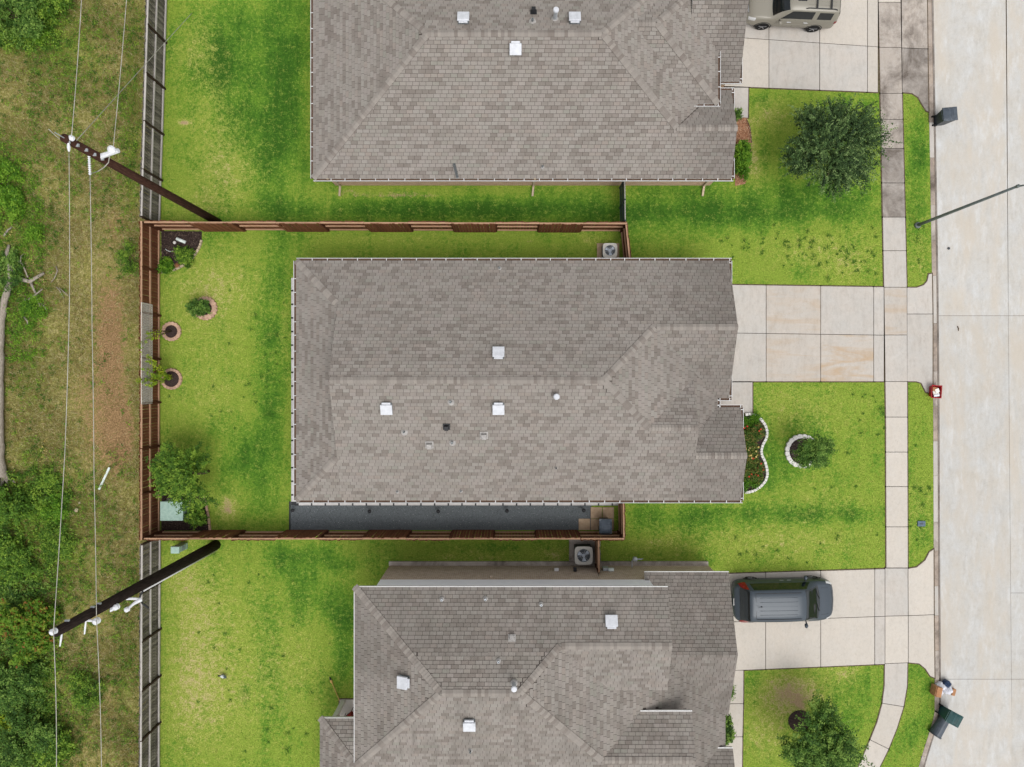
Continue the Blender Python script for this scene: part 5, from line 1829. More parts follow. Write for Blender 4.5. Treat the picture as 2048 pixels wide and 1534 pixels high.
# ------------------------------------------------------------------ wheeled bins and kerbside rubbish
def wheeled_bin(label, loc, rot, body_m, lid_m, w=0.60, d=0.62, h=1.0, lid_angle=0.0, tilt=None, group="wheeled bins"):
    r = empty("wheeled_bin", loc, rot, world_parts=False)
    if tilt: r.rotation_euler = (tilt[0], tilt[1], rot)
    tag(r, label, "bin", group)
    b = MB()
    t, wl = 0.74, 0.03
    hx, hy = w / 2, d / 2
    lo = [(-hx * t, -hy * t, 0.05), (hx * t, -hy * t, 0.05), (hx * t, hy * t, 0.05), (-hx * t, hy * t, 0.05)]
    up = [(-hx, -hy, h), (hx, -hy, h), (hx, hy, h), (-hx, hy, h)]
    iu = [(x * .92, y * .92, h) for x, y, _ in up]
    il = [(x * .88, y * .88, 0.1) for x, y, _ in lo]
    b.add(lo + up + iu + il, [(3, 2, 1, 0)] + [(i, (i + 1) % 4, 4 + (i + 1) % 4, 4 + i) for i in range(4)] + [(4 + i, 4 + (i + 1) % 4, 8 + (i + 1) % 4, 8 + i) for i in range(4)]
          + [(8 + i, 8 + (i + 1) % 4, 12 + (i + 1) % 4, 12 + i) for i in range(4)] + [(12, 13, 14, 15)])
    b.build("body", body_m, r, bevel=0.02)
    MB().beam((-hx - .01, -hy - .015, h - .03), (hx + .01, -hy - .015, h - .03), 0.03, 0.06).beam((-hx - .01, hy + .015, h - .03), (hx + .01, hy + .015, h - .03), 0.03, 0.06).build("rim", body_m, r)
    l = MB()
    vs = []
    n = 6
    for i in range(n + 1):
        x = -hx * 1.06 + i * w * 1.06 / n
        for j in range(n + 1):
            y = -hy * 1.06 + j * d * 1.10 / n
            e = (1 - abs(2 * i / n - 1) ** 4) * (1 - abs(2 * j / n - 1) ** 4)
            vs.append((x, y, 0.015 + 0.07 * e + (0.045 if j % 2 == 0 else 0) * e))
    l.add(vs, [(i * (n + 1) + j, (i + 1) * (n + 1) + j, (i + 1) * (n + 1) + j + 1, i * (n + 1) + j + 1) for i in range(n) for j in range(n)])
    m = n + 1
    rim = [j for j in range(m)] + [i * m + n for i in range(1, m)] + [n * m + j for j in range(n - 1, -1, -1)] + [i * m for i in range(n - 1, 0, -1)]
    bb = len(l.v)
    l.v += [(vs[i][0], vs[i][1], -0.03) for i in rim]
    for q in range(len(rim)):
        q2 = (q + 1) % len(rim)
        l.f.append((rim[q], rim[q2], bb + q2, bb + q))
        l.m.append(0)
    lid = l.build("lid", lid_m, r)
    lid.location = (0, 0, h)
    if lid_angle:
        lid.location = (0, hy * 1.06 * (1 - math.cos(lid_angle)) + 0.02, h + 0)
        lid.rotation_euler = (-lid_angle, 0, 0)
        lid.location = Vector((0, hy, h)) - Matrix.Rotation(-lid_angle, 3, 'X') @ Vector((0, hy, 0))
    for s in (-1, 1):
        MB().lathe((s * hx * .72, hy * .86, 0.13), [(0.05, -.03), (0.13, -.03), (0.13, .03), (0.05, .03)], 18, 'X').build("wheel", M["rubber"], r)
    MB().tube([(-hx * .8, hy + .01, h - .04), (-hx * .8, hy + .09, h - .02), (hx * .8, hy + .09, h - .02), (hx * .8, hy + .01, h - .04)], 0.018, 8).build("handle", body_m, r)
    return r


c = P(1876, 243, -0.1)
wheeled_bin("dark wheeled bin with closed lid standing at the kerb by the upper lawn", (c.x, c.y, -0.1), math.radians(95), M["bin_black"], M["bin_grey"], 0.64, 0.66, 1.05)
c = P(1206, 1044)
wheeled_bin("grey wheeled bin with ribbed lid on the tan slabs inside the fence", (c.x, c.y, 0.05), math.radians(180), M["bin_black"], M["bin_grey"], 0.60, 0.66, 1.0)
# the pair at the bottom kerb: a teal bin upright, a dark one lying down
c = P(1885, 1420, -0.1)
wheeled_bin("teal wheeled bin standing askew beside the bottom kerb", (c.x, c.y, -0.1), math.radians(62), M["bin_teal"], M["bin_teal"], 0.60, 0.66, 1.02)
c = P(1881, 1452, 0.22)
lb = empty("rubbish_bin", (c.x, c.y, -0.1), math.radians(238), world_parts=False)
tag(lb, "dark bin lying on its side at the kerb with its open end downwards", "bin", "wheeled bins")
b = MB()
n = 20
for x0, r0, x1, r1 in ((-0.55, 0.24, 0.55, 0.30),):
    b.lathe((0, 0, 0.30), [(0.02, -0.55), (0.24, -0.55), (0.30, 0.55), (0.275, 0.55), (0.22, -0.48), (0.02, -0.48)], n, 'X')
b.build("body", M["bin_grey"], lb, smooth=False)
MB().lathe((0, 0, 0.30), [(0.29, 0.50), (0.325, 0.50), (0.325, 0.56), (0.29, 0.56)], n, 'X', cap=False).build("rim", M["bin_black"], lb)
# rubbish bags and box
c = P(1867, 1377, 0.0)
cbx = empty("cardboard_box", (c.x, c.y, 0.02), math.radians(-12), world_parts=False)
tag(cbx, "brown cardboard box standing on the bottom kerb beside white rubbish bags", "box")
MB().box((0, 0, 0.22), (0.34, 0.5, 0.44)).build("carton", M["cardboard"], cbx, bevel=0.006)
MB().box((0.02, 0, 0.455), (0.3, 0.5, 0.015), rot=Matrix.Rotation(0.15, 3, 'Y')).build("flap", M["cardboard"], cbx)


def bag(name, label, px, py, r, h, mat, seed, z=-0.1, group="rubbish bags by the bottom kerb"):
    rg = random.Random(seed)
    c = P(px, py, 0.1)
    ro = empty(name, (c.x, c.y, z))
    tag(ro, label, "rubbish bag", group)
    bm = bmesh.new()
    bmesh.ops.create_icosphere(bm, subdivisions=3, radius=1)
    ph = [rg.uniform(0, 6) for _ in range(9)]
    for v in bm.verts:
        d = v.co.copy()
        f = 1 + 0.10 * math.sin(5 * d.x + ph[0]) * math.sin(4 * d.y + ph[1]) + 0.08 * math.sin(9 * d.z + 7 * d.x + ph[2]) + 0.05 * math.sin(13 * d.y + ph[3])
        v.co = Vector((d.x * r * f, d.y * r * f * 0.9, max(0.0, (d.z * 0.9 + 0.75)) * h * 0.6 * f))
        if d.z > 0.9: v.co.z += h * 0.18
    me = bpy.data.meshes.new("sack")
    bm.to_mesh(me)
    bm.free()
    me.materials.append(mat)
    me.polygons.foreach_set("use_smooth", [True] * len(me.polygons))
    o = bpy.data.objects.new("sack", me)
    o.location = (c.x, c.y, z)
    place(o, ro)
    MB().tube([(c.x, c.y, z + h * .9), (c.x + .03, c.y + .02, z + h * 1.1)], [0.05, 0.02], 7).build("knot", mat, ro)


bag("rubbish_bag", "white rubbish bag touching the cardboard box on the bottom kerb", 1880, 1372, 0.24, 0.45, M["bag_white"], 1)
bag("rubbish_bag", "white rubbish bag lying lowest in the pile by the bottom kerb", 1879, 1384, 0.19, 0.36, M["bag_white"], 2)
bag("rubbish_bag", "dark blue rubbish bag at the top of the pile by the bottom kerb", 1893, 1367, 0.20, 0.42, M["bag_blue"], 3)
bag("rubbish_bag", "white rubbish bag in the middle of the pile by the bottom kerb", 1895, 1379, 0.25, 0.42, M["bag_white"], 4)
c = P(1908, 1385, 0.1)
MB_ = MB().box((c.x, c.y, 0.0), (0.16, 0.34, 0.22), math.radians(-15)).build("packet", M["cardboard"])
tag(MB_, "small reddish brown packet at the street end of the rubbish pile", "packet")
# red tub of papers
c = P(1868, 783, 0.15)
rt = empty("recycling_tub", (c.x, c.y, 0.02), math.radians(-4), world_parts=False)
tag(rt, "red recycling tub full of paper standing on the kerb", "tub")
b = MB()
lo = [(-.19, -.25, 0), (.19, -.25, 0), (.19, .25, 0), (-.19, .25, 0)]
up = [(-.25, -.32, .36), (.25, -.32, .36), (.25, .32, .36), (-.25, .32, .36)]
iu = [(x * .9, y * .92, .36) for x, y, _ in up]
il = [(x * .9, y * .9, .03) for x, y, _ in lo]
b.add(lo + up + iu + il, [(3, 2, 1, 0)] + [(i, (i + 1) % 4, 4 + (i + 1) % 4, 4 + i) for i in range(4)] + [(4 + i, 4 + (i + 1) % 4, 8 + (i + 1) % 4, 8 + i) for i in range(4)]
      + [(8 + i, 8 + (i + 1) % 4, 12 + (i + 1) % 4, 12 + i) for i in range(4)] + [(12, 13, 14, 15)])
b.build("body", M["red_plastic"], rt, bevel=0.01)
MB().tube([(-.255, -.325, .36), (.255, -.325, .36), (.255, .325, .36), (-.255, .325, .36), (-.255, -.325, .36)], 0.02, 8).build("rim", M["red_plastic"], rt)
for i, (x, y, w_, h_, a, mt) in enumerate(((0.02, -0.08, .30, .22, .1, "paper"), (-.05, .12, .22, .20, -.2, "cardboard"), (.06, .05, .2, .2, .4, "paper"), (.02, -.2, .28, .1, .15, "bag_white"))):
    pp = MB().box((0, 0, 0), (w_, h_, 0.05), rot=Matrix.Rotation(a, 3, 'Z') @ Matrix.Rotation(.15 * (i - 1.5), 3, 'X')).build("paper_stack", M[mt])
    pp.location = rt.location + Vector((x, y, 0.26 + 0.02 * i))
    tag(pp, ["white folded papers on top in the red tub", "tan carton in the upper corner of the red tub", "cream papers tucked under the white ones in the red tub", "white plastic sheet at the lower end of the red tub"][i], "papers")

# ------------------------------------------------------------------ air conditioners, gravel strip, slabs
def ac_unit(label, loc, rot, pad=(1.15, 1.15), s=0.82, h=0.75, pad_m="conc_dirty"):
    r = empty("air_conditioner", loc, rot, world_parts=False)
    tag(r, label, "air conditioner", "air conditioners beside the houses")
    MB().box((0, 0, 0.04), (pad[0], pad[1], 0.08)).build("pad", M[pad_m], r)
    MB().box((0, 0, 0.08 + (h - .06) / 2), (s * .93, s * .93, h - .06)).build("coil", M["ac_fin"], r, bevel=0.05)
    top = MB()
    n = 32
    R0 = s * 0.37
    ring_o = []
    for k in range(n):
        a = 2 * math.pi * k / n
        x, y = math.cos(a), math.sin(a)
        e = 6.0
        q = (abs(x) ** e + abs(y) ** e) ** (-1 / e)
        ring_o.append((x * q * s / 2, y * q * s / 2))
    z0, z1 = 0.08 + h - .06, 0.08 + h
    vs = [(x, y, z1) for x, y in ring_o] + [(R0 * math.cos(2 * math.pi * k / n), R0 * math.sin(2 * math.pi * k / n), z1) for k in range(n)] + [(x, y, z0) for x, y in ring_o] + [(R0 * math.cos(2 * math.pi * k / n), R0 * math.sin(2 * math.pi * k / n), z0 - .12) for k in range(n)]
    fs = []
    for k in range(n):
        k2 = (k + 1) % n
        fs += [(k, k2, n + k2, n + k), (k, 2 * n + k, 2 * n + k2, k2), (n + k, n + k2, 3 * n + k2, 3 * n + k)]
    top.add(vs, fs)
    tp = top.build("top_panel", M["ac_paint"], r)
    MB().lathe((0, 0, z0 - .10), [(R0 * .99, -.01), (R0 * .99, .0)], 24).build("well", M["ac_fin"], r)
    fan = MB().lathe((0, 0, z1 - .04), [(0.09, -.05), (0.09, .03), (0.06, .045)], 16).build("fan_hub", M["fan_blade"], r)
    for k in range(3):
        a = 2 * math.pi * k / 3 + 0.5
        bl = MB()
        vs = []
        for rr in np.linspace(0.08, R0 * .92, 5):
            for da, dz in ((-.5, -.03), (0.0, 0.0), (.5, .03)):
                vs.append((rr * math.cos(a + da), rr * math.sin(a + da), z1 - .045 + dz))
        bl.add(vs, [(i * 3 + j, i * 3 + j + 1, (i + 1) * 3 + j + 1, (i + 1) * 3 + j) for i in range(4) for j in range(2)])
        bl.build("fan_blade", M["fan_blade"], fan)
    gr = MB()
    for rr in (R0 * .5, R0 * .98):
        gr.tube([(rr * math.cos(t), rr * math.sin(t), z1 + .012) for t in np.linspace(0, 2 * math.pi, 25)], 0.004, 4)
    for k in range(6):
        a = math.pi * k / 3 + .26
        gr.tube([(0, 0, z1 + .02), (R0 * math.cos(a), R0 * math.sin(a), z1 + .008)], 0.006, 4)
    gr.build("grille", M["vent_metal"], r)


c = P(1164, 1103, 0)
ac_unit("square air conditioner with open fan grille outside the bottom house", (c.x, c.y, 0.0), 0.0, (1.35, 1.28), 0.92, 0.8)
c = P(1216, 505.5, 0)
ac_unit("air conditioner half hidden under the middle house's upper gutter", (c.x, c.y - 0.02, 0.0), 0.0, (1.15, 1.0), 0.74, 0.7, "paver_tan")

gp = [P2(581, 1003), P2(1183, 1003), P2(1183, 1060), P2(581, 1060)]
sheet("gravel_strip", gp, 0.012, M["gravel_dark"], "structure")
PAVED.append(gp)
rg = np.random.default_rng(5)
n = 9000
X = rg.uniform(gp[0][0] + .05, gp[1][0] - .05, n)
Y = rg.uniform(gp[2][1] + .05, gp[1][1], n)
S = rg.uniform(0.010, 0.024, n)
base = np.array([[1, 0, -.2], [-.5, .87, -.2], [-.5, -.87, -.2], [0, 0, 1.1]])
tri = [(0, 1, 3), (1, 2, 3), (2, 0, 3)]
A = rg.uniform(0, 6.28, n)
ca, sa = np.cos(A), np.sin(A)
vv = []
for t in tri:
    for k in t:
        bx_, by_, bz_ = base[k]
        vv.append(np.stack([X + (bx_ * ca - by_ * sa) * S, Y + (bx_ * sa + by_ * ca) * S, 0.014 + bz_ * S * .7], -1))
vv = np.stack(vv, 1).reshape(-1, 3)
t = NT("gravel_stone", 0.8, 0.2)
t.color(t.ramp(t.attr("tone"), [(0, C(68, 72, 76)), (0.8, C(110, 116, 120)), (0.93, C(134, 140, 142)), (1, C(214, 218, 218))]))
gs = np_mesh("gravel_stones", vv, n * 3, 3, t.mat, attrs={"tone": np.repeat(rg.random(n) ** 1.1, 9)})
tag(gs, "dark gravel chips covering the strip below the middle house", "gravel", kind="stuff")
MB().box(((gp[0][0]) - .03, (gp[1][1] + gp[2][1]) / 2, 0.03), (0.05, gp[1][1] - gp[2][1], 0.08)).build("gravel_edging", M["black_plastic"])["kind"] = "structure"
# tan stepping slabs
for i, (x0, y0, x1, y1) in enumerate(((1181, 1014, 1204, 1037), (1205, 1014, 1228, 1037), (1181, 1037.5, 1204, 1060), (1157, 1037, 1180, 1060), (1205, 1037.5, 1228, 1060))):
    o = MB().prism(shrink([P2(x0, y0), P2(x1, y0), P2(x1, y1), P2(x0, y1)], 0.006), 0.0, 0.05, inset=0.008).build("paving_slab", M["paver_tan"])
    tag(o, ["tan paving slab in the upper row, left of two beside the bin", "tan paving slab in the upper row, touching the short brown fence", "tan paving slab immediately left of the grey wheeled bin",
            "lone tan paving slab jutting left into the dark gravel", "tan paving slab beneath the grey wheeled bin"][i], "paving slab", "tan paving slabs at the gravel strip end")
    PAVED.append([P2(x0, y0), P2(x1, y0), P2(x1, y1), P2(x0, y1)])
# pale border pavers under the rear and lower eaves
bd = MB()
bd.box((P(585, 0).x + 0.12, (P(0, 556).y + P(0, 1010).y) / 2, 0.01), (0.36, P(0, 556).y - P(0, 1010).y, 0.03))
bd.box(((P(590, 0).x + P(1238, 0).x) / 2, P(0, 1008).y + 0.05, 0.011), (P(1238, 0).x - P(590, 0).x, 0.26, 0.03))
br = bd.build("border_path", M["black_plastic"])
br["kind"] = "structure"
PAVED.append([P2(581, 553), P2(596, 553), P2(596, 1011), P2(581, 1011)])
yy = 556.0
while yy < 1003:
    y1 = min(yy + 23.8, 1003)
    MB().prism([P2(583, yy), P2(597, yy), P2(597, y1), P2(583, y1)], 0.0, 0.045, inset=0.006).build("border_paver", M["paver_white"], br)
    yy += 27.2
MB().prism([P2(583, yy), P2(597, yy), P2(597, 1010.5), P2(583, 1010.5)], 0.0, 0.045, inset=0.006).build("border_paver", M["paver_white"], br) if yy < 1008 else None
xx = 598.0
while xx < 1236:
    MB().prism([P2(xx, 1000), P2(min(xx + 24.2, 1238), 1000), P2(min(xx + 24.2, 1238), 1010.5), P2(xx, 1010.5)], 0.0, 0.045, inset=0.006).build("border_paver", M["paver_white"], br)
    xx += 27.3
# little black path lights
for i, (px_, py_) in enumerate(((590, 1018), (742, 1020), (878, 1020), (1014, 1019), (1166, 1018))):
    c = P(px_, py_)
    pl_ = empty("path_light", (c.x, c.y, 0))
    tag(pl_, ["black path light at the far left end of the gravel strip", "second black path light from the left on the gravel strip", "black path light at the middle of the gravel strip",
              "fourth black path light from the left on the gravel strip", "black path light beside the tan paving slabs"][i], "path light", "path lights along the gravel")
    MB().tube([(c.x, c.y, 0), (c.x, c.y, 0.4)], 0.018, 8).build("stake", M["black_plastic"], pl_)
    MB().lathe((c.x, c.y, 0.4), [(0.03, -.06), (0.05, 0), (0.10, .02), (0.03, .07)], 12).build("lamp_head", M["black_plastic"], pl_)

# ------------------------------------------------------------------ street lamp, service covers, small litter
lx, ly = P2(1834, 451)
sl_ = empty("street_lamp", (lx, ly, 0))
tag(sl_, "tall grey steel street lamp leaning across the street view from the verge", "street lamp")
MB().lathe((lx, ly, 0), [(0.16, 0), (0.16, 0.12), (0.10, 0.16)], 12).build("base", M["lamp_steel"], sl_)
MB().tube([(lx, ly, 0.1), (lx, ly, 1.2), (lx, ly, 7.4)], [0.085, 0.08, 0.055], 12).build("pole", M["lamp_steel"], sl_, smooth=True)
MB().lathe((lx, ly, 7.38), [(0.075, -.06), (0.075, .04), (.02, .08)], 12).build("collar", M["lamp_steel"], sl_)
MB().tube([(lx, ly, 7.35), (lx + .7, ly + .06, 7.7), (lx + 1.8, ly + .1, 7.85)], [0.035, 0.032, 0.03], 10).build("arm", M["lamp_steel"], sl_, smooth=True)
MB().box((lx + 2.1, ly + .1, 7.83), (0.62, 0.28, 0.13), top=(0.8, 0.7)).build("lamp_head", M["lamp_steel"], sl_, bevel=0.03)
c = P(1842, 1047)
cv = MB().box((c.x, c.y, 0.03), (0.40, 0.28, 0.07)).build("service_cover", M["cover_blue"], bevel=0.01)
tag(cv, "small blue grey water meter cover set in the verge grass", "cover")
MB().box((c.x, c.y, 0.069), (0.14, 0.06, 0.006)).build("keyhole_plate", M["bin_black"], cv)
c = P(1897, 497, -0.1)
lt = MB().lathe((c.x, c.y, -0.1), [(0.05, 0), (0.07, .03), (0.05, .07), (.01, .08)], 8).build("pebble", M["bin_black"])
tag(lt, "small dark lump lying on the street below the lamp", "stone")
a, b = P(1915, 652, -0.09), P(1917, 662, -0.09)
tw = MB().tube([a, Vector(a).lerp(b, .5) + Vector((.02, 0, .01)), b], [0.02, 0.03, 0.015], 6).build("twig", M["bark"])
tag(tw, "short dark twig lying on the street near the crossing joint", "twig")
a, b = P(198, 979, 0.05), P(219, 935, 0.08)
bdx = MB().beam(a, b, 0.10, 0.05).build("white_board", M["pvc"])
tag(bdx, "white board lying on the rough ground left of the back fence", "board")
a, b = P(653 + 8, 1359, 0.06), P(679, 1401, 0.08)
tk = empty("garden_torch", (a.x, a.y, 0))
tag(tk, "bamboo garden torch lying on the lower lawn beside the patio", "torch")
MB().tube([a, b], 0.022, 8).build("stick", M["bamboo"], tk)
d = (Vector(b) - Vector(a)).normalized()
MB().tube([Vector(a), Vector(a) + d * .1, Vector(a) + d * .22], [0.035, 0.07, 0.03], 10).build("bowl", M["bamboo"], tk)
MB().tube([Vector(a) - d * .12, Vector(a) + d * .02], [0.03, 0.05], 8).build("burner", M["black_plastic"], tk)
# chair on the bottom house's patio
c = P(706, 1428)
ch = empty("patio_chair", (c.x, c.y, 0.04), math.radians(40), world_parts=False)
tag(ch, "patio chair with dark red cushion under the lower roof edge", "chair")
MB().box((0, 0, 0.44), (0.56, 0.54, 0.10)).build("seat_cushion", mottled("cushion_red", C(110, 34, 30), C(140, 52, 44), 8, 0.9, 0.1, bump=0.2), ch, bevel=0.03)
MB().box((0.30, 0, 0.75), (0.08, 0.54, 0.55), rot=Matrix.Rotation(.2, 3, 'Y')).build("backrest", bpy.data.materials["cushion_red"], ch, bevel=0.03)
for sx in (-1, 1):
    for sy in (-1, 1):
        MB().tube([(sx * .26, sy * .27, 0), (sx * .24, sy * .26, 0.42)], 0.018, 6).build("leg", M["black_plastic"], ch)
    MB().tube([(-.28, sx * .30, .42), (-.26, sx * .31, .64), (.24, sx * .31, .66)], 0.018, 6).build("armrest", M["black_plastic"], ch)

# a bird on the lower lawn: one continuous body
c = P(447, 1350)
bird = empty("bird", (c.x, c.y, 0), math.radians(158), world_parts=False)
tag(bird, "grey and white bird with dark head standing on the lower lawn", "bird")
bm = MB()
bm.tube([(0.235, 0, .23), (0.205, 0, .24), (0.17, 0, .252), (0.14, 0, .25), (0.10, 0, .215), (0.04, 0, .175), (-.05, 0, .16), (-.13, 0, .165), (-.2, 0, .17), (-.27, 0, .175)],
        [0.004, 0.012, 0.034, 0.036, 0.04, 0.072, 0.085, 0.066, 0.032, 0.012], 12)
for s in (1, -1):
    bm.tube([(0.0, s * .03, .12), (0.0, s * .035, .06), (0.005, s * .035, 0.0)], [0.014, 0.007, 0.006], 6)
    bm.tube([(0.005, s * .035, 0.004), (0.05, s * .04, 0.003)], 0.006, 5)
t = NT("bird_feather", 0.8, 0.1)
sx = t.n("ShaderNodeSeparateXYZ")
t.l(t.co(), sx.inputs[0])
t.color(t.ramp(t.val(sx.outputs[0], -0.28, 0.24), [(0.0, C(60, 70, 70)), (0.3, C(92, 106, 104)), (0.42, C(220, 224, 220)), (0.62, C(214, 218, 214)), (0.72, C(60, 62, 64)), (0.95, C(36, 36, 38)), (1, C(150, 120, 60))]))
bm.build("body", t.mat, bird, smooth=True)
for s in (1, -1):
    w = MB()
    vs = []
    for i, x in enumerate(np.linspace(0.07, -.22, 8)):
        for j, z in enumerate((0.235, 0.20, 0.15)):
            r = 0.086 * (1 - ((x + .05) / .22) ** 2 * .75)
            vs.append((x, s * (r * (0.35 + .33 * j) + .012), 0.165 + (z - .165) * (1 - abs(x + .05) * 1.6)))
    w.add(vs, [(i * 3 + j, i * 3 + j + 1, (i + 1) * 3 + j + 1, (i + 1) * 3 + j) for i in range(7) for j in range(2)])
    w.build("wing", mottled("wing_feather", C(70, 84, 84), C(120, 134, 132), 30, 0.8, 0.1, bump=0.1) if s == 1 else bpy.data.materials["wing_feather"], bird, smooth=True)

# ------------------------------------------------------------------ planting
def leaf_quads(C_, D_, n_per, length, spread, size, rng, tone_lo=0.0, tone_hi=1.0, flat=0.35, droop=0.0):
    """Leaves along twigs: twig centres C_ and directions D_ (k,3); returns quad vertices (n*4,3) and tones."""
    k = len(C_)
    t = rng.uniform(-0.5, 0.5, (k, n_per))
    c = C_[:, None, :] + D_[:, None, :] * (t * length)[..., None] + rng.normal(0, spread, (k, n_per, 3))
    c[..., 2] -= droop * np.abs(t) * length
    c = c.reshape(-1, 3)
    n = len(c)
    a = rng.uniform(0, 2 * np.pi, n)
    tilt = rng.normal(0, flat, n)
    az = rng.uniform(0, 2 * np.pi, n)
    ax = np.stack([np.cos(a), np.sin(a), np.sin(tilt)], -1)
    ax /= np.linalg.norm(ax, axis=1)[:, None]
    bx_ = np.stack([-np.sin(a), np.cos(a), np.sin(rng.normal(0, flat, n))], -1)
    bx_ -= ax * np.sum(ax * bx_, 1)[:, None]
    bx_ /= np.linalg.norm(bx_, axis=1)[:, None]
    L = size * rng.uniform(0.7, 1.35, n)
    W = L * rng.uniform(0.38, 0.55, n)
    q = np.stack([c - ax * L[:, None] / 2, c + bx_ * W[:, None] / 2, c + ax * L[:, None] / 2, c - bx_ * W[:, None] / 2], 1).reshape(-1, 3)
    tw = rng.uniform(tone_lo, tone_hi, k)
    tone = np.clip(np.repeat(tw, n_per) + rng.normal(0, 0.13, n), 0, 1)
    return q, np.repeat(tone, 4)


def crown_twigs(center, radii, k, rng, shell=0.55, lob=0.25, outward=0.8, lower=-0.6):
    """Twig positions filling an uneven ellipsoid, denser towards its surface, pointing outwards."""
    d = rng.normal(0, 1, (k * 3, 3))
    d /= np.linalg.norm(d, axis=1)[:, None]
    d = d[d[:, 2] > lower][:k]
    ph = rng.uniform(0, 6.28, 8)
    out = 1 + lob * (np.sin(3 * np.arctan2(d[:, 1], d[:, 0]) + ph[0]) * 0.5 + np.sin(5 * np.arctan2(d[:, 1], d[:, 0]) + ph[1]) * 0.4 + np.sin(4 * d[:, 2] + ph[2] + 2 * np.arctan2(d[:, 1], d[:, 0])) * 0.5)
    r = (shell + (1 - shell) * rng.random(len(d)) ** 0.6) * out
    inner = rng.random(len(d)) < 0.2
    r[inner] *= rng.uniform(0.3, 0.9, inner.sum())
    p = np.array(center) + d * r[:, None] * np.array(radii)
    dr = d * outward + rng.normal(0, 0.45, d.shape)
    dr /= np.linalg.norm(dr, axis=1)[:, None]
    return p, dr


def lobed_twigs(center, radii, k, rng, lobes, lower=-0.3, flatten=1.0):
    """Twigs shared out over several overlapping sub-crowns, so the outline is uneven and gaps show between clumps."""
    P_, D_ = [], []
    c = np.array(center, float)
    R_ = np.array(radii, float)
    for i in range(lobes):
        d = rng.normal(0, 1, 3)
        d /= np.linalg.norm(d)
        d[2] = abs(d[2]) * .8 - .15 if i % 3 else d[2] * .5
        sub = R_ * rng.uniform(.22, .48) * np.array([rng.uniform(.8, 1.25), rng.uniform(.8, 1.25), rng.uniform(.7, 1.0)])
        cc = c + d * (R_ - sub * .75) * rng.uniform(.7, 1.18)
        p, dr = crown_twigs(cc, sub, max(4, k // lobes), rng, shell=.35, lob=.35, lower=-.5)
        out = (p - c) / R_
        dr = dr * .6 + out * .8
        dr /= np.linalg.norm(dr, axis=1)[:, None]
        P_.append(p)
        D_.append(dr)
    return np.concatenate(P_), np.concatenate(D_)


def tree(name, label, base, height, center, radii, k, n_per, size, mat, seed, cat="tree", length=0.5, spread=0.05, trunk_r=0.11, group=None, tone=(0, 1), lob=0.28, lower=-0.6, bark="bark", nlimb=9, flat=0.4, shell=0.55, base_z=0.0, lobes=0):
    rng = np.random.default_rng(seed)
    r = empty(name, (base[0], base[1], base_z))
    tag(r, label, cat, group)
    p, d = lobed_twigs(center, radii, k, rng, lobes) if lobes else crown_twigs(center, radii, k, rng, lob=lob, lower=lower, shell=shell)
    q, tn = leaf_quads(p, d, n_per, length, spread, size, rng, *tone, flat=flat)
    q[:, 2] = np.maximum(q[:, 2], base_z + 0.03)
    np_mesh("crown", q, len(q) // 4, 4, mat, r, {"tone": tn})
    tr = MB()
    c = Vector(center)
    b = Vector((base[0], base[1], base_z))
    top = b.lerp(c, 0.55) if height < 1.2 else Vector((b.x * .6 + c.x * .4, b.y * .6 + c.y * .4, b.z + (c.z - b.z) * 0.62))
    tr.tube([b, b.lerp(top, .5) + Vector((.03, -.02, 0)), top], [trunk_r * 1.25, trunk_r, trunk_r * .8], 10)
    tk = tr.build("trunk", M[bark], r, smooth=True)
    idx = rng.choice(len(p), min(nlimb, len(p)), replace=False)
    for i in idx:
        e = Vector(p[i])
        m = top.lerp(e, .5) + Vector((0, 0, .12 * (e - top).length))
        MB().tube([top - (top - b) * .1, m, e], [trunk_r * .55, trunk_r * .3, trunk_r * .08], 6).build("limb", M[bark], tk, smooth=True)
    return r


def shrub(name, label, px, py, rad, h, k, n_per, size, mat, seed, group=None, cat="shrub", tone=(0, 1), z=0.0, length=0.28, flat=0.5, lob=0.3, ry=None):
    """Bushy plant at a pixel: rad is its half-width in metres."""
    c = P(px, py, h * 0.5)
    return tree(name, label, (c.x, c.y), h, (c.x, c.y, z + h * 0.42), (rad, ry or rad, h * 0.55), k, n_per, size, mat, seed, cat, length, 0.035, 0.03, group, tone, lob, -0.35, nlimb=4, flat=flat, shell=0.35, base_z=z)


# beds first: mulch mounds with edging
def mound(name, poly, z, mat, kind="structure", h=0.05):
    n = len(poly)
    cx, cy = sum(p[0] for p in poly) / n, sum(p[1] for p in poly) / n
    vs = [(x, y, z) for x, y in poly] + [(cx + (x - cx) * .6, cy + (y - cy) * .6, z + h) for x, y in poly] + [(cx, cy, z + h * 1.2)]
    fs = [(i, (i + 1) % n, n + (i + 1) % n, n + i) for i in range(n)] + [(n + i, n + (i + 1) % n, 2 * n) for i in range(n)]
    o = mesh_obj(name, vs, fs, mat, smooth=True)
    if kind: o["kind"] = kind
    PAVED.append(poly)
    return o


def chips(name, label, poly, n, size, stops, z, seed, cat="mulch"):
    rng = np.random.default_rng(seed)
    xs, ys = [p[0] for p in poly], [p[1] for p in poly]
    X, Y = rng.uniform(min(xs), max(xs), n * 2), rng.uniform(min(ys), max(ys), n * 2)
    ok = inside(poly, X, Y)
    X, Y = X[ok][:n], Y[ok][:n]
    m = len(X)
    cx, cy = np.mean(xs), np.mean(ys)
    Cc = np.stack([X, Y, np.full(m, z) + rng.uniform(0, .05, m)], -1)
    q, tn = leaf_quads(Cc, np.zeros((m, 3)), 1, 0, 0.0, size, rng, flat=0.35)
    t = NT(name + "_mat", 0.95, 0.05)
    t.color(t.ramp(t.attr("tone"), stops))
    o = np_mesh(name, q, m, 4, t.mat, attrs={"tone": tn})
    tag(o, label, cat, kind="stuff")


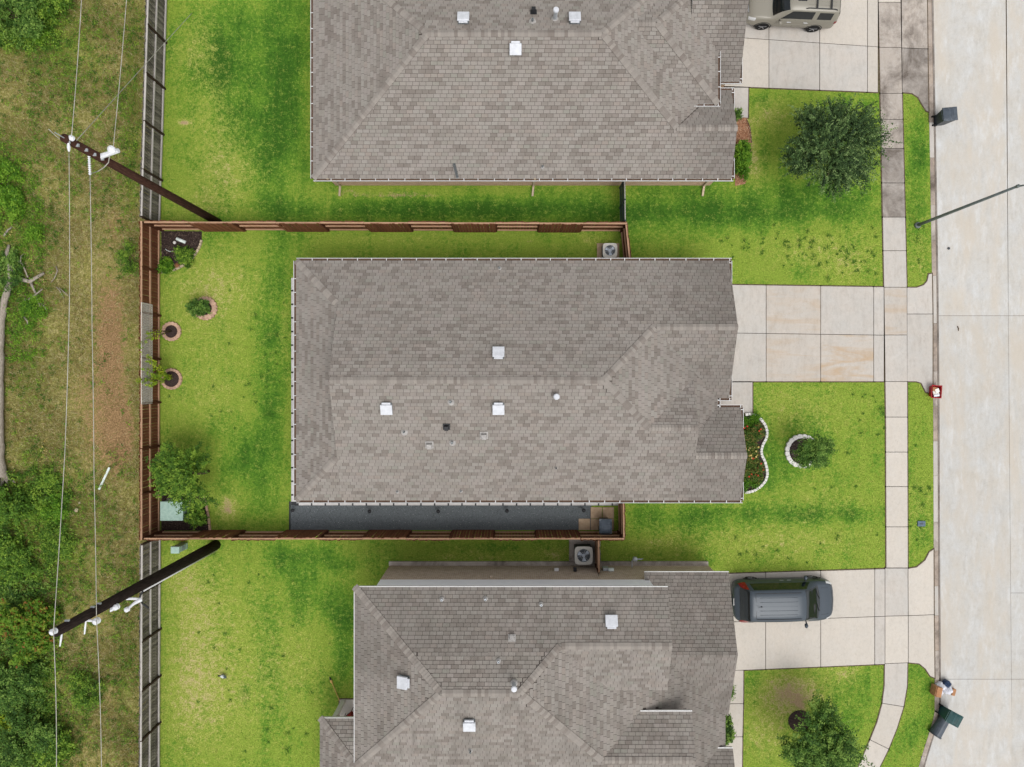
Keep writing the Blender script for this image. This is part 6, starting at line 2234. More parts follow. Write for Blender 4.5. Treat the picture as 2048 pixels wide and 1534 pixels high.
# corner bed of the middle yard
arc = [(404, 463), (404, 480), (401, 492), (394, 505), (384, 518), (370, 530), (352, 539), (338, 544), (324, 545)]
bed1 = [P2(323, 462)] + [P2(*a) for a in arc]
mound("mulch_bed", bed1, 0.02, M["mulch"])
chips("mulch_chips", "dark bark chips in the corner bed of the middle yard", bed1, 2200, 0.06, [(0, C(34, 28, 26)), (0.8, C(84, 70, 64)), (1, C(130, 112, 98))], 0.06, 21)
ed = empty("bed_edging", (*P2(390, 510), 0))
tag(ed, "curved tan brick edging round the corner bed of the middle yard", "edging", "garden bed edgings")
ap = [Vector((*P2(*a), 0.05)) for a in arc[1:]]
for a, b in zip(ap[:-1], ap[1:]):
    for s in range(2):
        u, v = a.lerp(b, s / 2 + .03), a.lerp(b, (s + 1) / 2 - .03)
        MB().beam(u, v, 0.11, 0.11).build("edging_brick", M["stone_tan"], ed, bevel=0.012)
c0, c1 = P(353, 477, 0.12), P(371, 485, 0.10)
o = MB().tube([c0, Vector(c0).lerp(c1, .03), c1], [0.07, 0.085, 0.085], 14).build("drain_pipe", M["pvc"], smooth=True)
tag(o, "thick white pipe lying in the corner mulch bed", "pipe")
c = P(349, 485, 0.1)
o = MB().lathe((c.x, c.y, 0.0), [(0.075, 0), (0.08, .12), (0.05, .15)], 12).build("pipe_cap", M["stone_white"])
tag(o, "round white cap beside the thick pipe in the corner bed", "cap")
o = MB().tube([P(331, 498, .06), P(334, 501, .08), P(340, 503, .07), P(346, 502, .06)], 0.018, 6).build("hose_piece", M["pvc"])
tag(o, "short curved white tube left in the corner mulch bed", "tube")
shrub("round_shrub", "larger rounded green shrub in the corner mulch bed", 369, 512, 0.46, 0.6, 190, 16, 0.09, M["leaf_mid"], 31, "shrubs in the corner bed")
shrub("round_shrub", "smaller green shrub tucked against the back fence in the corner bed", 332, 531, 0.36, 0.55, 130, 16, 0.09, M["leaf_bright"], 32, "shrubs in the corner bed")
c = P(354, 531, 0.08)
o = MB().lathe((c.x, c.y, 0), [(0.15, 0), (0.17, .05), (0.1, .13), (.02, .15)], 9).build("rock", M["rust_dirt"])
tag(o, "brown rock beside the edging of the corner mulch bed", "rock")


def ring_bed(px, py, r_px, label, stone, seed, n=16, mul=0.72, skip=(), bw=0.16):
    k = CAM_H / FOC
    cx, cy = P2(px, py)
    R_ = r_px * k
    poly = [(cx + R_ * .97 * math.cos(2 * math.pi * i / 28), cy + R_ * .97 * math.sin(2 * math.pi * i / 28)) for i in range(28)]
    mound("mulch_ring", poly, 0.02, M["mulch"], h=0.06)
    rt_ = empty("tree_ring", (cx, cy, 0))
    tag(rt_, label, "tree ring", "stone rings round young trees")
    for i in range(n):
        if i in skip: continue
        a = 2 * math.pi * (i + .5) / n
        w = 2 * math.pi * R_ / n * 0.94
        p = Vector((cx + (R_ - bw / 2) * math.cos(a), cy + (R_ - bw / 2) * math.sin(a), 0.06))
        b = MB()
        prof = []
        for t in np.linspace(-1, 1, 7):
            prof.append((bw / 2 * (0.72 + 0.5 * (1 - t * t)), t * w / 2))
        prof += [(-bw / 2, w / 2 * .82), (-bw / 2, -w / 2 * .82)]
        R3 = Matrix.Rotation(a, 2)
        pts = [R3 @ Vector(q) for q in prof]
        b.prism([(p.x + q.x, p.y + q.y) for q in pts], -.02, 0.12 + random.uniform(-.01, .015), inset=0.012)
        b.build("ring_stone", stone, rt_)
    return cx, cy, R_


cx, cy, R_ = ring_bed(1603, 902, 33.5, "scalloped white stone ring round the small front yard tree", M["stone_white"], 1, 20, bw=0.2)
tree("young_tree", "small feathery green tree growing from the white stone ring", (cx - 0.02, cy), 2.4, (P(1634, 911, 2.0).x, P(1634, 911, 2.0).y, 1.9), (1.0, 1.05, 1.1), 380, 26, 0.075, M["leaf_dark"], 41, lobes=9, length=0.42, trunk_r=0.04, tone=(0.1, 0.9), group="small yard trees")
chips("ring_mulch_chips", "dark mulch chips inside the white stone ring", [(cx + .66 * math.cos(t), cy + .66 * math.sin(t)) for t in np.linspace(0, 6.28, 20)], 700, 0.055, [(0, C(34, 30, 30)), (0.9, C(84, 76, 72)), (1, C(170, 160, 150))], 0.07, 22)
k1 = ring_bed(412, 617, 23, "pinkish stone ring round the leafy shrub of the middle back lawn", M["stone_pink"], 2, 20, bw=0.26)
shrub("leafy_shrub", "dark leafy shrub leaning from the pinkish stone ring", 396, 614, 0.50, 1.1, 180, 18, 0.11, M["leaf_dark"], 42, "planted back yard shrubs", ry=0.36, tone=(0.1, .8))
ring_bed(344, 663, 19, "pinkish stone ring against the back fence, upper of two", M["stone_pink"], 3, 16, bw=0.17)
ring_bed(344, 758, 21, "pinkish stone ring against the back fence, lower of two", M["stone_pink"], 4, 18, bw=0.14)


def vine(label, base_px, pts_px, k, n_per, size, mat, seed):
    b = P(*base_px)
    r = empty("young_tree", (b.x, b.y, 0.05))
    tag(r, label, "tree", "small yard trees")
    st = MB()
    rng = np.random.default_rng(seed)
    Cc, Dd = [], []
    prev = Vector((b.x, b.y, 0.05))
    for px_, py_, z in pts_px:
        e = P(px_, py_, z)
        mid = prev.lerp(e, .5) + Vector((0, 0, .05))
        st.tube([Vector((b.x, b.y, .05)), Vector((b.x, b.y, .05)).lerp(e, .5) + Vector((0, 0, .2)), e], [0.025, 0.016, 0.006], 6)
        for _ in range(k):
            t = rng.uniform(.35, 1.05)
            p = Vector((b.x, b.y, .05)).lerp(e, t) + Vector((0, 0, .2 * 4 * t * (1 - t) * .5)) + Vector(rng.normal(0, .08, 3))
            Cc.append(p)
            Dd.append((e - b).normalized())
    st.build("stems", M["bark"], r, smooth=True)
    q, tn = leaf_quads(np.array(Cc), np.array(Dd), n_per, .22, .035, size, rng, .1, 1, flat=.6)
    np_mesh("leaves", q, len(q) // 4, 4, mat, r, {"tone": tn})


vine("lime green sapling sprawling over the trellis from the lower fence ring", (346, 757), [(298, 745, 2.1), (285, 735, 2.3), (278, 760, 2.2), (292, 715, 2.4), (272, 765, 2.2), (330, 752, .9), (318, 748, 1.3), (283, 702, 2.4), (300, 770, 1.9)], 16, 9, .085, M["leaf_lime"], 51)
vine("thin sparse sapling at the upper fence ring reaching over the trellis", (345, 662), [(285, 670, 2.2), (276, 690, 2.3), (300, 662, 1.6), (290, 680, 2.1)], 9, 7, .075, M["leaf_lime"], 52)

# tree, transformer and bed in the lower corner of the middle yard
bed2 = [P2(323, 985), P2(405, 985), P2(413, 1010), P2(418, 1035), P2(421, 1061), P2(323, 1061)]
mound("mulch_bed", bed2, 0.02, M["mulch"])
chips("corner_mulch_chips", "dark mulch chips round the green transformer box", bed2, 1800, 0.06, [(0, C(40, 32, 30)), (0.8, C(88, 72, 64)), (1, C(130, 112, 98))], 0.06, 23)
ed = empty("bed_edging", (*P2(417, 1030), 0))
tag(ed, "straight tan edging beside the lower mulch bed of the middle yard", "edging", "garden bed edgings")
ap = [Vector((*P2(*a), 0.05)) for a in ((405, 985), (413, 1010), (418, 1035), (421, 1061))]
for a, b in zip(ap[:-1], ap[1:]):
    for s in range(2):
        MB().beam(a.lerp(b, s / 2 + .02), a.lerp(b, (s + 1) / 2 - .02), 0.11, 0.11).build("edging_brick", M["stone_pink"], ed, bevel=0.012)
c = P(359, 1017)
tf = empty("transformer_box", (c.x, c.y, 0))
tag(tf, "pale green transformer box half hidden under the back yard tree", "transformer")
MB().box((c.x, c.y, 0.04), (1.25, 1.1, 0.08)).build("pad", M["conc_dirty"], tf)
MB().box((c.x, c.y + .02, 0.45), (1.1, 0.92, 0.75)).build("cabinet", M["utility_green"], tf, bevel=0.04)
MB().box((c.x, c.y + .02, 0.85), (1.16, 0.98, 0.06)).build("lid", M["utility_green"], tf, bevel=0.02)
MB().box((c.x + .1, c.y - .46, 0.45), (0.03, 0.03, 0.6)).build("door_edge", M["grey_metal"], tf)
c = P(368, 1091)
pd = empty("utility_pedestal", (c.x, c.y, 0))
tag(pd, "pale green utility pedestal between the brown side fence and the black pole", "pedestal")
MB().box((c.x, c.y, 0.46), (0.42, 0.34, 0.92), top=(.95, .9)).build("housing", M["utility_green"], pd, bevel=0.04)
MB().box((c.x, c.y, 0.97), (0.46, 0.38, 0.12), top=(.9, .9)).build("cover", M["utility_green"], pd, bevel=0.03)
for k in range(4):
    MB().box((c.x + .217, c.y, 0.35 + .1 * k), (0.012, 0.24, 0.03)).build("louvre", M["grey_metal"], pd)
cc = P(374, 952, 1.9)
tree("yard_tree", "bushy mid green tree over the back fence corner and transformer", (cc.x + .25, cc.y), 3.0, (cc.x, cc.y, 1.95), (1.65, 1.55, 1.25), 720, 30, 0.105, M["leaf_mid"], 61, lobes=14, length=0.5, trunk_r=0.07, lob=0.32, group="yard trees")
shrub("leafy_shrub", "clipped green shrub right of the transformer box", 393, 1030, 0.50, 1.0, 190, 18, 0.09, M["leaf_mid"], 62, "planted back yard shrubs", ry=0.6)

# front yard trees
cc = P(1668, 290, 3.0)
tree("oak_tree", "large dense dark green tree on the upper front lawn", (P(1640, 300).x, P(1640, 300).y), 4.4, (cc.x, cc.y, 2.9), (2.4, 2.15, 1.9), 1700, 32, 0.085, M["leaf_oak"], 71, lobes=24, length=0.95, spread=0.035, trunk_r=0.13, lob=0.22, group="yard trees", nlimb=16, tone=(0, .95))
cc = P(1648, 1490, 2.6)
tree("oak_tree", "green leafy tree on the lower front lawn at the bottom edge", (P(1615, 1450).x, P(1615, 1450).y - .3), 3.6, (cc.x, cc.y, 2.5), (2.1, 1.8, 1.5), 1050, 32, 0.10, M["leaf_dark"], 72, lobes=18, length=0.65, spread=0.06, trunk_r=0.10, lob=0.3, group="yard trees", nlimb=12)
mb_ = [P2(1600 + 24 * math.cos(t), 1442 + 22 * math.sin(t)) for t in np.linspace(0, 6.1, 20)]
mound("mulch_ring", mb_, 0.012, M["mulch"], h=0.04)
cc = P(1486, 316, 0.7)
c_ = (cc.x, cc.y)
tree("hedge_shrub", "bright green clipped hedge against the upper house front", c_, 1.1, (cc.x, cc.y, 0.55), (0.42, 0.98, 0.62), 420, 20, 0.085, M["leaf_bright"], 73, "shrub", .25, .035, .03, lob=.15, lower=-.5, nlimb=5, shell=.4)
bedc = [P2(1470, 236), P2(1493, 236), P2(1500, 255), P2(1503, 285), P2(1500, 330), P2(1490, 368), P2(1470, 372)]
mound("bark_bed", bedc, 0.02, M["bark_chip"])
chips("bark_chips", "pale reddish bark chips in the bed by the upper house", bedc, 1500, 0.06, [(0, C(120, 76, 54)), (0.6, C(186, 140, 108)), (1, C(222, 190, 160))], 0.06, 24)
o = MB().tube([P(1493, 238, .06), P(1500, 255, .06), P(1503, 285, .06)], 0.03, 6).build("bed_edging", M["bark"])
tag(o, "thin dark edging strip beside the reddish bark bed", "edging", "garden bed edgings")
shrub("leafy_shrub", "small dark shrub at the walkway corner of the upper house", 1474, 228, 0.22, 0.6, 60, 14, 0.08, M["leaf_dark"], 74, "small front shrubs")
cc = P(1452, 1462, 0.8)
tree("hedge_shrub", "glossy green bush squeezed between the bottom house and its walkway", (cc.x, cc.y), 1.2, (cc.x, cc.y, 0.6), (0.36, 0.8, 0.7), 260, 20, 0.09, M["leaf_dark"], 75, "shrub", .25, .035, .03, lob=.2, lower=-.5, nlimb=4)
shrub("leafy_shrub", "little green plant beside the bottom house's garage corner", 1461, 1385, 0.2, 0.5, 50, 14, 0.07, M["leaf_mid"], 76, "small front shrubs", ry=.4)

# flower bed of the middle house
edge = [(1489, 829), (1500, 828), (1511, 831), (1521, 839), (1529, 850), (1533, 863), (1531, 876), (1524, 889), (1521, 900), (1522, 910), (1528, 922), (1532, 936), (1533, 950), (1529, 962), (1519, 973), (1506, 981), (1494, 984), (1488, 984)]
bed3 = [P2(*e) for e in edge] + [P2(1470, 984), P2(1470, 829)]
mound("flower_bed", bed3, 0.02, M["mulch"])
ed = empty("bed_edging", (*P2(1530, 905), 0))
tag(ed, "wavy white scalloped edging round the flower bed of the middle house", "edging", "garden bed edgings")
ev = [Vector((*P2(*e), 0.07)) for e in edge]
for a, b in zip(ev[:-1], ev[1:]):
    for s in range(2):
        u, v = a.lerp(b, s / 2 + .02), a.lerp(b, (s + 1) / 2 - .02)
        MB().beam(u, v, 0.14, 0.18).build("edging_stone", M["stone_white"], ed, bevel=0.02)
rngb = random.Random(9)
seen_ = {}
spots = []
for i in range(26):
    y = 836 + i * 5.5
    wide = 1517 if (y < 880 or y > 925) else 1508
    spots.append((rngb.uniform(1487, 1493) if i % 2 else rngb.uniform(wide - 7, wide), y + rngb.uniform(-2, 2)))
for i, (px_, py_) in enumerate(spots):
    kind = "grass" if py_ < 858 or py_ > 962 else "rose"
    c = P(px_, py_, .3)
    rng = np.random.default_rng(200 + i)
    r = empty("flower_plant" if kind == "rose" else "border_grass", (c.x, c.y, 0.05))
    if kind == "grass":
        tag(r, ("grassy green clump at the upper end of the flower bed" if py_ < 858 else "grassy green clump at the lower end of the flower bed"), "plant", "upper border grasses" if py_ < 858 else "lower border grasses")
        n = 170
        a = rng.uniform(0, 6.28, n)
        le = rng.uniform(.2, .42, n)
        el = rng.uniform(.3, 1.2, n)
        d = np.stack([np.cos(a) * np.cos(el), np.sin(a) * np.cos(el), np.sin(el)], -1)
        b0 = np.array([c.x, c.y, .05]) + rng.normal(0, .07, (n, 3)) * [1, 1, 0]
        s = np.stack([-np.sin(a), np.cos(a), 0 * a], -1) * .014
        mid = b0 + d * le[:, None] * .6 + [0, 0, .06]
        tip = b0 + d * le[:, None] * [1, 1, .7]
        q = np.stack([b0 - s, b0 + s, mid + s, mid - s, mid - s, mid + s, tip + s * .2, tip - s * .2], 1).reshape(-1, 3)
        np_mesh("blades", q, 2 * n, 4, M["leaf_bright"], r, {"tone": np.repeat(rng.random(n) * .7, 8)})
    else:
        col = "red" if 925 < py_ or py_ < 868 else ("yellow" if 885 < py_ < 922 else "green")
        lab_ = {"red": "bushy flower bed plant with red blooms", "yellow": "flower bed plant with pale yellow blooms", "green": "leafy flower bed plant with hardly any blooms"}[col]
        nth_ = seen_.setdefault(col, 0)
        seen_[col] += 1
        tag(r, lab_ + ", " + (["topmost"] + [w_ + " from the top" for w_ in ("second", "third", "fourth", "fifth", "sixth", "seventh", "eighth", "ninth", "tenth", "eleventh", "twelfth", "thirteenth", "fourteenth")])[nth_], "plant", {"red": "red flowering bed plants", "yellow": "yellow flowering bed plants", "green": "green bed plants"}[col])
        p, d = crown_twigs((c.x, c.y, .28), (.34, .3, .28), 75, rng, lower=-.3)
        q, tn = leaf_quads(p, d, 9, .2, .03, .07, rng, 0, 1, flat=.6)
        np_mesh("leaves", q, len(q) // 4, 4, M["leaf_bed"], r, {"tone": tn})
        if col != "green":
            for t_ in range(3 if col == "red" else 4):
                e = p[t_]
                MB().lathe((e[0], e[1], e[2] + .05), [(.01, -.02), (.045, 0), (.05, .015), (.015, .025)], 8).build("flower", M["flower_red" if col == "red" else "flower_yellow"], r)

# ------------------------------------------------------------------ rough ground behind the fence
def lot_bush(label, px, py, rad, h, k, mat, seed, n_per=24, size=.12, ry=None, group="wild bushes at the left edge", tone=(0, 1), length=.45):
    c = P(px, py, h * .6)
    tree("wild_bush", label, (c.x, c.y), h, (c.x, c.y, h * .35), (rad * 1.12, (ry or rad) * 1.12, h * .55), k, n_per, size, mat, seed, "bush", length, .07, .04, group, tone, .35, -.25, nlimb=6, shell=.35, lobes=9)


lot_bush("dark green bush filling the top left corner", 15, 20, 1.5, 1.8, 420, M["leaf_dark"], 81)
lot_bush("low green bush at the top edge near the left wire", 95, 5, 1.2, 1.0, 260, M["leaf_mid"], 82, ry=.9)
lot_bush("small fresh green bush below the top left corner", 76, 60, 0.42, 0.5, 70, M["leaf_bright"], 83)
lot_bush("green bush on the left edge level with the brown pole", 6, 360, 0.8, 0.9, 170, M["leaf_bright"], 84, ry=.9)
lot_bush("bright green bush on the left edge above the dead branches", 16, 405, 0.6, 0.8, 150, M["leaf_bright"], 85)
lot_bush("small green weed bush left of the upper fence corner", 70, 466, 0.45, 0.5, 80, M["leaf_bright"], 86, size=.09)
lot_bush("dark leafy growth round the fallen trunk on the left edge", 12, 545, 0.65, 0.8, 150, M["leaf_dark"], 87, ry=1.2)
lot_bush("green sprouts between the dead branches", 68, 615, 0.6, 0.45, 120, M["leaf_bright"], 88, size=.09)
lot_bush("large green bush on the left edge just below the fallen trunk", 10, 1010, 1.25, 1.5, 360, M["leaf_mid"], 89, ry=1.4, tone=(0, .8))
lot_bush("spreading yellow green bush between the left edge and the left wire", 88, 985, 1.0, 0.7, 220, M["leaf_mid"], 90, size=.1)
lot_bush("fresh green bush leaning towards the left wire", 102, 1017, 0.62, 0.7, 130, M["leaf_bright"], 91, size=.1)
lot_bush("green bush on the left edge level with the lower side fence", 22, 1110, 1.15, 1.1, 260, M["leaf_mid"], 92, tone=(0, .85))
lot_bush("low olive bush in the middle of the lower rough ground", 118, 1080, 0.9, 0.6, 170, M["leaf_mid"], 93, size=.09)
lot_bush("broad leaved bright bush with reddish tips beside the black pole top", 42, 1262, 1.35, 1.7, 420, M["leaf_red"], 94, size=.17, ry=1.5)
lot_bush("dark bush on the left edge below the reddish one", 24, 1385, 1.4, 1.8, 420, M["leaf_dark"], 95, tone=(0, .9))
lot_bush("faint green young bush between the two wires near the bottom", 165, 1385, 0.85, 0.8, 170, M["leaf_mid"], 96, size=.09)
lot_bush("dark tangled bush filling the bottom left corner", 30, 1485, 1.6, 2.0, 480, M["leaf_dark"], 97, tone=(0, .95))
lot_bush("mid green bush at the bottom edge right of the corner tangle", 105, 1505, 1.05, 1.1, 260, M["leaf_mid"], 98)
lot_bush("lime tinted small bush on the lower left edge", 4, 1435, 0.5, 1.2, 90, M["leaf_lime"], 99)
lot_bush("bushy weeds against the outside of the brown back fence", 255, 520, 0.45, 0.7, 90, M["leaf_mid"], 100, size=.08, ry=.9)

# fallen dead tree along the left edge
dt = empty("fallen_tree", (*P2(12, 900), 0))
tag(dt, "fallen grey dead tree trunk lying along the left edge", "dead tree")
tpx = np.interp(np.linspace(955, 560, 40), [560, 575, 600, 640, 690, 760, 870, 920, 955], [19, 16, 9, 3, 0, -2, -3, -2, 4])
rtk = random.Random(4)
tp = [P(x + rtk.uniform(-.8, .8), y, .3) for x, y in zip(tpx, np.linspace(955, 560, 40))]
MB().tube(tp, [(0.34 if i == 0 else 0.27 - 0.0033 * i) * rtk.uniform(.93, 1.07) for i in range(40)], 14).build("trunk", M["dead_wood"], dt, smooth=True)
MB().tube([P(22, 562, .3), P(20, 530, .4), P(14, 505, .25), P(18, 490, .1)], [0.14, .12, .1, .06], 8).build("limb", M["dead_wood"], dt, smooth=True)
for e in ((30, 965), (18, 972), (2, 975)):
    MB().tube([P(8, 950, .25), P(*e, .05)], [.12, .04], 7).build("root", M["dead_wood"], dt, smooth=True)
def dead(label, chains):
    r = empty("dead_branch", P(*chains[0][0][0][:2]))
    tag(r, label, "branch", "dead branches at the left edge")
    for pts, ra in chains:
        n = len(pts)
        MB().tube([P(x, y, z) for x, y, z in pts], [ra[0] + (ra[1] - ra[0]) * i / (n - 1) for i in range(n)], 7).build("stick", M["dead_wood"], r, smooth=True)
dead("forked pale dead branch lying among the weeds", [([(40, 558, .2), (60, 563, .25), (88, 546, .15)], (.13, .07)), ([(60, 562, .2), (68, 580, .2), (74, 592, .1)], (.07, .04)), ([(56, 555, .2), (45, 528, .2), (38, 524, .3), (24, 508, .2)], (.04, .015)), ([(41, 524, .3), (42, 512, .25), (49, 507, .1)], (.03, .012))])
dead("straight pale dead stick below the forked branch", [([(57, 600, .15), (70, 590, .2), (85, 578, .15)], (.06, .03)), ([(73, 595, .15), (80, 612, .12), (84, 618, .08)], (.035, .015)), ([(82, 607, .1), (90, 614, .12), (94, 627, .05)], (.03, .012))])
dead("slender dead twig right of the forked branch", [([(112, 533, .1), (115, 542, .15), (109, 556, .12), (102, 565, .06)], (.035, .015))])
dead("pair of thin dead twigs beneath the left wire", [([(113, 574, .1), (120, 582, .14), (128, 597, .05)], (.03, .012)), ([(119, 576, .12), (130, 586, .2), (139, 593, .06)], (.03, .012))])
dead("crooked grey dead stick right of the fallen trunk", [([(51, 597, .15), (51, 612, .15), (48, 626, .12)], (.05, .04)), ([(48, 634, .1), (55, 642, .12), (55, 650, .06)], (.055, .03))])
dead("short dead stick at the left edge above the branches", [([(8, 472, .1), (16, 460, .15), (24, 454, .08)], (.06, .04))])
dead("grey broken stump piece standing above the fallen trunk", [([(10, 520, .2), (16, 500, .3), (18, 490, .25)], (.08, .06))])

# ------------------------------------------------------------------ grass, weeds and straw
def blades(X, Y, rng, h0, h1, w, z0=0.0, tilt=(0.35, 1.25)):
    n = len(X)
    a = rng.uniform(0, 2 * np.pi, n)
    el = rng.uniform(tilt[0], tilt[1], n)
    L = rng.uniform(h0, h1, n)
    d = np.stack([np.cos(a) * np.cos(el), np.sin(a) * np.cos(el), np.sin(el)], -1) * L[:, None]
    s = np.stack([-np.sin(a), np.cos(a), 0 * a], -1) * (w * rng.uniform(.6, 1.3, n))[:, None]
    b = np.stack([X, Y, np.full(n, z0)], -1)
    return np.stack([b - s, b + s, b + d], 1).reshape(-1, 3)


rng = np.random.default_rng(77)
NB = 420000
X, Y = rng.uniform(X0L, X1L, NB), rng.uniform(-21.0, 21.0, NB)
ok = X < kerb_x(Y) - .01
for pg in PAVED:
    ok &= ~inside(pg, X, Y)
bare = blobs(X, Y, BARE)
ok &= rng.random(NB) > bare * 1.1
X, Y = X[ok], Y[ok]
q = blades(X, Y, rng, .03, .085, .011)
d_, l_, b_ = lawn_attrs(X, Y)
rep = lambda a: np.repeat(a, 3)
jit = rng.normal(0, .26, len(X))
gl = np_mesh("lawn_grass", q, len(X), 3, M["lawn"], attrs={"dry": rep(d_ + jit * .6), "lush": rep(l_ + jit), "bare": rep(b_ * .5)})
tag(gl, "short mown grass blades covering the lawns", "grass", kind="stuff")

# coarse dark weed tufts dotted over the lawns
tufts = []
rt2 = np.random.default_rng(3)
for px_, py_, sx_, sy_, n in ((1640, 500, 70, 22, 46), (1720, 520, 30, 26, 16), (1560, 480, 60, 14, 16), (1835, 500, 16, 40, 8), (1830, 980, 16, 40, 14), (1740, 820, 30, 24, 10), (1700, 900, 60, 50, 8),
                              (1600, 1090, 100, 30, 10), (480, 700, 40, 90, 16), (560, 700, 14, 60, 8), (430, 780, 40, 60, 6), (560, 1130, 30, 30, 4), (470, 1300, 60, 120, 12), (430, 1180, 40, 60, 6), (1490, 1110, 40, 20, 6), (600, 1420, 60, 60, 8)):
    for _ in range(n):
        tufts.append((rt2.normal(px_, sx_), rt2.normal(py_, sy_), float(np.clip(rt2.lognormal(-2.5, .5), .03, .2))))
TX, TY = [], []
for px_, py_, r in tufts:
    cx, cy = P2(px_, py_)
    m = int(36 * r / .1)
    aa, rr = rt2.uniform(0, 6.28, m), np.abs(rt2.normal(0, r * .75, m))
    TX += list(cx + rr * np.cos(aa))
    TY += list(cy + rr * np.sin(aa) * 1.1)
TX, TY = np.array(TX), np.array(TY)
ok = TX < kerb_x(TY) - .1
for pg in PAVED:
    ok &= ~inside(pg, TX, TY)
TX, TY = TX[ok], TY[ok]
q = blades(TX, TY, rng, .05, .11, .012, 0.0, (.2, .8))
tag(np_mesh("weed_tufts", q, len(TX), 3, M["tuft"], attrs={"tone": rep(rng.random(len(TX)))}), "coarse dark green weed tufts dotted over the lawns", "weeds", kind="stuff")

# straw and weeds on the rough ground
n = 190000
X, Y = rng.uniform(-27.5, X0L - .05, n), rng.uniform(-21, 21, n)
soil, weed = blobs(X, Y, SOIL), blobs(X, Y, WEED)
keep = rng.random(n) > np.clip(soil * 1.3, 0, .92)
X, Y, weed = X[keep], Y[keep], weed[keep]
q = blades(X, Y, rng, .08, .32, .012, -.02, (.1, .9))
pt = 0.5 + .35 * np.sin(X * 1.1 + 1.7 * np.sin(Y * .6)) * np.sin(Y * .9 + X * .5)
tone = np.clip(np.where(rng.random(len(X)) < .35 + weed * .6 + .2 * (pt - .5), .62 + rng.normal(0, .07, len(X)), np.where(rng.random(len(X)) < .5, rng.uniform(0, .45, len(X)), rng.uniform(.8, 1, len(X)))), 0, 1)
tag(np_mesh("straw_grass", q, len(X), 3, M["straw"], attrs={"tone": rep(tone)}), "straw and wild grass over the rough ground behind the fences", "grass", kind="stuff")
k = 3200
X, Y = rng.uniform(-27.5, X0L - .1, k * 3), rng.uniform(-21, 21, k * 3)
wd = blobs(X, Y, WEED)
ok = rng.random(k * 3) < np.clip(wd * .9, 0.02, 1)
X, Y = X[ok][:k], Y[ok][:k]
Cc = np.stack([X, Y, np.full(len(X), .08)], -1)
q, tn = leaf_quads(Cc, rng.normal(0, 1, (len(X), 3)) * [1, 1, .3], 14, .18, .06, .09, rng, flat=.5)
q[:, 2] = np.maximum(q[:, 2], 0.0)
nf = 5200
fx = X0L - .06 - np.abs(rng.normal(0, .35, nf))
fy = rng.uniform(-21, 21, nf)
okf = rng.random(nf) < .35 + .65 * (np.sin(fy * .8) * np.sin(fy * .31 + 1) > -.1)
qb = blades(fx[okf], fy[okf], rng, .2, .5, .014, -.02, (.25, 1.2))
tag(np_mesh("fence_weeds", qb, okf.sum(), 3, M["leaf_mid"], attrs={"tone": rep(rng.random(okf.sum()))}), "tall green grass growing along the outside of the back fences", "grass", kind="stuff")
tag(np_mesh("ground_weeds", q, len(q) // 4, 4, M["leaf_mid"], attrs={"tone": tn}), "low leafy weeds spread over the rough ground", "weeds", kind="stuff")
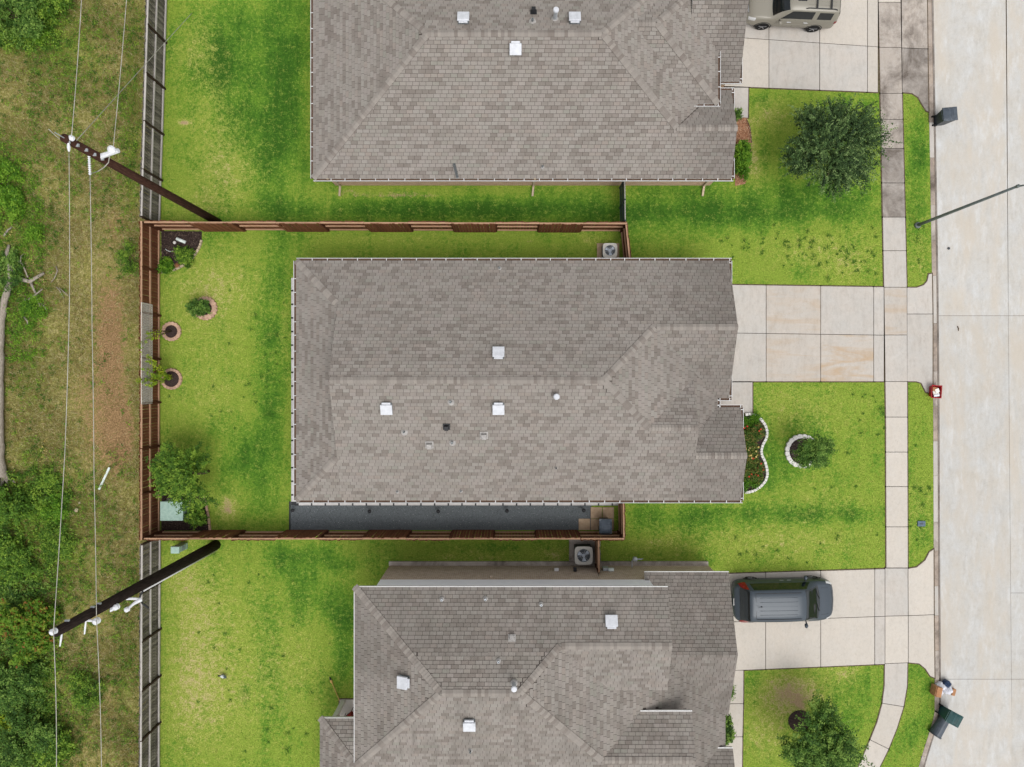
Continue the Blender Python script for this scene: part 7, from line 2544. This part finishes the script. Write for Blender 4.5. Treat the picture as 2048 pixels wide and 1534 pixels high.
# continuous leafy undergrowth at the left edge
def under(px0, px1, py0, py1, n, hmax, mat, seed, label, size=.11):
    rg_ = np.random.default_rng(seed)
    u, v = rg_.random(n), rg_.random(n)
    px_ = px0 + (px1 - px0) * u ** 1.3
    py_ = py0 + (py1 - py0) * v
    k_ = CAM_H / FOC
    X_, Y_ = (px_ - 1024) * k_, (767 - py_) * k_
    nz = .5 + .5 * np.sin(X_ * 1.7 + 2 * np.sin(Y_ * .9 + seed)) * np.sin(Y_ * 1.4 + X_ * .8 + seed)
    ok_ = rg_.random(n) < .25 + .75 * nz
    X_, Y_, nz, u = X_[ok_], Y_[ok_], nz[ok_], u[ok_]
    Z_ = hmax * nz * (1 - u * .75) * rg_.uniform(.3, 1, len(X_)) + .06
    c_ = np.stack([X_, Y_, Z_], -1)
    d_ = rg_.normal(0, 1, c_.shape) * [1, 1, .3]
    d_ /= np.linalg.norm(d_, axis=1)[:, None]
    q, tn = leaf_quads(c_, d_, 16, .35, .07, size, rg_, flat=.5)
    q[:, 2] = np.maximum(q[:, 2], .01)
    tag(np_mesh("undergrowth", q, len(q) // 4, 4, mat, attrs={"tone": tn}), label, "undergrowth", kind="stuff")


under(-60, 125, 945, 1570, 3000, .55, M["leaf_mid"], 5, "mixed green undergrowth covering the lower left edge")
under(-60, 100, 1120, 1570, 1800, 0.9, M["leaf_dark"], 6, "dark tangled undergrowth in the bottom left corner", .13)
under(-60, 120, -40, 100, 1500, .6, M["leaf_mid"], 7, "mixed green undergrowth at the top left corner")
under(-60, 90, 280, 720, 1500, .4, M["leaf_bright"], 8, "low fresh green growth round the dead branches", .09)
under(60, 275, 0, 440, 1000, .16, M["leaf_mid"], 9, "scattered low green weeds over the upper rough ground", .08)
under(60, 275, 900, 1540, 1300, .2, M["leaf_mid"], 10, "scattered low green weeds over the lower rough ground", .08)
fl = [(88, 898), (90, 915), (95, 880), (112, 962), (115, 975), (60, 565), (66, 520), (22, 468), (88, 562), (120, 950), (110, 990), (95, 905)]
Cc = np.array([[*P2(*f), .12] for f in fl])
Cc = np.repeat(Cc, 9, 0) + rng.normal(0, .09, (len(fl) * 9, 3)) * [1, 1, .2]
q, tn = leaf_quads(Cc, np.zeros_like(Cc), 1, 0, 0, .06, rng)
tag(np_mesh("wild_flowers", q, len(q) // 4, 4, M["flower_yellow"]), "tiny orange wild flowers sprinkled on the rough ground", "flowers", kind="stuff")
for i, (px_, py_, r) in enumerate(((152, 1020, .12), (158, 1006, .07))):
    c = P(px_, py_, .05)
    o = MB().lathe((c.x, c.y, 0), [(r * .8, 0), (r, r * .4), (r * .5, r * .9), (.01, r)], 9).build("pale_stone", M["stone_tan"])
    tag(o, ["larger pale stone between the wires on the rough ground", "tiny white stone just above the larger pale one"][i], "stone", "stones on the rough ground")
